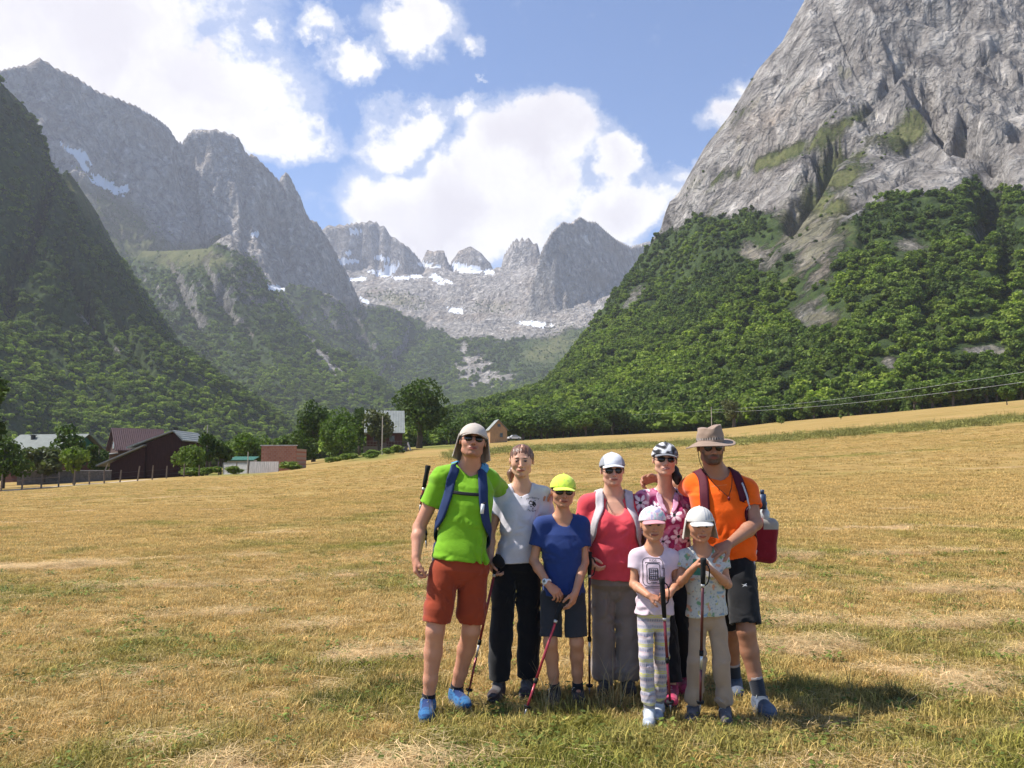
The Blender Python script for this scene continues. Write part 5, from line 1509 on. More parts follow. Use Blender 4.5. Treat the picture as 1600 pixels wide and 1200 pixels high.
class Head:
    def __init__(s, c, H, yaw=0, pitch=0, roll=0, fem=0.0, kid=False, nose=1.0, jaw=1.0):
        s.c = np.asarray(c, float); s.H = H; s.M = rot_frame(yaw, pitch, roll); s.fem = fem; s.kid = kid; s.nose = nose; s.jaw = jaw
    def p(s, x, y, z): return s.c + s.M @ (np.array([x, y, z], float) * s.H)
    def loc(s, P): return (P - s.c) @ s.M / s.H
    def E(s, x, y, z, rx, ry, rz, k=0.03, op='u', cut=None):
        if cut is not None: cut = [(s.p(*a), s.M @ np.array(b, float)) for a, b in cut]
        return ell(s.p(x, y, z), np.array([rx, ry, rz]) * s.H, s.M, k * s.H, op, cut)
    def C(s, a, b, ra, rb=None, k=0.02, op='u'):
        return cap(s.p(*a), s.p(*b), ra * s.H, (ra if rb is None else rb) * s.H, k * s.H, op)
    def prims(s):
        j = s.jaw; kd = 1 if s.kid else 0
        L = [s.E(0, -.07, .12, .350, .420, .375, .05), s.E(0, .09, -.05, .305 + .02 * kd, .30, .36, .08),
             s.E(0, .13, -.28, .225 * j, .21, .17, .08), s.E(0, .225, -.395, .105 * j, .105, .080, .07)]
        for sg in (-1, 1):
            L += [s.E(sg * .155, .225, -.11, .12, .115, .12, .07),
                  s.C((sg * .215, .02, -.28), (sg * .10 * j, .21, -.385), .085, .075, .07)]
        L += [s.C((-.14, .335, .085), (.14, .335, .085), .040, .040, .05)]
        for sg in (-1, 1):
            L += [s.E(sg * .128, .43, .008, .080, .065, .045, .05, 's'), s.E(sg * .126, .335, .003, .060, .058, .048, .014)]
        n = s.nose
        L += [s.C((0, .36, .055), (0, .455 * (.6 + .4 * n), -.135), .030, .046 * n, .03), s.E(0, .445, -.150, .054 * n, .052, .040, .02)]
        for sg in (-1, 1): L += [s.E(sg * .052, .400, -.158, .032, .036, .028, .018)]
        L += [s.E(0, .335, -.275, .135, .065, .085, .05), s.E(0, .392, -.258, .092, .030, .020, .018), s.E(0, .384, -.302, .080, .032, .024, .018),
              s.C((-.10, .395, -.270), (0, .417, -.286), .007, .008, .008, 's'), s.C((.10, .395, -.270), (0, .417, -.286), .007, .008, .008, 's'), s.E(0, .33, -.40, .085, .055, .060, .05)]
        for sg in (-1, 1):
            L += [s.E(sg * .355, -.03, -.02, .030, .070, .105, .02), s.E(sg * .382, -.015, -.02, .012, .040, .065, .015, 's')]
        return L
    def color(s, P, skin, lip=None, hairline=None, brow=(0.05, 0.03, 0.02), beard=0.0, iris=(0.03, 0.035, 0.04), blush=0.25, base=None):
        C = np.tile(np.array(skin, float), (len(P), 1)) if base is None else base
        q = s.loc(P); x, y, z = q[:, 0], q[:, 1], q[:, 2]
        near = (np.abs(x) < .45) & (np.abs(z) < .6) & (y > -.6) & (y < .6)
        def put(m, col):
            nonlocal C
            m = np.clip(m, 0, 1)[:, None] * near[:, None]; C = C * (1 - m) + np.array(col, float) * m
        front = sstep(.12, .26, y)
        ax = np.abs(x)
        put(front * blush * np.exp(-((ax - .16) / .08) ** 2 - ((z + .15) / .09) ** 2), np.array(skin) * (1.12, .72, .68))
        put(front * blush * 1.3 * np.exp(-((x) / .05) ** 2 - ((z + .14) / .06) ** 2), np.array(skin) * (1.15, .74, .70))
        if beard:
            b = sstep(-.16, -.22, z) * sstep(.05, .16, y + .0) + sstep(.20, .26, ax) * sstep(-.02, -.12, z) * sstep(-.06, .02, y)
            b = np.clip(b, 0, 1) * sstep(-.62, -.50, z)
            st = b * beard * (1 - .35 * np.exp(-((ax - .13) / .05) ** 2 - ((z + .20) / .04) ** 2))
            put(st * front.clip(.35, 1), (0.05, 0.032, 0.024))
        lp = lip or tuple(np.array(skin) * (0.80, 0.42, 0.42))
        put(front * sstep(1.15, .8, np.sqrt((x / .112) ** 2 + ((z + .284 - .13 * ax) / .036) ** 2)), lp)
        put(front * .35 * np.exp(-((ax - .135 + .35 * (z + .25)) / .014) ** 2) * sstep(-.33, -.29, z) * sstep(-.16, -.20, z), np.array(skin) * .45)
        put(front * np.exp(-((z + .286 - .16 * ax) / .010) ** 2) * sstep(.125, .10, ax), (0.10, 0.03, 0.03))
        put(front * .85 * sstep(1.2, .75, np.sqrt(((ax - .125) / .075) ** 2 + ((z - .082 + .10 * (ax - .12)) / .017) ** 2)), brow)
        # eyes: lids, white, iris
        ex = (ax - .126) / .052; ez = (z - .002) / .021
        r = np.sqrt(ex ** 2 + ez ** 2)
        put(front * sstep(1.45, 1.0, r) * .6, np.array(skin) * (.40, .30, .28))
        put(front * sstep(1.0, .82, r), (0.20, 0.16, 0.145))
        put(front * sstep(.034, .026, np.hypot(ax - .126, z - .004)) * (r < 1.1), iris)
        put(front * .8 * np.exp(-((z - .022) / .008) ** 2) * sstep(.065, .045, np.abs(ax - .126)), (0.03, 0.02, 0.02))
        put(front * np.exp(-((ax - .032) / .014) ** 2 - ((z + .182) / .010) ** 2), (0.08, 0.03, 0.025))
        put(.5 * np.exp(-((ax - .38) / .03) ** 2 - ((y + .01) / .03) ** 2 - ((z + .02) / .05) ** 2), np.array(skin) * (.5, .3, .3))
        return C

def hand(w, d, pn, th, s=1.0, curl=(0.5, 0.7, 0.5), spread=0.10, thumb_curl=0.4, thumb_out=0.7):
    """w wrist, d direction of the hand, pn palm normal (fingers close towards it), th +1/-1 thumb side"""
    w = np.asarray(w, float); d = unit(d); pn = unit(np.asarray(pn, float) - d * (np.asarray(pn, float) @ d)); sd = np.cross(d, pn) * th
    L = [ell(w + d * .045 * s, np.array([.040, .050, .0155]) * s, np.stack([sd, d, pn], 1), .012 * s)]
    L.append(cap(w - d * .01 * s, w + d * .03 * s, .021 * s, .022 * s, .015 * s))
    offs = [.031, .0105, -.0105, -.030]; lens = [(.042, .026, .021), (.046, .030, .022), (.043, .027, .021), (.034, .021, .018)]
    for i in range(4):
        k = w + d * (.083 - .004 * abs(i - 1) - (.008 if i == 3 else 0)) * s + sd * offs[i] * s
        L.append(cap(w + d * .02 * s + sd * offs[i] * .5 * s, k, .013 * s, .0115 * s, .010 * s))
        ang = 0.0; p = k; fd = unit(d + sd * offs[i] * 3.0 * spread / .1)
        for q in range(3):
            ang += curl[q] * (1 + .10 * (i - 1))
            dirn = unit(fd * math.cos(ang) + pn * math.sin(ang))
            e = p + dirn * lens[i][q] * s
            L.append(cap(p, e, (.0098 - .0008 * q) * s, (.0092 - .0010 * q) * s, .0035 * s)); p = e
    t0 = w + d * .018 * s + sd * .020 * s + pn * .006 * s
    t1 = t0 + unit(d * .75 + sd * thumb_out + pn * .35) * .042 * s
    t2 = t1 + unit(d * 1.0 + sd * thumb_out * (1 - thumb_curl) + pn * thumb_curl * 1.2) * .032 * s
    t3 = t2 + unit(d * 1.0 - sd * thumb_curl * .3 + pn * thumb_curl * 1.4) * .026 * s
    L += [cap(t0, t1, .0145 * s, .0125 * s, .012 * s), cap(t1, t2, .0120 * s, .0105 * s, .005 * s), cap(t2, t3, .0105 * s, .0085 * s, .005 * s)]
    return L

def limb(pts, rads, k=0.015):
    return [cap(pts[i], pts[i + 1], rads[i], rads[i + 1], k) for i in range(len(pts) - 1)]

def lerp(a, b, t): return np.asarray(a) * (1 - t) + np.asarray(b) * t

class Figure:
    """joints: 'a' is the side at the left of the picture, 'b' the side at the right"""
    def __init__(s, label, x, Y):
        g = float(meadow_z(np.array([x]), np.array([Y]))[0])
        s.gz = g
        s.root = empty('person', (x, Y, g)); tag(s.root, label, 'person', 'hikers posing together on the meadow')
        s.o = np.array([x, Y, g]); s.rootinv = -s.o
    def attach(s, o, parent=None):
        o.parent = parent or s.root
        if parent is None: o.matrix_parent_inverse = Matrix.Translation(Vector(s.rootinv))
        return o
    def frame(s, pelvis, neck, yaw=0.0):
        s.P = pelvis; s.N = neck; s.up = unit(neck - pelvis); s.Lt = np.linalg.norm(neck - pelvis)
        side = v3(math.cos(yaw), math.sin(yaw), 0); side = unit(side - s.up * (side @ s.up)); s.side = side
        s.fw = np.cross(s.up, side)
        if s.fw[1] > 0: s.fw = -s.fw
    def tor(s, x, f, h): return s.P + s.side * x + s.fw * f + s.up * h

def ankle_pt(px, Y, h=0.085):
    d = ray_px(px, 1000); x = d[0] / d[1] * Y
    return np.array([x, Y, float(meadow_z(np.array([x]), np.array([Y]))[0]) + h])

def make_body(F, J, R, head, skin, hands, belly=0.0, bust=0.0, arms_only=False, colf=None, beard=0, brow=(.05, .03, .02), blush=.25, lip=None):
    """J joints, R radii dictionary; returns the continuous body mesh"""
    L = []
    wc, ww, wh, dp = R['chest'], R['waist'], R['hip'], R['depth']
    T = F.Lt
    secs = [(-.12 * T, wh * .55, dp * .50, 0), (-.04 * T, wh * .86, dp * .78, 0), (.12 * T, wh * .88, dp * .85, 0), (.38 * T, ww * .92, dp * (.82 + belly), .008 + belly * .03), (.62 * T, wc * .88, dp * (.93 + .4 * belly), .006), (.80 * T, wc * .96, dp * .94, 0), (.93 * T, wc * .72, dp * .72, -.005), (1.0 * T, wc * .40, dp * .5, -.005)]
    L.append(loft(F.P, F.side, F.up, F.fw, secs, .03, power=2.3))
    if bust:
        for sg in (-1, 1): L.append(ell(F.tor(sg * wc * .48, dp * .72, .66 * T), (wc * .42, .055 + bust, .065), None, .05))
    nb = F.N
    for sd in 'ab':
        sh = J['sh' + sd]
        L.append(cap(nb + F.up * .005, sh, R['trap'], R['sh'], .03))
        L.append(cap(nb + F.up * .035 - F.fw * .012, lerp(nb, sh, .62) + F.up * .004 - F.fw * .01, R['neck'] * .72, R['sh'] * .72, .04))
        el, wr = J['el' + sd], J['wr' + sd]
        L += limb([sh, lerp(sh, el, .45), el], [R['sh'], R['arm'], R['el']])
        L += limb([el, lerp(el, wr, .30), wr], [R['el'], R['fore'], R['wrist']])
        hp, kn, an, toe = J['hip' + sd], J['kn' + sd], J['an' + sd], J['toe' + sd]
        L += limb([hp, lerp(hp, kn, .5), kn], [R['thigh'], R['thigh'] * .86, R['knee']], .012)
        back = v3(0, .018, 0) * (R['calf'] / .055)
        L += limb([kn, lerp(kn, an, .32) + back, lerp(kn, an, .7) + back * .4, an], [R['knee'], R['calf'], R['ankle'] * 1.22, R['ankle']], .02)
        # a foot inside the shoe
        L += limb([an - v3(0, 0, .03), an + (toe - an) * .75 - v3(0, 0, .0)], [R['ankle'], R['ankle'] * .72], .015)
        L += hand(wr, *hands[sd][:3], **hands[sd][3])
    L.append(cap(nb - F.up * .03, head.p(0, -.08, -.22), R['neck'] * 1.12, R['neck'], .03))
    L += head.prims()
    V, Fc = mesh_sdf(L, H_BODY)
    V = relax(V, Fc, 1, .4)
    C = head.color(V, skin, beard=beard, brow=brow, blush=blush, lip=lip)
    # redder hands and knees
    for sd in 'ab':
        w = J['wr' + sd]; m = np.exp(-(np.linalg.norm(V - (w + unit(hands[sd][0]) * .07), axis=1) / .07) ** 2)[:, None] * .35
        C = C * (1 - m) + C * np.array([1.05, .82, .78]) * m
    if colf is not None: C = colf(V, C)
    me = mesh_np('body', V, Fc, [M_SKIN], True, cols={'Col': C})
    o = obj('body', me); F.attach(o)
    F.body_prims = L
    return o

def plane(q, n): return (np.asarray(q, float), unit(n))

def shirt_prims(F, J, R, hem, infl=.016, sleeve=.55, sl_r=None, neck_r=None, neck_drop=.0, bust=0.0, belly=0.0, flare=0.0, fold=.010, seed=1, vneck=0.0, sleeves=('a', 'b'), loose=0.0, wmul=1.0):
    T = F.Lt; wc, ww, wh, dp = R['chest'] * wmul, R['waist'] * wmul, R['hip'] * wmul, R['depth']
    i = infl
    hz = hem
    secs = [(hz - .02, max(wh, ww) + i + flare, dp + i * 1.2 + flare * .8 + belly * dp * .6, .005), (.12 * T, max(wh * .97, ww) + i + loose, dp + i + loose * .7 + belly * dp * .7, .006), (.38 * T, ww + i + loose * 1.2, dp * (.95 + belly) + i + loose * .7, .012 + belly * .04),
            (.62 * T, wc * .96 + i, dp * (1.0 + .5 * belly) + i, .01), (.80 * T, wc + i * .8, dp + i * .6, 0), (.93 * T, wc * .74 + i * .6, dp * .76 + i * .4, -.005), (1.0 * T, wc * .42 + i, dp * .54 + i * .3, -.005)]
    L = [loft(F.P, F.side, F.up, F.fw, secs, .03, power=2.4)]
    if bust:
        for sg in (-1, 1): L.append(ell(F.tor(sg * wc * .48, dp * .70, .66 * T), (wc * .48, .060 + bust + i, .085), None, .06))
    for sd in sleeves:
        sh, el = J['sh' + sd], J['el' + sd]; ax_ = unit(el - sh)
        L.append(cap(F.N - F.up * .005, sh, R['trap'] + i * .5, R['sh'] + i * .7, .03))
        L.append(cap(F.N + F.up * .020 - F.fw * .012, lerp(F.N, sh, .62) + F.up * .004 - F.fw * .01, R['neck'] * .72 + i * .4, R['sh'] * .72 + i * .5, .04))
        e = lerp(sh, el, sleeve); r2 = (sl_r or (R['arm'] + .020))
        L.append(cap(sh, e + ax_ * .04, R['sh'] + i * .75, r2, .035, cut=(e, ax_)))
    # openings
    for sd in sleeves:
        sh, el = J['sh' + sd], J['el' + sd]; ax_ = unit(el - sh); e = lerp(sh, el, sleeve); r2 = (sl_r or (R['arm'] + .020))
        L.append(cap(e - ax_ * .012, e + ax_ * .10, r2 - .017, r2 - .014, .004, 's'))
    nr = neck_r or R['neck'] + .018
    nd = unit(F.up * 1.0 + F.fw * (.42 + neck_drop))
    c0 = F.N + F.fw * .012
    L.append(cap(c0 + nd * (-.022), c0 + nd * .16, nr, nr * 1.1, .008, 's'))
    if vneck:
        for q in np.linspace(0, 1, 5):
            L.append(cap(F.N + F.fw * (R['depth'] * .9) + F.up * (-.02 - vneck * q), F.N + F.fw * (R['depth'] + .2) + F.up * (-.02 - vneck * q), nr * .62 * (1 - q) + .005, None, .008, 's'))
    up, P0 = F.up, F.P
    hp = F.P + F.up * hz
    L.append(Prim(lambda P: -((P - hp) @ up) + .005 * perlin(P[..., 0] / .09, P[..., 1] / .09, seed), hp, 9, .004, 'i'))
    L.append(loft(F.P, F.side, F.up, F.fw, [(hz - .06, secs[0][1] - .022, secs[0][2] - .022, .005), (hz + .008, secs[0][1] - .026, secs[0][2] - .026, .006)], .004, 's', power=2.4))
    T_ = T
    def dsp(P):
        h = (P - P0) @ up
        amp = fold * (0.5 + 0.9 * sstep(.75 * T_, .1 * T_, h))
        return np.minimum(amp * fold_field(P, seed), infl * .45)
    L.append(Prim(dsp, hp, 9, 0, 'disp'))
    return L

def trouser_prims(F, J, R, top, ends, r_end, infl=.014, fold=.010, seed=2, flare=0.0, opening=True, knee_r=None, bunch=0.0):
    """ends: fraction of the leg from hip (0) over knee (1) to ankle (2)"""
    T = F.Lt; wh, dp = R['hip'], R['depth']
    L = [loft(F.P, F.side, F.up, F.fw, [(-.10 * T, wh * .80, dp * .80, 0), (-.03 * T, wh + infl * .8, dp + infl, 0), (top, max(wh * .96, R['waist'] * .97) + infl * .35, dp + infl * .35, .004)], .02, power=2.3)]
    L.append(cap(J['hipa'] * .62 + J['hipb'] * .38 - F.up * .02, J['hipb'] * .62 + J['hipa'] * .38 - F.up * .02, dp * .80, None, .02))
    for sd in 'ab':
        hp, kn, an = J['hip' + sd], J['kn' + sd], J['an' + sd]
        if ends <= 1:
            e = lerp(hp, kn, ends); ax_ = unit(kn - hp)
            L.append(cap(hp, e + ax_ * .05, R['thigh'] + infl * .9, r_end, .012, cut=(e, ax_)))
        else:
            e = lerp(kn, an, ends - 1); ax_ = unit(an - kn)
            kr = knee_r or (R['knee'] + infl * 1.6)
            L.append(cap(hp, kn, R['thigh'] + infl * .8, kr, .010))
            L.append(cap(kn, e + ax_ * .05, kr, r_end, .010, cut=(e, ax_)))
            if bunch: L.append(cap(e - ax_ * .05, e - ax_ * .02, r_end + bunch, r_end + bunch, .02))
    for sd in 'ab':
        hp, kn, an = J['hip' + sd], J['kn' + sd], J['an' + sd]
        a_, b_ = (hp, kn) if ends <= 1 else (kn, an); t = ends if ends <= 1 else ends - 1
        e = lerp(a_, b_, t); ax_ = unit(b_ - a_)
        if opening: L.append(cap(e - ax_ * .02, e + ax_ * .08, r_end - .020, r_end - .018, .004, 's'))
    def dsp(P): return np.minimum(fold * fold_field(P, seed, .075, .75), infl * .40)
    L.append(Prim(dsp, F.P, 9, 0, 'disp'))
    return L

def solid_col(c):
    c = np.array(c, float)
    return lambda V: np.tile(c, (len(V), 1))

def shoe(F, an, toe, col, sole=(0.05, 0.05, 0.055), s=1.0, lace=True, trim=None, high=0.0):
    """an ankle joint, toe tip point; foot flat on the ground"""
    an = np.asarray(an, float); toe = np.asarray(toe, float).copy(); g = F.gz
    d = toe - an; d[2] = 0; Lf = np.linalg.norm(d); d = unit(d); sd = np.cross(d, v3(0, 0, 1)); up = v3(0, 0, 1)
    M = np.stack([sd, d, up], 1)
    base = v3(an[0], an[1], g)
    heel = base - d * .055 * s; full = Lf + .055 * s
    w = .042 * s
    L = [ell(base + d * (Lf - .062 * s) + up * .034 * s, (w * 1.05, .070 * s, .036 * s), M, .02), ell(heel + d * .055 * s + up * .045 * s, (w * .88, .062 * s, .048 * s), M, .03),
         cap(base + up * .052 * s + d * .01, base + d * Lf * .62 + up * .040 * s, .040 * s, .032 * s, .03),
         cap(base + up * .05 * s, an + up * (.0 + high), .040 * s, .041 * s, .02, cut=(an + up * (.012 + high), up)),
         cap(an - up * .01, an + up * .10, .032 * s, .032 * s, .006, 's')]
    L.append(Prim(lambda P: (g + .012) - P[..., 2], base, 9, .004, 'i'))
    trimc = np.array(trim if trim is not None else np.array(col) * .45)
    def colr(V):
        q = (V - base) @ M
        C = np.tile(np.array(col, float), (len(V), 1))
        m = sstep(.035, .028, np.abs(q[:, 0])) * sstep(.045, .06, q[:, 2] + .25 * q[:, 1]) * sstep(Lf * .80, Lf * .62, q[:, 1])
        C = C * (1 - m[:, None]) + trimc * m[:, None]
        n = perlin(q[:, 1] / .022 + q[:, 2] / .03, q[:, 2] / .012, 5); mm = (sstep(.15, .35, n) * .7)[:, None]
        return C * (1 - mm) + trimc * mm
    o = F.attach(build_sdf('shoe', L, .0035, M_CLOTH, None, colr))
    S = [ell(base + d * (Lf - .070 * s) + up * .012, (w * 1.12, .078 * s, .022 * s), M, .02), ell(heel + d * .06 * s + up * .012, (w * .98, .066 * s, .024 * s), M, .03), cap(heel + d * .05 + up * .010, base + d * (Lf - .06) + up * .010, .030 * s, .034 * s, .02)]
    S.append(Prim(lambda P: P[..., 2] - (g + .024), base, 9, .004, 'i')); S.append(Prim(lambda P: (g - .004) - P[..., 2], base, 9, .003, 'i'))
    so = build_sdf('sole', S, .0045, M_CLOTH, None, solid_col(sole)); so.parent = o
    if lace:
        m = MB()
        for i in range(5):
            t = .22 + .11 * i; c = base + d * Lf * t + up * (.098 - .030 * (i / 4) ** 1 - .012) * s
            m.tube([c - sd * .024 * s - up * .012, c + up * .006 * s, c + sd * .024 * s - up * .012], .0028, 5)
        m.tube([base + d * Lf * .2 + up * .092 * s, base + d * Lf * .16 + sd * .03 + up * .098 * s, base + d * Lf * .24 + sd * .04 + up * .085 * s], .0022, 5)
        lo = m.build('laces', M_LACE, None, True); lo.parent = o
    return o

def sock(F, an, kn, R, col, top=.10, band=None, thick=.005):
    ax_ = unit(kn - an); e = an + ax_ * top
    def colr(V):
        C = np.tile(np.array(col, float), (len(V), 1)); h = (V - an) @ ax_
        rb = (0.85 + .15 * np.sin(h * 900))[:, None]; C = C * rb
        if band is not None: m = sstep(top - .018, top - .014, h)[:, None]; C = C * (1 - m) + np.array(band) * m
        return C
    back = v3(0, .010, 0)
    return F.attach(build_sdf('sock', [cap(an - ax_ * .03, an + ax_ * (top + .03) + back * .5, R['ankle'] + thick, R['ankle'] * 1.12 + thick, .01, cut=(e, ax_))], .0045, M_CLOTH, None, colr))

def rotz_(a):
    c, s = math.cos(a), math.sin(a)
    return np.array([[c, -s, 0], [s, c, 0], [0, 0, 1.0]])

def glasses(F, hd, lens=(.105, .024, .075), lm=None, rnd=False, tilt=0.0, fr=(.014,)):
    L = []
    for sg in (-1, 1):
        L += [ell(hd.p(sg * .140, .352, -.008), np.array([lens[0] * 1.08, .068, lens[2] * 1.22]) * hd.H, hd.M @ rotz_(-sg * .32), .004)]
    L2 = [hd.C((-.05, .430, .030), (.05, .430, .030), .013, .013, .01)]
    for sg in (-1, 1):
        L2 += [hd.C((sg * .22, .385, .035), (sg * .315, .30, .035), .016, .014, .01), hd.C((sg * .315, .30, .035), (sg * .375, -.02, .03), .014, .011, .01)]
        L2 += [hd.C((sg * .05, .428, .052), (sg * .20, .405, .058), .012, .013, .01)]
    o = F.attach(build_sdf('sunglasses', L2, .0028, lm or M_SHADES, None, None))
    for sg in (0, 1):
        q = build_sdf('lens', [L[sg]], .0028, M_SHADES, None, None); q.parent = o
    return o

def ball_cap(F, hd, colf, brim_colf=None, lift=0.0, brim=.30, back=0.0, name='cap'):
    A = [hd.E(0, -.06, .10 + lift, .405, .465, .430, .03, cut=[((0, 0, .095 + lift), (0, .12, -1))])]
    A += [hd.E(0, -.06, .55 + lift, .03, .03, .015, .01)]
    o = F.attach(build_sdf(name, A, .0038, M_CLOTH, None, colf))
    M, c, H = hd.M, hd.c, hd.H
    def fb(P):
        q = (P - c) @ M / H
        x, y, z = q[..., 0], q[..., 1], q[..., 2]
        z = z - (.150 + lift) + .95 * x * x + .26 * (y - .35)
        r = np.sqrt((x / .335) ** 2 + ((y - .28) / (brim + .08)) ** 2)
        return np.maximum((r - 1) * .28, np.maximum(np.abs(z) - .014, .22 - y)) * H
    b = build_sdf('brim', [Prim(fb, hd.p(0, .4, .12), .45 * H, .003)], .0034, M_CLOTH, None, brim_colf or colf); b.parent = o
    return o

def neck_flap(F, hd, col, parent, length=.62, spread=.10):
    M, c, H = hd.M, hd.c, hd.H
    def ff(P):
        q = (P - c) @ M / H; x, y, z = q[..., 0], q[..., 1], q[..., 2]
        t = np.clip((.16 - z) / length, 0, 1)
        rx, ry = .405 + spread * t, .46 + spread * .6 * t
        a = np.arctan2(x, -(y + .06))
        rip = 1 + .035 * np.sin(a * 9) * t
        r = np.sqrt((x / rx) ** 2 + ((y + .06) / ry) ** 2) / rip
        d = np.abs((r - 1) * rx) - .016
        d = np.maximum(d, z - .18); d = np.maximum(d, -(z + length - .16) + .06 * np.abs(x))
        d = np.maximum(d, (y - (.06 - .10 * t)))
        return d * H
    o = build_sdf('neck_flap', [Prim(ff, hd.p(0, -.05, -.1), .75 * H, .003)], .004, M_CLOTH, None, col)
    o.parent = parent
    return o

def text_mesh(txt, size, name='print'):
    cu = bpy.data.curves.new(name, 'FONT'); cu.body = txt; cu.size = size; cu.align_x = 'CENTER'; cu.align_y = 'CENTER'
    o = bpy.data.objects.new(name, cu); COL.objects.link(o)
    dg = bpy.context.evaluated_depsgraph_get()
    me = bpy.data.meshes.new_from_object(o.evaluated_get(dg))
    V = np.array([v.co[:] for v in me.vertices]); Fc = [tuple(p.vertices) for p in me.polygons]
    bpy.data.objects.remove(o); bpy.data.curves.remove(cu); bpy.data.meshes.remove(me)
    return V[:, :2], Fc

def decal(name, V2, Fc, F, prims, cx, ch, mat, parent, thick=.0015):
    """flat drawing (x right, y up, metres) laid on the front of a garment at side cx, height ch"""
    V2 = np.asarray(V2, float)
    P = np.array([F.tor(cx + x, .0, ch + y) for x, y in V2])
    # march from in front
    st = P + F.fw * .40; d = -F.fw
    for _ in range(40):
        dd = sdf_eval(prims, st); st = st + d * np.clip(dd * .7, -.02, .05)[:, None]
    V = st + F.fw * thick
    me = mesh_np(name, V, Fc, [mat], False)
    o = obj(name, me); o.parent = parent; return o

def decal_lines(segs, w):
    """polylines -> flat strips"""
    V = []; Fc = []
    for pl in segs:
        for (a, b) in zip(pl[:-1], pl[1:]):
            a = np.array(a, float); b = np.array(b, float); n = int(max(1, np.linalg.norm(b - a) / .01))
            t = unit(b - a); s = np.array([-t[1], t[0]]) * w / 2
            for i in range(n + 1):
                p = a + (b - a) * i / n; V += [p - s, p + s]
            k = len(V) - 2 * (n + 1)
            for i in range(n): Fc.append((k + 2 * i, k + 2 * i + 2, k + 2 * i + 3, k + 2 * i + 1))
    return np.array(V), Fc

def rrect(x0, y0, x1, y1, r, n=4):
    P = []
    for cx, cy, a0 in ((x1 - r, y1 - r, 0), (x0 + r, y1 - r, 90), (x0 + r, y0 + r, 180), (x1 - r, y0 + r, 270)):
        for i in range(n + 1):
            a = math.radians(a0 + 90 * i / n); P.append((cx + r * math.cos(a), cy + r * math.sin(a)))
    return P + [P[0]]

def trek_pole(label, top, tip, grip_len=.13, col=(0.25, 0.03, 0.035), grip=(0.012, 0.012, 0.013), strap=True, silver_at=(.62, .72), basket=True):
    top = np.asarray(top, float); tip = np.asarray(tip, float)
    root = empty('trekking_pole', tuple(tip)); tag(root, label, 'trekking pole', 'trekking poles of the hikers')
    d = unit(tip - top); L = np.linalg.norm(tip - top); T = -tip
    def mk(m, n, mt):
        o = m.build(n, mt, root, True); o.matrix_parent_inverse = Matrix.Translation(Vector(T)); return o
    mc = flat_mat('pole shaft', col, .3, .5, .2); mg = flat_mat('pole grip foam', grip, .85)
    m = MB(); P = lambda t: tuple(top + d * t)
    m.tube([P(0), P(.006), P(.03), P(.05), P(.09), P(grip_len)], [.014, .019, .0165, .0145, .0155, .0125], 12); g = mk(m, 'grip', mg)
    m = MB(); m.tube([P(grip_len), P(L * silver_at[0])], .0088, 10); mk(m, 'shaft', mc)
    m = MB(); m.tube([P(L * silver_at[0]), P(L * silver_at[1])], .0078, 10); mk(m, 'scale_section', flat_mat('bare aluminium', (.6, .6, .6), .3, .5, .7))
    m = MB(); m.tube([P(L * silver_at[1]), P(L - .05)], [.0078, .0070], 10); mk(m, 'lower_shaft', mc)
    m = MB(); m.tube([P(L * silver_at[0] - .02), P(L * silver_at[0] + .01)], .0125, 10); mk(m, 'lock', mg)
    m = MB(); m.tube([P(grip_len), P(grip_len + .018)], .012, 10); mk(m, 'collar', flat_mat('pole collar', (.55, .53, .5), .35, .5, .5))
    m = MB(); m.tube([P(L - .05), P(L)], [.006, .003], 8); mk(m, 'tip', flat_mat('carbide tip', (.3, .3, .3), .4, .5, .6))
    if basket: m = MB(); m.tube([P(L - .062), P(L - .05)], [.024, .020], 14); mk(m, 'basket', mg)
    if strap:
        s = unit(np.cross(d, v3(0, 1, 0))); q = smooth_path([top + d * .02, top + d * .06 + s * .035, top + d * .14 + s * .03, top + d * .16 + s * .005, top + d * .10 - s * .012, top + d * .03], 16)
        m = MB(); m.tube([tuple(p) for p in q], .004, 5); mk(m, 'wrist_strap', M_BLACK)
    return root

# ------------------------------------------------------------------ the eight hikers
import time as _time
_t0 = _time.time()
MALE = dict(chest=.160, waist=.148, hip=.155, depth=.105, trap=.050, sh=.055, arm=.047, el=.040, fore=.043, wrist=.027, thigh=.083, knee=.056, calf=.056, ankle=.035, neck=.060)
FEM = dict(chest=.128, waist=.108, hip=.145, depth=.090, trap=.038, sh=.042, arm=.036, el=.031, fore=.034, wrist=.022, thigh=.078, knee=.050, calf=.048, ankle=.031, neck=.047)
KID = dict(chest=.100, waist=.094, hip=.100, depth=.075, trap=.030, sh=.033, arm=.027, el=.024, fore=.027, wrist=.018, thigh=.054, knee=.038, calf=.038, ankle=.026, neck=.036)
def RR(base, **k): r = dict(base); r.update(k); return r
def H_(d, pn, tv, **kw):
    th = 1.0 if np.cross(unit(d), unit(pn)) @ np.asarray(tv, float) > 0 else -1.0
    return (v3(*d), v3(*pn), th, kw)
def hair_cap(F, hd, mat, low=-.12, front=(.46, -.05, .35, .40, .52), r=(.374, .435, .395), name='hair', extra=(), strand=.0024):
    L = [hd.E(0, -.075, .11, r[0], r[1], r[2], .02)]
    L += list(extra)
    fy, fz, rx, ry, rz = front
    L.append(hd.E(0, fy, fz, rx, ry, rz, .03, 's'))
    L.append(Prim(lambda P: (low - ((P - hd.c) @ hd.M / hd.H)[..., 2]) * hd.H, hd.c, 9, .01, 'i'))
    L.append(Prim(lambda P: strand * perlin(((P - hd.c) @ hd.M)[..., 0] / .0075, ((P - hd.c) @ hd.M)[..., 1] / .07, 3), hd.c, 9, 0, 'disp'))
    return F.attach(build_sdf(name, L, .0034, mat, None, None))
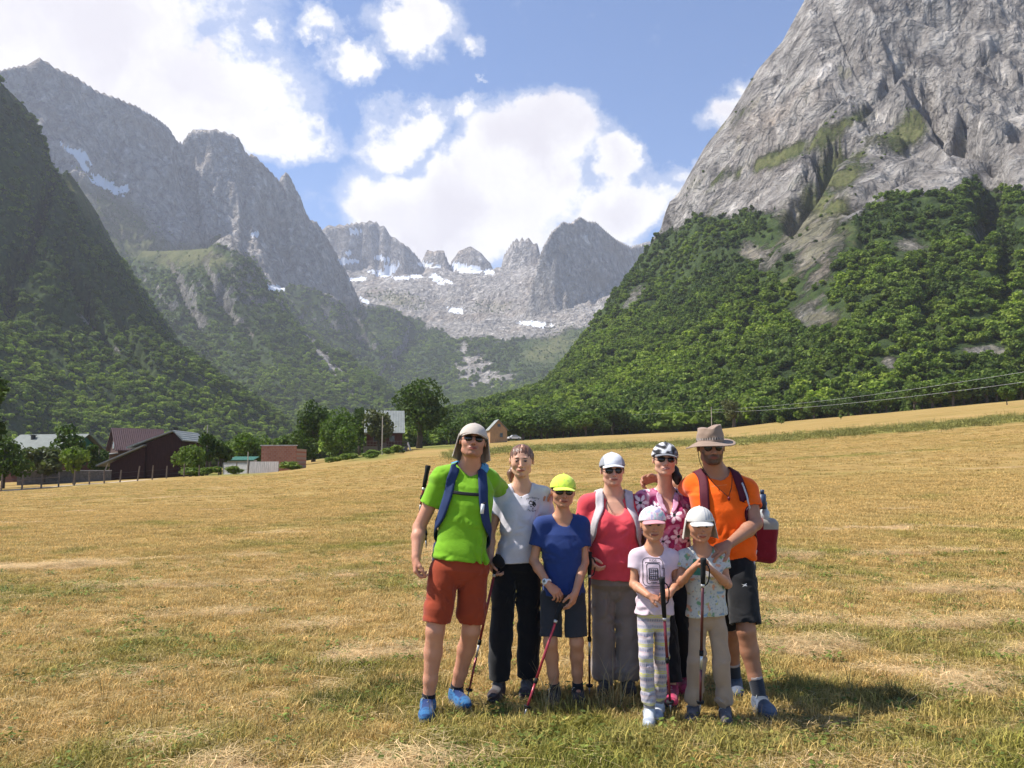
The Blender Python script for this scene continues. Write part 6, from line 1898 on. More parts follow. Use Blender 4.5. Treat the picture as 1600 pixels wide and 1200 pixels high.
M_HAIR_DK = hair_mat('dark brown hair', (0.030, 0.018, 0.013)); M_HAIR_AUB = hair_mat('auburn hair', (0.150, 0.072, 0.044)); [setattr(n_.inputs['Roughness'], 'default_value', .34) for n_ in M_HAIR_AUB.node_tree.nodes if n_.type == 'BSDF_PRINCIPLED']; M_HAIR_GREY = hair_mat('greying hair', (0.10, 0.085, 0.07)); M_HAIR_FAIR = hair_mat('fair hair', (0.22, 0.14, 0.075))
def two_tone(*a): pass
def cuff_col(base, dark=.8):
    return solid_col(base)
def backpack(label, c, half, M, mat_body, straps, lw, F, prims, group=None, extra=()):
    pass

SKIN1 = (0.54, 0.262, 0.165); SKIN2 = (0.62, 0.345, 0.235); SKIN3 = (0.53, 0.262, 0.155); SKIN6 = (0.38, 0.185, 0.112)

# --- 1. man in the bright green shirt -------------------------------------------------
F = Figure('man in neon green t-shirt and rust red shorts at the left end of the group', -0.34, 5.18); F1 = F
R = RR(MALE, waist=.150)
Jt = dict(sha=W(692, 745, 5.20), shb=W(763, 750, 5.34), ela=W(655, 824, 5.20), wra=W(650, 872, 5.10), elb=W(798, 780, 5.70), wrb=W(873, 769, 5.57),
          hipa=W(694, 893, 5.16), hipb=W(739, 893, 5.20), kna=W(680, 985, 5.10), knb=W(736, 985, 5.22), ana=ankle_pt(670, 5.14), anb=ankle_pt(713, 5.36), toea=ankle_pt(666, 4.94, .02), toeb=ankle_pt(731, 5.19, .02))
F.frame(W(717, 888, 5.18), W(734, 733, 5.24))
hd = Head(W(739, 690, 5.17), .232, yaw=.12, pitch=.20, roll=.12, jaw=1.1, nose=1.1)
make_body(F, Jt, R, hd, SKIN1, dict(a=H_((-.02, -.12, -1), (1, .25, 0), (.25, -1, 0), curl=(.75, .95, .6), thumb_curl=.5, thumb_out=.5), b=H_((-.58, -.80, .05), (-.2, .1, -1), (-.3, -.4, 1), curl=(.35, .65, .5), s=1.0)), beard=.30)
SHR = shirt_prims(F, Jt, R, .040, sleeve=.56, sl_r=.066, infl=.020, fold=0.0204, seed=11, flare=.012)
sh1 = F.attach(build_sdf('t_shirt', SHR, H_CLOTH, M_CLOTH, None, solid_col((0.19, 0.41, 0.016))))
F.attach(build_sdf('shorts', trouser_prims(F, Jt, R, .12 * F.Lt, .88, .088, infl=.018, fold=0.0153, seed=12), H_CLOTH, M_CLOTH, None, solid_col((0.30, 0.048, 0.018))))
for sd, kk in (('a', 0), ('b', 1)):
    sock(F, Jt['an' + sd], Jt['kn' + sd], R, (0.015, 0.015, 0.02), .045)
    shoe(F, Jt['an' + sd], Jt['toe' + sd], (0.035, 0.135, 0.29), trim=(0.015, 0.035, 0.12), s=1.08)
cp = ball_cap(F, hd, solid_col((0.50, 0.43, 0.36)), brim=.29); neck_flap(F, hd, solid_col((0.42, 0.36, 0.30)), cp, .66, .12)
glasses(F, hd, (.105, 0, .070)); hair_cap(F, hd, M_HAIR_GREY, -.10)
# his backpack: body behind, straps draped over the shirt
navy = flat_mat('navy pack cloth', (0.018, 0.035, 0.105), .75); skyb = flat_mat('pale blue pack cloth', (0.08, 0.26, 0.46), .75)
bp = empty('backpack', tuple(F.tor(0, -.2, .1))); tag(bp, 'navy and sky blue backpack on the man in green', 'backpack')
def att(o, root): o.parent = root; o.matrix_parent_inverse = Matrix.Translation(-Vector(root.location)); return o
MB3 = np.stack([F.side, -F.fw, F.up], 1)
L = [rbox(F.tor(-.01, -.215, .36 * F.Lt), (.150, .095, .24), MB3, .06), rbox(F.tor(-.01, -.31, .22 * F.Lt), (.11, .04, .12), MB3, .03, .03), rbox(F.tor(-.165, -.22, .12 * F.Lt), (.03, .05, .08), MB3, .025, .02)]
L.append(Prim(lambda P: .006 * fold_field(P, 61), F.P, 9, 0, 'disp'))
att(build_sdf('pack_body', L, .007, M_CLOTH, None, lambda V: np.where(((V - F1.P) @ F1.up > .52 * F1.Lt)[:, None], np.array([[0.06, 0.2, 0.36]]), np.array([[0.02, 0.035, 0.10]]))), bp)
def strap(root, pts, w, mat, prims, F, thick=.010, name='shoulder_strap', n=30):
    """pts in torso coordinates (side, forward, height)"""
    q = smooth_path([F.tor(*p) for p in pts], n)
    prims = [p for p in prims if p.op != 'disp']
    q, g = project(prims, q, .006, 12)
    o = ribbon(name, q, g, w, thick, mat, None, prims=prims)
    return att(o, root)
T = F.Lt
for sg in (-1, 1):
    strap(bp, [(sg * .085, -.13, .88 * T), (sg * .088, -.03, 1.02 * T), (sg * .090, .06, .98 * T), (sg * .105, .11, .84 * T), (sg * .120, .12, .66 * T), (sg * .150, .09, .46 * T), (sg * .19, .0, .34 * T), (sg * .17, -.12, .25 * T)], .060, navy, SHR, F)
    strap(bp, [(sg * .085, -.11, .92 * T), (sg * .088, -.03, 1.03 * T), (sg * .089, .04, 1.0 * T)], .064, skyb, SHR, F, thick=.013, n=10, name='strap_pad')
strap(bp, [(-.115, .12, .74 * T), (0, .14, .735 * T), (.115, .12, .74 * T)], .020, M_BLACK, SHR, F, thick=.008, name='chest_strap', n=16)
m = MB(); c = F.tor(.118, .155, .60 * T); m.tube([c + v3(0, 0, .03), c - v3(.006, 0, .03)], .011, 8); o = m.build('valve', M_WHITE, None, True); att(o, bp)
m = MB(); c = F.tor(.13, .15, .66 * T); m.tube([c, F.tor(.118, .155, .60 * T) + v3(0, 0, .03)], .006, 6); o = m.build('drinking_hose', M_BLACK, None, True); att(o, bp)
trek_pole('black pole grip sticking up behind the shoulder of the man in green', W(669, 727, 5.40), W(655, 800, 5.40), grip_len=.15, strap=False, basket=False, silver_at=(.70, .72))
trek_pole('black pole tip hanging under the pack of the man in green', W(664, 808, 5.42), W(666, 856, 5.42), grip_len=.05, col=(.015, .015, .02), strap=False, basket=False, silver_at=(.55, .58))
print('p1', _time.time() - _t0)

# --- 2. girl in white -----------------------------------------------------------------
F = Figure('teenage girl with centre parted auburn hair in white t-shirt and black trousers', 0.07, 5.52)
R = RR(FEM, chest=.122, waist=.105, hip=.130, thigh=.075)
Jt = dict(sha=W(785, 773, 5.52), shb=W(849, 773, 5.52), ela=W(766, 834, 5.54), wra=W(766, 876, 5.44), elb=W(862, 838, 5.58), wrb=W(858, 888, 5.60),
          hipa=W(790, 893, 5.50), hipb=W(824, 893, 5.52), kna=W(783, 985, 5.47), knb=W(827, 985, 5.52), ana=ankle_pt(780, 5.50), anb=ankle_pt(824, 5.56), toea=ankle_pt(768, 5.34, .02), toeb=ankle_pt(818, 5.38, .02))
F.frame(W(807, 886, 5.52), W(815, 764, 5.53))
hd = Head(W(815, 720, 5.49), .226, yaw=-.05, pitch=-.04, roll=.02, jaw=.88, nose=.9)
make_body(F, Jt, R, hd, SKIN2, dict(a=H_((.30, -.35, -1), (.9, -.2, .3), (.3, -1, .3), curl=(.55, .7, .5), s=.88), b=H_((0, -.1, -1), (-1, 0, 0), (0, -1, 0), s=.88)), bust=.0, blush=.35)
SHR = shirt_prims(F, Jt, R, .03, sleeve=.50, sl_r=.055, infl=.016, fold=0.0153, seed=21, loose=.006, neck_drop=.10, neck_r=.066)
ts = F.attach(build_sdf('t_shirt', SHR, H_CLOTH, M_CLOTH, None, solid_col((0.64, 0.61, 0.66))))
F.attach(build_sdf('trousers', trouser_prims(F, Jt, R, .14 * F.Lt, 1.93, .072, infl=.014, knee_r=.078, seed=22, fold=0.0179), H_CLOTH, M_CLOTH, None, solid_col((0.012, 0.012, 0.014))))
for sd in 'ab': shoe(F, Jt['an' + sd], Jt['toe' + sd], (0.045, 0.030, 0.030), s=.95, trim=(.09, .08, .08))
hair_cap(F, hd, M_HAIR_AUB, -.20, front=(.53, -.17, .300, .37, .485), r=(.370, .436, .394), extra=[hd.C((0, .36, .36), (0, -.05, .520), .022, .014, .012, 's')], strand=.0040)
q = [hd.p(-.02, -.46, .05), hd.p(-.20, -.44, -.18), hd.p(-.33, -.30, -.40), hd.p(-.33, -.20, -.62)]
F.attach(build_sdf('ponytail', limb(q, [.030, .030, .024, .012], .02), .004, M_HAIR_AUB, None, None))
# small dark print on the chest: marks, creature, marks
segs = []
rp = random.Random(4)
for row, y0, n, x0 in ((0, .045, 9, -.042), (1, -.042, 6, -.028)):
    for i in range(n):
        x = x0 + i * .0100; k = rp.randrange(3); yy = y0 - .010 * ((i - n / 2) / n * 2) ** 2 * (1 if row == 0 else -.5)
        segs += [[(x, yy), (x, yy + .011)], [(x, yy + (.011 if k else .005)), (x + .006, yy + (.011 if k != 1 else 0))]]
V2, Fc = decal_lines(segs, .0022)
cxp = float((W(832, 792, 5.4) - F.P) @ F.side); chp = float((W(832, 790, 5.4) - F.P) @ F.up)
decal('print_marks', V2, Fc, F, SHR, cxp, chp, M_INK, ts)
poly = [[(-.022, .026), (-.012, .034), (-.004, .024), (.006, .030), (.020, .020), (.026, .004), (.014, -.010), (.004, -.002), (-.006, .006), (-.016, .004), (-.028, .012)], [(-.018, .0), (-.010, -.012), (.0, -.006)], [(.002, -.014), (.008, -.014), (.006, -.030), (.002, -.026)], [(.010, .034), (.018, .030), (.022, .036)]]
V2 = np.array([p for pl in poly for p in pl]); Fc = []; k = 0
for pl in poly: Fc.append(tuple(range(k, k + len(pl)))); k += len(pl)
decal('print_creature', V2, Fc, F, SHR, cxp, chp, M_INK, ts)
m = MB(); c = F.tor(.0, R['depth'] + .022, .90 * F.Lt); m.tube([c + v3(0, 0, .006), c - v3(0, 0, .006)], .005, 8); F.attach(m.build('pendant', M_WHITE, None, True))
trek_pole('maroon pole with thick black strap held by the girl in white', W(779, 866, 5.38), W(730, 1092, 5.34), grip_len=.13)
m = MB(); c = W(778, 876, 5.37); q_ = Vector(c)
pd = F.attach(build_sdf('wrist_mitt', [ell(c, (.038, .022, .036)), ell(c + v3(.02, 0, -.02), (.028, .018, .03))], .005, M_CLOTH, None, solid_col((.014, .014, .016))))
print('p2', _time.time() - _t0)

# --- 3. boy in blue -------------------------------------------------------------------
F = Figure('boy in navy t-shirt and neon yellow cap leaning on a red pole', 0.33, 5.36)
R = RR(KID, chest=.125, waist=.115, hip=.118, depth=.088, trap=.034, sh=.038, arm=.032, el=.029, fore=.031, wrist=.021, thigh=.060, knee=.043, calf=.043, ankle=.029, neck=.042)
Jt = dict(sha=W(846, 820, 5.36), shb=W(909, 820, 5.36), ela=W(834, 876, 5.34), wra=W(857, 914, 5.20), elb=W(913, 878, 5.34), wrb=W(899, 926, 5.20),
          hipa=W(862, 930, 5.36), hipb=W(897, 930, 5.36), kna=W(860, 1004, 5.32), knb=W(901, 1004, 5.32), ana=ankle_pt(866, 5.38), anb=ankle_pt(902, 5.40), toea=ankle_pt(862, 5.20, .02), toeb=ankle_pt(906, 5.22, .02))
F.frame(W(879, 928, 5.37), W(879, 812, 5.38))
hd = Head(W(880, 768, 5.33), .215, yaw=.05, pitch=-.02, roll=.05, kid=True, jaw=.92, nose=.9)
make_body(F, Jt, R, hd, SKIN3, dict(a=H_((.85, -.35, -.75), (.1, .6, -1), (.4, -.6, .5), curl=(.5, .7, .5), s=.85), b=H_((-.35, -.25, -1), (-.9, .5, .1), (-.3, -.9, .2), curl=(.45, .6, .4), s=.85)))
SHR = shirt_prims(F, Jt, R, -.005, sleeve=.60, sl_r=.058, infl=.018, fold=0.0153, seed=31, neck_r=.062, flare=.004)
ts = F.attach(build_sdf('t_shirt', SHR, H_CLOTH, M_CLOTH, None, solid_col((0.022, 0.045, 0.165))))
F.attach(build_sdf('shorts', trouser_prims(F, Jt, R, .10 * F.Lt, .88, .072, infl=.016, seed=32), H_CLOTH, M_CLOTH, None, solid_col((0.034, 0.036, 0.044))))
for sd in 'ab': shoe(F, Jt['an' + sd], Jt['toe' + sd], (0.04, 0.035, 0.035), s=.85); sock(F, Jt['an' + sd], Jt['kn' + sd], R, (0.03, 0.03, 0.035), .03)
ball_cap(F, hd, lambda V: np.where((perlin(V[:, 0] / .02, V[:, 2] / .03, 4) > .35)[:, None], np.array([[.50, .66, .10]]), np.array([[.66, .80, .09]])), brim=.30)
glasses(F, hd, (.115, 0, .072)); hair_cap(F, hd, M_HAIR_DK, -.08)
c = lerp(Jt['ela'], Jt['wra'], .90); ax_ = unit(Jt['wra'] - Jt['ela']); nrm = unit(v3(-.55, -.8, .25) - ax_ * (v3(-.55, -.8, .25) @ ax_))
m = MB(); m.tube([c + nrm * .020, c + nrm * .030], .019, 16); wt_ = m.build('watch', M_WHITE, None, True); F.attach(wt_)
m = MB(); m.tube([c + nrm * .0302, c + nrm * .0315], .012, 4); w2 = m.build('dial', flat_mat('watch dial', (.16, .18, .17), .3), None); w2.parent = wt_
m = MB(); s_ = np.cross(ax_, nrm); m.tube([tuple(c + (nrm * math.cos(a) + s_ * math.sin(a)) * .0235) for a in np.linspace(0, 6.283, 20)], .007, 6); w3 = m.build('watch_strap', M_WHITE, None, True); w3.parent = wt_
trek_pole('bright maroon pole planted slanting in front of the boy in navy', W(877, 944, 5.12), W(819, 1119, 4.98), grip_len=.10, col=(.34, .035, .05), strap=False, silver_at=(.70, .705))
print('p3', _time.time() - _t0)

# --- 4. woman in coral ----------------------------------------------------------------
F = Figure('woman in coral t-shirt, white cap and grey brown hiking trousers', 0.69, 5.62)
R = RR(FEM, chest=.165, waist=.160, hip=.165, depth=.130, trap=.046, sh=.054, arm=.050, el=.040, fore=.041, wrist=.026, thigh=.076, knee=.060, neck=.054, calf=.056)
Jt = dict(sha=W(919, 788, 5.62), shb=W(990, 788, 5.64), ela=W(906, 846, 5.62), wra=W(919, 872, 5.44), elb=W(1004, 850, 5.72), wrb=W(1020, 880, 5.80),
          hipa=W(943, 915, 5.62), hipb=W(977, 915, 5.62), kna=W(943, 990, 5.60), knb=W(979, 990, 5.60), ana=ankle_pt(945, 5.64), anb=ankle_pt(980, 5.62), toea=ankle_pt(942, 5.42, .02), toeb=ankle_pt(984, 5.40, .02))
F.frame(W(959, 908, 5.62), W(958, 775, 5.64))
hd = Head(W(957, 735, 5.58), .222, yaw=0, pitch=.0, roll=-.02, jaw=1.05, nose=.95)
make_body(F, Jt, R, hd, SKIN2, dict(a=H_((.45, -.5, -.8), (.8, .4, .2), (.2, -1, .3), curl=(.7, .8, .5), s=.9), b=H_((1, 0, 0), (0, 0, -1), (0, -1, 0), s=.9)), belly=.22, bust=.03, blush=.45)
SHR = shirt_prims(F, Jt, R, .012, sleeve=.46, sl_r=.072, infl=.014, fold=0.0153, seed=41, bust=.03, belly=.22, neck_r=.080, neck_drop=.35)
SHR.insert(-3, ell(F.tor(0, R['depth'] * .8, .88 * F.Lt), (.062, .09, .070), None, .012, 's'))
ts = F.attach(build_sdf('t_shirt', SHR, H_CLOTH, M_CLOTH, None, solid_col((0.74, 0.075, 0.095))))
F.attach(build_sdf('trousers', trouser_prims(F, Jt, R, .10 * F.Lt, 1.96, .084, infl=.014, knee_r=.078, seed=42, fold=0.0204, bunch=.010), H_CLOTH, M_CLOTH, None, solid_col((0.265, 0.215, 0.185))))
for sd in 'ab': shoe(F, Jt['an' + sd], Jt['toe' + sd], (0.035, 0.032, 0.030), s=1.0)
def c4_(V):
    q = hd4.loc(V); a = (np.abs(q[:, 0]) > .27)[:, None] | (q[:, 1:2] < 0)
    return np.where(a, np.array([[.30, .31, .33]]), np.array([[.72, .72, .73]]))
hd4 = hd; ball_cap(F, hd, c4_, solid_col((.62, .62, .63)), brim=.24, lift=.03)
glasses(F, hd, (.118, 0, .082)); hair_cap(F, hd, M_HAIR_DK, -.12)
bp = empty('backpack', tuple(F.tor(0, -.2, .1))); tag(bp, 'backpack with pale grey straps worn by the woman in coral', 'backpack')
greys = flat_mat('pale grey strap cloth', (0.50, 0.46, 0.47), .8); T = F.Lt
MB3 = np.stack([F.side, -F.fw, F.up], 1)
Lq = [rbox(F.tor(0, -.235, .42 * T), (.14, .09, .20), MB3, .05)]
att(build_sdf('pack_body', Lq, .008, M_CLOTH, None, solid_col((.30, .29, .30))), bp)
for sg in (-1, 1): strap(bp, [(sg * .095, -.14, .88 * T), (sg * .098, -.02, 1.03 * T), (sg * .102, .08, .96 * T), (sg * .118, .14, .80 * T), (sg * .140, .14, .60 * T), (sg * .19, .05, .42 * T), (sg * .18, -.12, .3 * T)], .058, greys, SHR, F)
m = MB(); m.tube([tuple(p) for p in smooth_path([F.tor(-.055, .03, .99 * T), F.tor(-.05, .115, .90 * T), F.tor(-.022, .145, .80 * T)], 10)], .0018, 5); F.attach(m.build('necklace', M_BLACK, None, True))
trek_pole('dark pole held upright at the side of the woman in coral', W(921, 862, 5.38), W(921, 1085, 5.44), grip_len=.15, col=(.05, .015, .035))
print('p4', _time.time() - _t0)

# --- 5. woman in the flowered shirt ---------------------------------------------------
F = Figure('laughing woman in pink flowered collared shirt and black and white cap', 1.05, 5.58); F5 = F
R = RR(FEM, chest=.148, waist=.128, hip=.145, depth=.100, arm=.042, sh=.048, trap=.042)
Jt = dict(sha=W(1005, 781, 5.60), shb=W(1074, 784, 5.62), ela=W(994, 848, 5.64), wra=W(1000, 895, 5.56), elb=W(1092, 846, 5.80), wrb=W(1110, 880, 5.92),
          hipa=W(1024, 893, 5.60), hipb=W(1058, 893, 5.62), kna=W(1040, 985, 5.46), knb=W(1062, 985, 5.56), ana=ankle_pt(1048, 5.40), anb=ankle_pt(1064, 5.62), toea=ankle_pt(1047, 5.18, .02), toeb=ankle_pt(1070, 5.42, .02))
F.frame(W(1041, 886, 5.62), W(1040, 772, 5.62))
hd = Head(W(1039, 719, 5.52), .226, yaw=-.08, pitch=.05, roll=.06, jaw=.92, nose=.95)
make_body(F, Jt, R, hd, SKIN2, dict(a=H_((.1, -.3, -1), (1, 0, 0), (0, -1, 0), s=.9), b=H_((.9, .2, -.2), (0, -1, 0), (0, 0, 1), s=.9)), bust=.02, blush=.4, lip=(.42, .12, .11))
SHR = shirt_prims(F, Jt, R, .105, sleeve=.75, sl_r=.060, infl=.018, fold=0.0179, seed=51, bust=.02, neck_r=.062, neck_drop=.2, vneck=.13, flare=.01, loose=.01)
flowers = [(W(1061, 769, 5.48), .058, .3), (W(1003, 786, 5.48), .056, 1.0), (W(1054, 805, 5.46), .058, .7), (W(1028, 792, 5.46), .040, .1), (W(1078, 800, 5.5), .05, 1.4), (W(1060, 838, 5.5), .055, 2.0), (W(1009, 830, 5.5), .055, .4), (W(1078, 845, 5.5), .05, .9), (W(1014, 760, 5.5), .04, .2), (W(1036, 846, 5.5), .05, 1.1), (W(990, 815, 5.55), .05, .5)]
def floral(V):
    x = (V - F5.P) @ F5.side; z = (V - F5.P) @ F5.up
    n = perlin(x / .07, z / .07, 3)[:, None]; n2 = perlin(x / .03, z / .035, 8)[:, None]
    C = np.where(n > .08, np.array([[.62, .20, .33]]), np.array([[.42, .045, .15]]))
    C = np.where(n2 > .38, np.array([[.74, .48, .58]]), C)
    for c, r, a0 in flowers:
        fx = float((c - F5.P) @ F5.side); fz = float((c - F5.P) @ F5.up); dx = x - fx; dz = z - fz
        rr_ = np.hypot(dx, dz); th = np.arctan2(dz, dx) + a0
        ray = np.abs(np.cos(th * 3.0)) ** 1.6; edge = r * (.34 + .66 * ray)
        halo = (rr_ < r * 1.15)[:, None]; C = np.where(halo, C * .72, C)
        C = np.where(((rr_ < edge) & (ray > .25))[:, None], np.array([[.80, .66, .70]]), C)
        C = np.where((rr_ < r * .20)[:, None], np.array([[.02, .03, .03]]), C)
    return C
ts = F.attach(build_sdf('shirt', SHR, .0048, M_CLOTH, None, floral))
# collar: two folded leaves beside the v
T = F.Lt
for sg in (-1, 1):
    q = [(sg * .045, .02, 1.02 * T), (sg * .060, .065, .98 * T), (sg * .046, .115, .86 * T), (sg * .026, .135, .74 * T)]
    qq = smooth_path([F.tor(*p) for p in q], 14); qq, g = project(SHR, qq, .006, 8)
    o = ribbon('collar', qq, g, np.interp(np.linspace(0, 1, 14), [0, .5, .8, 1], [.030, .040, .028, .012]), .006, flat_mat('pale pink placket', (.62, .40, .50), .85) if sg < 0 else flat_mat('pale rose placket', (.55, .28, .40), .85), None); o.parent = ts
F.attach(build_sdf('trousers', trouser_prims(F, Jt, R, .24 * F.Lt, 1.93, .070, infl=.016, knee_r=.078, seed=52), H_CLOTH, M_CLOTH, None, solid_col((0.012, 0.012, 0.014))))
shoe(F, Jt['ana'], Jt['toea'], (0.50, 0.05, 0.12), s=.95, trim=(.25, .02, .06)); shoe(F, Jt['anb'], Jt['toeb'], (0.50, 0.05, 0.12), s=.95, trim=(.25, .02, .06))
def camo(V):
    q = F5hd.loc(V); n = perlin(q[:, 0] / .17 + q[:, 2], q[:, 2] / .11 + q[:, 1] * 2, 6)
    return np.where((n > .20)[:, None], np.array([[.66, .66, .66]]), np.where((n > -.12)[:, None], np.array([[.16, .16, .17]]), np.array([[.018, .018, .02]])))
F5hd = hd; ball_cap(F, hd, camo, solid_col((.16, .16, .17)), brim=.24, lift=.02)
glasses(F, hd, (.110, 0, .070)); 
hair_cap(F, hd, M_HAIR_DK, -.18)
F.attach(build_sdf('ponytail', limb([hd.p(.06, -.44, -.05), hd.p(.30, -.32, -.28), hd.p(.40, -.16, -.50), hd.p(.40, -.10, -.66)], [.03, .034, .030, .014], .02), .004, M_HAIR_DK, None, None))
# the smile
L = [hd.E(0, .405, -.211, .060, .014, .013, .005)]
L = [hd.E(0, .400, -.281, .070, .018, .015, .005)]
F.attach(build_sdf('teeth', L, .0026, flat_mat('teeth', (.66, .62, .56), .3, .5), None, None))
print('p5', _time.time() - _t0)

# --- 6. man in orange -----------------------------------------------------------------
F = Figure('bearded man in orange t-shirt with wide brimmed hat at the right end of the group', 1.42, 5.28); F6 = F
R = RR(MALE, chest=.180, waist=.172, hip=.165, depth=.120, arm=.050, fore=.045, neck=.062)
Jt = dict(sha=W(1086, 758, 5.34), shb=W(1166, 764, 5.26), ela=W(1070, 764, 5.66), wra=W(1024, 747, 5.78), elb=W(1181, 818, 5.16), wrb=W(1138, 851, 4.98),
          hipa=W(1120, 890, 5.30), hipb=W(1156, 890, 5.24), kna=W(1142, 985, 5.40), knb=W(1166, 985, 5.14), ana=ankle_pt(1146, 5.56), anb=ankle_pt(1184, 5.14), toea=ankle_pt(1150, 5.38, .02), toeb=ankle_pt(1203, 4.96, .02))
F.frame(W(1137, 886, 5.30), W(1119, 741, 5.30), yaw=.0)
hd = Head(W(1111, 699, 5.22), .236, yaw=-.06, pitch=-.03, roll=-.03, jaw=1.12, nose=1.05)
make_body(F, Jt, R, hd, SKIN6, dict(a=H_((-1, -.35, -.15), (.1, -.9, -.6), (-.2, -.5, 1), curl=(.45, .6, .4), s=1.02), b=H_((-.95, -.35, -.38), (.1, .6, -1), (.1, -.5, 1), curl=(.35, .5, .3), s=1.05)), belly=.10, beard=.80, blush=.15)
SHR = shirt_prims(F, Jt, R, .055, sleeve=.56, sl_r=.072, infl=.018, fold=0.0179, seed=61, belly=.08)
ts = F.attach(build_sdf('t_shirt', SHR, H_CLOTH, M_CLOTH, None, solid_col((0.95, 0.125, 0.006))))
sb = F.attach(build_sdf('shorts', trouser_prims(F, Jt, R, .12 * F.Lt, .90, .098, infl=.018, seed=62), H_CLOTH, M_CLOTH, None, solid_col((0.015, 0.015, 0.017))))
SHP = trouser_prims(F, Jt, R, .12 * F.Lt, .90, .098, infl=.018, seed=62)
V2 = np.array([(-.018, .006), (-.004, .004), (.016, .010), (.008, .0), (.016, -.008), (.0, -.004), (-.016, -.010), (-.006, .0)]); 
decal('logo_mark', V2, [(0, 1, 2, 3, 4, 5, 6, 7)], F, SHP, float((W(1165, 915, 5.1) - F.P) @ F.side), float((W(1165, 915, 5.1) - F.P) @ F.up), M_WHITE, sb)
V2, Fc = decal_lines([[(-.05, 0), (.05, 0)]], .0022)
decal('chest_line', V2, Fc, F, SHR, float((W(1130, 759, 5.1) - F.P) @ F.side), float((W(1130, 759, 5.1) - F.P) @ F.up), flat_mat('pale orange print', (.9, .30, .10)), ts)
sock(F, Jt['anb'], Jt['knb'], R, (0.045, 0.050, 0.065), .135, (.42, .36, .34), .007); sock(F, Jt['ana'], Jt['kna'], R, (0.045, 0.050, 0.065), .135, (.42, .36, .34), .007)
shoe(F, Jt['anb'], Jt['toeb'], (0.095, 0.115, 0.160), s=1.12, trim=(.06, .075, .10)); shoe(F, Jt['ana'], Jt['toea'], (0.095, 0.115, 0.160), s=1.1, trim=(.06, .075, .10))
# wide brimmed hat
def hatcol(V):
    q = F6hd.loc(V); C = np.tile(np.array([[.28, .195, .14]]), (len(V), 1))
    band = (q[:, 2] > .20) & (q[:, 2] < .262) & (np.hypot(q[:, 0], q[:, 1] + .05) < .52)
    zig = (np.sin(np.arctan2(q[:, 0], q[:, 1]) * 34) > .1) & band
    C[band] = (.38, .31, .26); C[zig] = (.03, .025, .02)
    return C
F6hd = hd
M6, c6, H6 = hd.M, hd.c, hd.H
def fcrown(P):
    q = (P - c6) @ M6 / H6; x, y, z = q[..., 0], q[..., 1], q[..., 2]
    lean = -.10 * np.clip(z - .3, 0, 1) * 0
    rx = .372 - .070 * sstep(.2, .7, z); ry = .445 - .09 * sstep(.2, .7, z)
    r = np.sqrt((x / rx) ** 2 + ((y + .06) / ry) ** 2)
    d = (r - 1) * .33
    top = .575 + .06 * x / .35 - .06 * np.exp(-(x / .10) ** 2) - .05 * y
    d2 = z - top
    return np.maximum(np.maximum(d, d2) + .018 * perlin(np.arctan2(x, y) * 1.6, z / .16, 3), .10 - z) * H6 * .8
def fbrim(P):
    q = (P - c6) @ M6 / H6; x, y, z = q[..., 0], q[..., 1], q[..., 2]
    a = np.arctan2(x, y + .05); rr_ = np.hypot(x / .67, (y + .05) / .73)
    drop = .14 + .05 * np.cos(a * 2 + 1.2) * rr_ - .12 * sstep(.5, 1.0, rr_) * (.5 + .5 * np.cos(a)) + .07 * sstep(.6, 1, rr_) * np.sin(a)
    d = np.maximum((rr_ - 1) * .70, np.abs(z - drop) - .016)
    return np.maximum(d, .40 - np.hypot(x / .9, (y + .05))) * H6 * .8
hat = F.attach(build_sdf('hat', [Prim(fcrown, hd.p(0, 0, .4), .55 * H6, .004)], .0042, M_CLOTH, None, hatcol))
o = build_sdf('brim', [Prim(fbrim, hd.p(0, 0, .17), .82 * H6, .006)], .0042, M_CLOTH, None, hatcol); o.parent = hat
m = MB(); m.tube([tuple(p) for p in smooth_path([hd.p(-.36, .05, .12), hd.p(-.37, .16, -.25), hd.p(-.30, .22, -.52), F.tor(-.05, .13, .90 * F.Lt), F.tor(.02, .158, .76 * F.Lt)], 20)], .0022, 5)
m.tube([tuple(p) for p in smooth_path([F.tor(.075, .10, .96 * F.Lt), F.tor(.05, .150, .86 * F.Lt), F.tor(.02, .160, .76 * F.Lt)], 12)], .0022, 5)
ne = m.build('cord', M_BLACK, None, True); F.attach(ne)
m = MB(); c = F.tor(.02, .165, .745 * F.Lt); m.tube([c + v3(0, 0, .010), c, c - v3(0, 0, .018)], [.006, .010, .003], 8); pd = m.build('pendant', flat_mat('dark red bead', (.12, .01, .02), .3), None, True); F.attach(pd)
glasses(F, hd, (.100, 0, .082)); hair_cap(F, hd, M_HAIR_DK, -.10)
# maroon pack
bp = empty('backpack', tuple(F.tor(.1, -.25, .1))); tag(bp, 'maroon backpack with pale top and bottles on the man in orange', 'backpack')
maroon = flat_mat('maroon pack cloth', (0.085, 0.008, 0.018), .75); T = F.Lt
MB3 = np.stack([F.side, -F.fw, F.up], 1)
cB = W(1178, 842, 5.50)
rolled = rot_frame(0, 0, .10); MBr = np.stack([rolled[:, 0], -rolled[:, 1], rolled[:, 2]], 1)
L = [rbox(cB, (.145, .085, .150), MBr, .045), rbox(F.tor(0.01, -.20, .50 * T), (.15, .075, .20), MB3, .06, .05)]
L.append(Prim(lambda P: .007 * fold_field(P, 65), F.P, 9, 0, 'disp'))
def pcol(V):
    z = V[:, 2]; C = np.tile(np.array([[0.22, 0.012, 0.022]]), (len(V), 1))
    m = ((z > W(1200, 826, 5.5)[2]) & (V[:, 0] > W(1186, 800, 5.5)[0]))[:, None]
    return np.where(m, np.array([[.34, .31, .27]]), C)
att(build_sdf('pack_body', L, .007, M_CLOTH, None, pcol), bp)
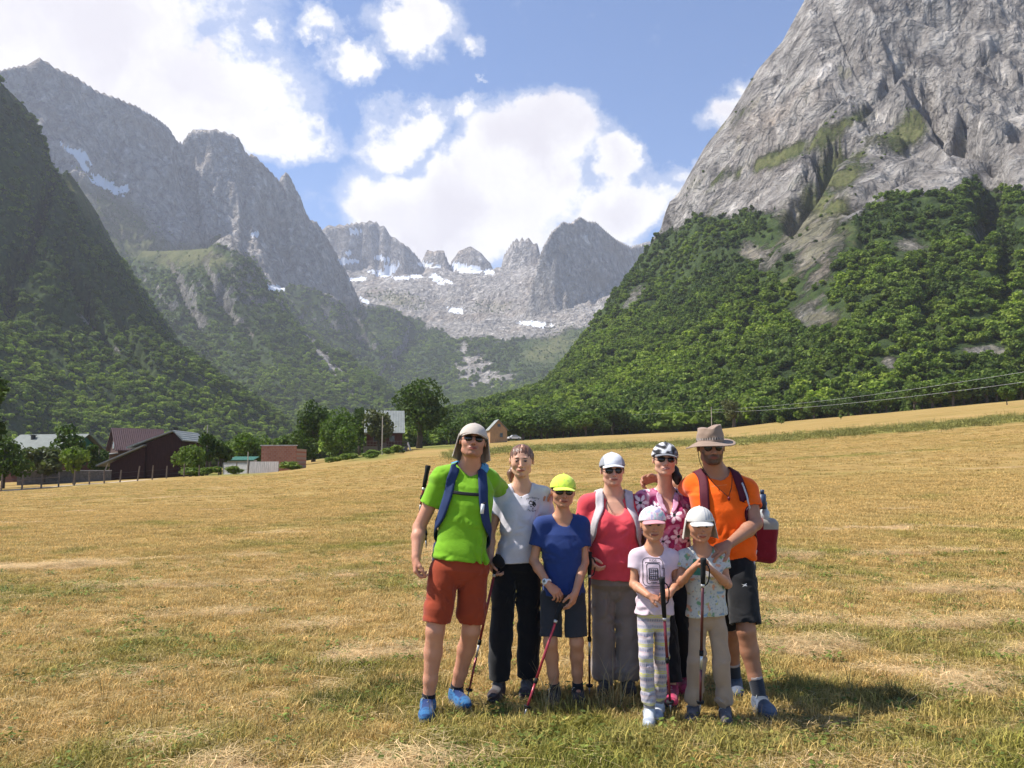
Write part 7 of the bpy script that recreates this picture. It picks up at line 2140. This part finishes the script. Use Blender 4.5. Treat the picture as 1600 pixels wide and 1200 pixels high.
for sg in (-1, 1): strap(bp, [(sg * .105, -.15, .88 * T), (sg * .108, -.03, 1.03 * T), (sg * .110, .07, .98 * T), (sg * .122, .12, .80 * T), (sg * .135, .13, .60 * T), (sg * .165, .10, .40 * T), (sg * .20, -.02, .26 * T), (sg * .18, -.13, .2 * T)], .058, maroon, SHR, F)
strap(bp, [(.128, .13, .90 * T), (.142, .145, .74 * T), (.150, .14, .58 * T)], .010, greys, SHR, F, thick=.016, name='strap_trim', n=14)
cW = W(1177, 885, 5.20)
m = MB(); m.tube([tuple(p) for p in smooth_path([F.tor(.19, .02, .15 * T), cW, cW + v3(.01, .02, -.12), cW + v3(.0, .02, -.2)], 12)], .009, 6); o = m.build('strap_end', greys, None, True); att(o, bp)
bt = MB(); b0 = W(1195, 818, 5.46); bt.tube([b0, b0 + v3(0, 0, .075), b0 + v3(0, 0, .095), b0 + v3(0, 0, .12)], [.034, .034, .022, .016], 14)
bot = bt.build('water_bottle', flat_mat('clear plastic', (.42, .47, .50), .15, .6), None, True); tag(bot, 'clear water bottle with blue cap in the maroon pack', 'bottle')
m = MB(); m.tube([b0 + v3(0, 0, .12), b0 + v3(0, 0, .142)], .019, 12); q = m.build('bottle_cap', flat_mat('blue plastic', (.02, .12, .42), .35, .5), None, True); q.parent = bot
m = MB(); c = W(1191, 772, 5.42); m.tube([c, c + v3(0, 0, .03)], .013, 10); m.tube([c + v3(0, 0, -.10), c], .024, 10); q = m.build('side_bottle', flat_mat('dark bottle', (.03, .05, .10), .4), None, True); att(q, bp)
print('p6', _time.time() - _t0)

# --- 7. small child in pale pink ------------------------------------------------------
F = Figure('small child in pale pink printed t-shirt and pastel striped trousers', 0.87, 4.98); F7 = F
R = RR(KID, chest=.094, waist=.092, hip=.098, thigh=.044, knee=.034)
Jt = dict(sha=W(995, 871, 4.98), shb=W(1050, 872, 4.98), ela=W(990, 913, 4.96), wra=W(1014, 931, 4.82), elb=W(1057, 912, 4.98), wrb=W(1051, 922, 4.84),
          hipa=W(1009, 965, 4.98), hipb=W(1034, 965, 4.98), kna=W(1009, 1026, 4.93), knb=W(1034, 1026, 5.00), ana=ankle_pt(1013, 4.96, .07), anb=ankle_pt(1027, 5.08, .07), toea=ankle_pt(1011, 4.80, .02), toeb=ankle_pt(1023, 4.92, .02))
F.frame(W(1022, 958, 4.98), W(1021, 861, 4.99))
hd = Head(W(1020, 819, 4.95), .205, yaw=-.05, pitch=-.02, roll=-.03, kid=True, jaw=.9, nose=.7)
make_body(F, Jt, R, hd, SKIN3, dict(a=H_((.95, -.15, -.28), (.0, .5, -1), (.1, -.8, .6), curl=(.4, .6, .5), s=.66), b=H_((-.75, -.25, -.55), (-.2, .6, -.6), (.0, -.8, .6), curl=(.6, .8, .5), s=.66)), brow=(.16, .10, .06))
SHR = shirt_prims(F, Jt, R, -.0, sleeve=.42, sl_r=.048, infl=.016, fold=0.0128, seed=71, flare=.004)
ts = F.attach(build_sdf('t_shirt', SHR, .0048, M_CLOTH, None, solid_col((0.66, 0.52, 0.57))))
cx7 = float((W(1021, 895, 4.9) - F.P) @ F.side); ch7 = float((W(1021, 893, 4.9) - F.P) @ F.up)
segs = [rrect(-.062, -.085, .058, .078, .028), rrect(-.040, -.070, .038, .046, .012), rrect(-.028, -.050, .026, .020, .006), [(-.045, .046), (-.045, .052), (.040, .052), (.040, .046)], [(-.020, -.062), (.020, -.062)], [(-.05, -.095), (.04, -.095)], [(.050, -.04), (.066, -.04), (.066, .02), (.050, .02)]]
for i in range(5): segs.append([(-.024 + i * .011, -.045), (-.030 + i * .011 + .008, .014)]); segs.append([(-.024, -.042 + i * .013), (.022, -.044 + i * .013 + (i % 2) * .006)])
V2, Fc = decal_lines(segs, .0036); decal('print_frame', V2, Fc, F, SHR, cx7, ch7, M_INK, ts)
V2, Fc = text_mesh('KIDS', .020); decal('print_word', V2, Fc, F, SHR, cx7, ch7 + .063, M_INK, ts)
def plaid(V):
    x = (V - F7.P) @ F7.side; z = -((V - F7.P) @ F7.up) + .003 * perlin(x / .03, V[:, 2] / .05, 2)
    u = (z / .085) % 1.0; C = np.tile(np.array([[.55, .50, .50]]), (len(V), 1))
    for a, b, col in ((.0, .06, (.66, .62, .12)), (.12, .18, (.66, .62, .12)), (.30, .50, (.25, .23, .30)), (.50, .56, (.60, .42, .42)), (.64, .70, (.62, .48, .52)), (.74, .90, (.33, .31, .38))):
        m = (u > a) & (u < b); C[m] = col
    tick = (np.sin(x * 900) > .2) & (((u > .30) & (u < .50)) | ((u > .74) & (u < .9))); C[tick] = (.48, .45, .50)
    return C
F.attach(build_sdf('trousers', trouser_prims(F, Jt, R, .12 * F.Lt, 1.86, .040, infl=.010, knee_r=.045, seed=72, fold=0.0153, bunch=.004), .0046, M_CLOTH, None, plaid))
for sd in 'ab':
    sock(F, Jt['an' + sd], Jt['kn' + sd], R, (0.26, 0.25, 0.27), .07, None, .006); shoe(F, Jt['an' + sd], Jt['toe' + sd], (0.34, 0.37, 0.42), sole=(.36, .37, .39), s=.78, trim=(.55, .58, .62))
F7hd = hd
def cap7(V):
    q = F7hd.loc(V); n = perlin(q[:, 0] / .10, q[:, 2] / .09 + q[:, 1] * 3, 9); n2 = perlin(q[:, 0] / .08 + 7, q[:, 2] / .08, 2)
    C = np.tile(np.array([[.66, .58, .60]]), (len(V), 1)); C[n > .30] = (.38, .55, .50); C[n2 > .34] = (.62, .36, .44); C[n < -.42] = (.40, .38, .55); return C
ball_cap(F, hd, cap7, solid_col((0.62, 0.27, 0.29)), brim=.30); hair_cap(F, hd, M_HAIR_FAIR, -.10)
trek_pole('black gripped maroon pole upright between the hands of the child in pale pink', W(1034, 902, 4.76), W(1048, 1112, 4.86), grip_len=.235, col=(.16, .018, .03), silver_at=(.62, .625))
print('p7', _time.time() - _t0)

# --- 8. small child in the white cap --------------------------------------------------
F = Figure('small child in white flap cap and patterned t-shirt clasping a pole at the chin', 1.16, 4.98); F8 = F
R = RR(KID, chest=.100, waist=.100, hip=.104, thigh=.048)
Jt = dict(sha=W(1069, 872, 4.98), shb=W(1125, 872, 4.98), ela=W(1061, 912, 4.93), wra=W(1084, 887, 4.76), elb=W(1137, 913, 4.93), wrb=W(1111, 890, 4.77),
          hipa=W(1091, 965, 4.98), hipb=W(1118, 965, 4.98), kna=W(1088, 1030, 4.98), knb=W(1127, 1030, 4.96), ana=ankle_pt(1081, 5.04, .07), anb=ankle_pt(1130, 4.99, .07), toea=ankle_pt(1075, 4.88, .02), toeb=ankle_pt(1133, 4.82, .02))
F.frame(W(1104, 958, 4.99), W(1097, 861, 4.99))
hd = Head(W(1094, 820, 4.93), .207, yaw=-.06, pitch=-.10, roll=-.02, kid=True, jaw=.9, nose=.7)
make_body(F, Jt, R, hd, tuple(np.array(SKIN3) * .92), dict(a=H_((.55, -.10, .75), (.85, -.2, -.25), (.1, -1, .3), curl=(.75, .9, .6), s=.68, thumb_out=.4), b=H_((-.60, -.25, .65), (-.8, .4, -.4), (-.1, -.9, .3), curl=(.75, .9, .6), s=.68, thumb_out=.4)), brow=(.16, .10, .06))
SHR = shirt_prims(F, Jt, R, -.01, sleeve=.45, sl_r=.052, infl=.017, fold=0.0128, seed=81, flare=.006)
def dino(V):
    x = (V - F8.P) @ F8.side; z = (V - F8.P) @ F8.up
    C = np.tile(np.array([[.50, .49, .45]]), (len(V), 1))
    for sx, th, col, sd_ in ((.040, .52, (.16, .30, .17), 1), (.036, .56, (.60, .30, .18), 5), (.032, .55, (.22, .32, .42), 9), (.03, .58, (.45, .42, .18), 13), (.010, .50, (.26, .27, .28), 17)):
        m = perlin(x / sx, z / sx, sd_) > th; C[m] = col
    m = (np.abs(x + .055) < .022 - (z - .30) * .15) & (z > .24) & (z < .33); C[m] = (.06, .20, .12)
    return C
ts = F.attach(build_sdf('t_shirt', SHR, .0048, M_CLOTH, None, dino))
F.attach(build_sdf('trousers', trouser_prims(F, Jt, R, .12 * F.Lt, 1.88, .046, infl=.012, knee_r=.054, seed=82, fold=0.0229, bunch=.006), .0046, M_CLOTH, None, solid_col((0.38, 0.275, 0.195))))
for sd in 'ab':
    sock(F, Jt['an' + sd], Jt['kn' + sd], R, (0.10, 0.09, 0.10), .06, None, .006); shoe(F, Jt['an' + sd], Jt['toe' + sd], (0.055, 0.05, 0.055), s=.80, trim=(.12, .11, .12))
F8hd = hd
def cap8(V):
    q = F8hd.loc(V); C = np.tile(np.array([[.60, .57, .52]]), (len(V), 1)); m = (np.sin(q[:, 0] * 70) > .55) & (q[:, 0] > .05) & (q[:, 2] > .2); C[m] = (.36, .36, .38); return C
cp = ball_cap(F, hd, cap8, solid_col((.60, .57, .53)), brim=.30); neck_flap(F, hd, solid_col((.50, .46, .41)), cp, .62, .10)
hair_cap(F, hd, M_HAIR_FAIR, -.34, front=(.42, -.15, .27, .40, .60))
trek_pole('dark red pole with dangling strap clasped by the child in the white cap', W(1099, 872, 4.70), W(1094, 1112, 4.84), grip_len=.15, col=(.085, .02, .022))
print('people', _time.time() - _t0)

# ------------------------------------------------------------------ the air of the valley
hz, nt, bs = new_mat('valley haze')
nt.n.clear()
pv = nt.add('ShaderNodeVolumePrincipled')
pv.inputs['Color'].default_value = (0.84, 0.87, 1.0, 1)
pv.inputs['Density'].default_value = 0.000075
pv.inputs['Anisotropy'].default_value = 0.2
out = nt.add('ShaderNodeOutputMaterial'); nt.link(pv.outputs[0], out.inputs['Volume'])
zt = float(MZ.max()) + 40
bmh = bmesh.new(); bmesh.ops.create_cube(bmh, size=1.0)
me = bpy.data.meshes.new('haze'); bmh.to_mesh(me); bmh.free(); me.materials.append(hz)
o = obj('haze', me); zb = min(-12.0, float(MZ.min()) - 1.0, float(GZ.min()) - 1.0)
o.scale = (9600, 5600, zt - zb); o.location = (0, 2500, (zt + zb) / 2)
tag(o, label='thin blue summer haze filling the valley', kind='stuff')
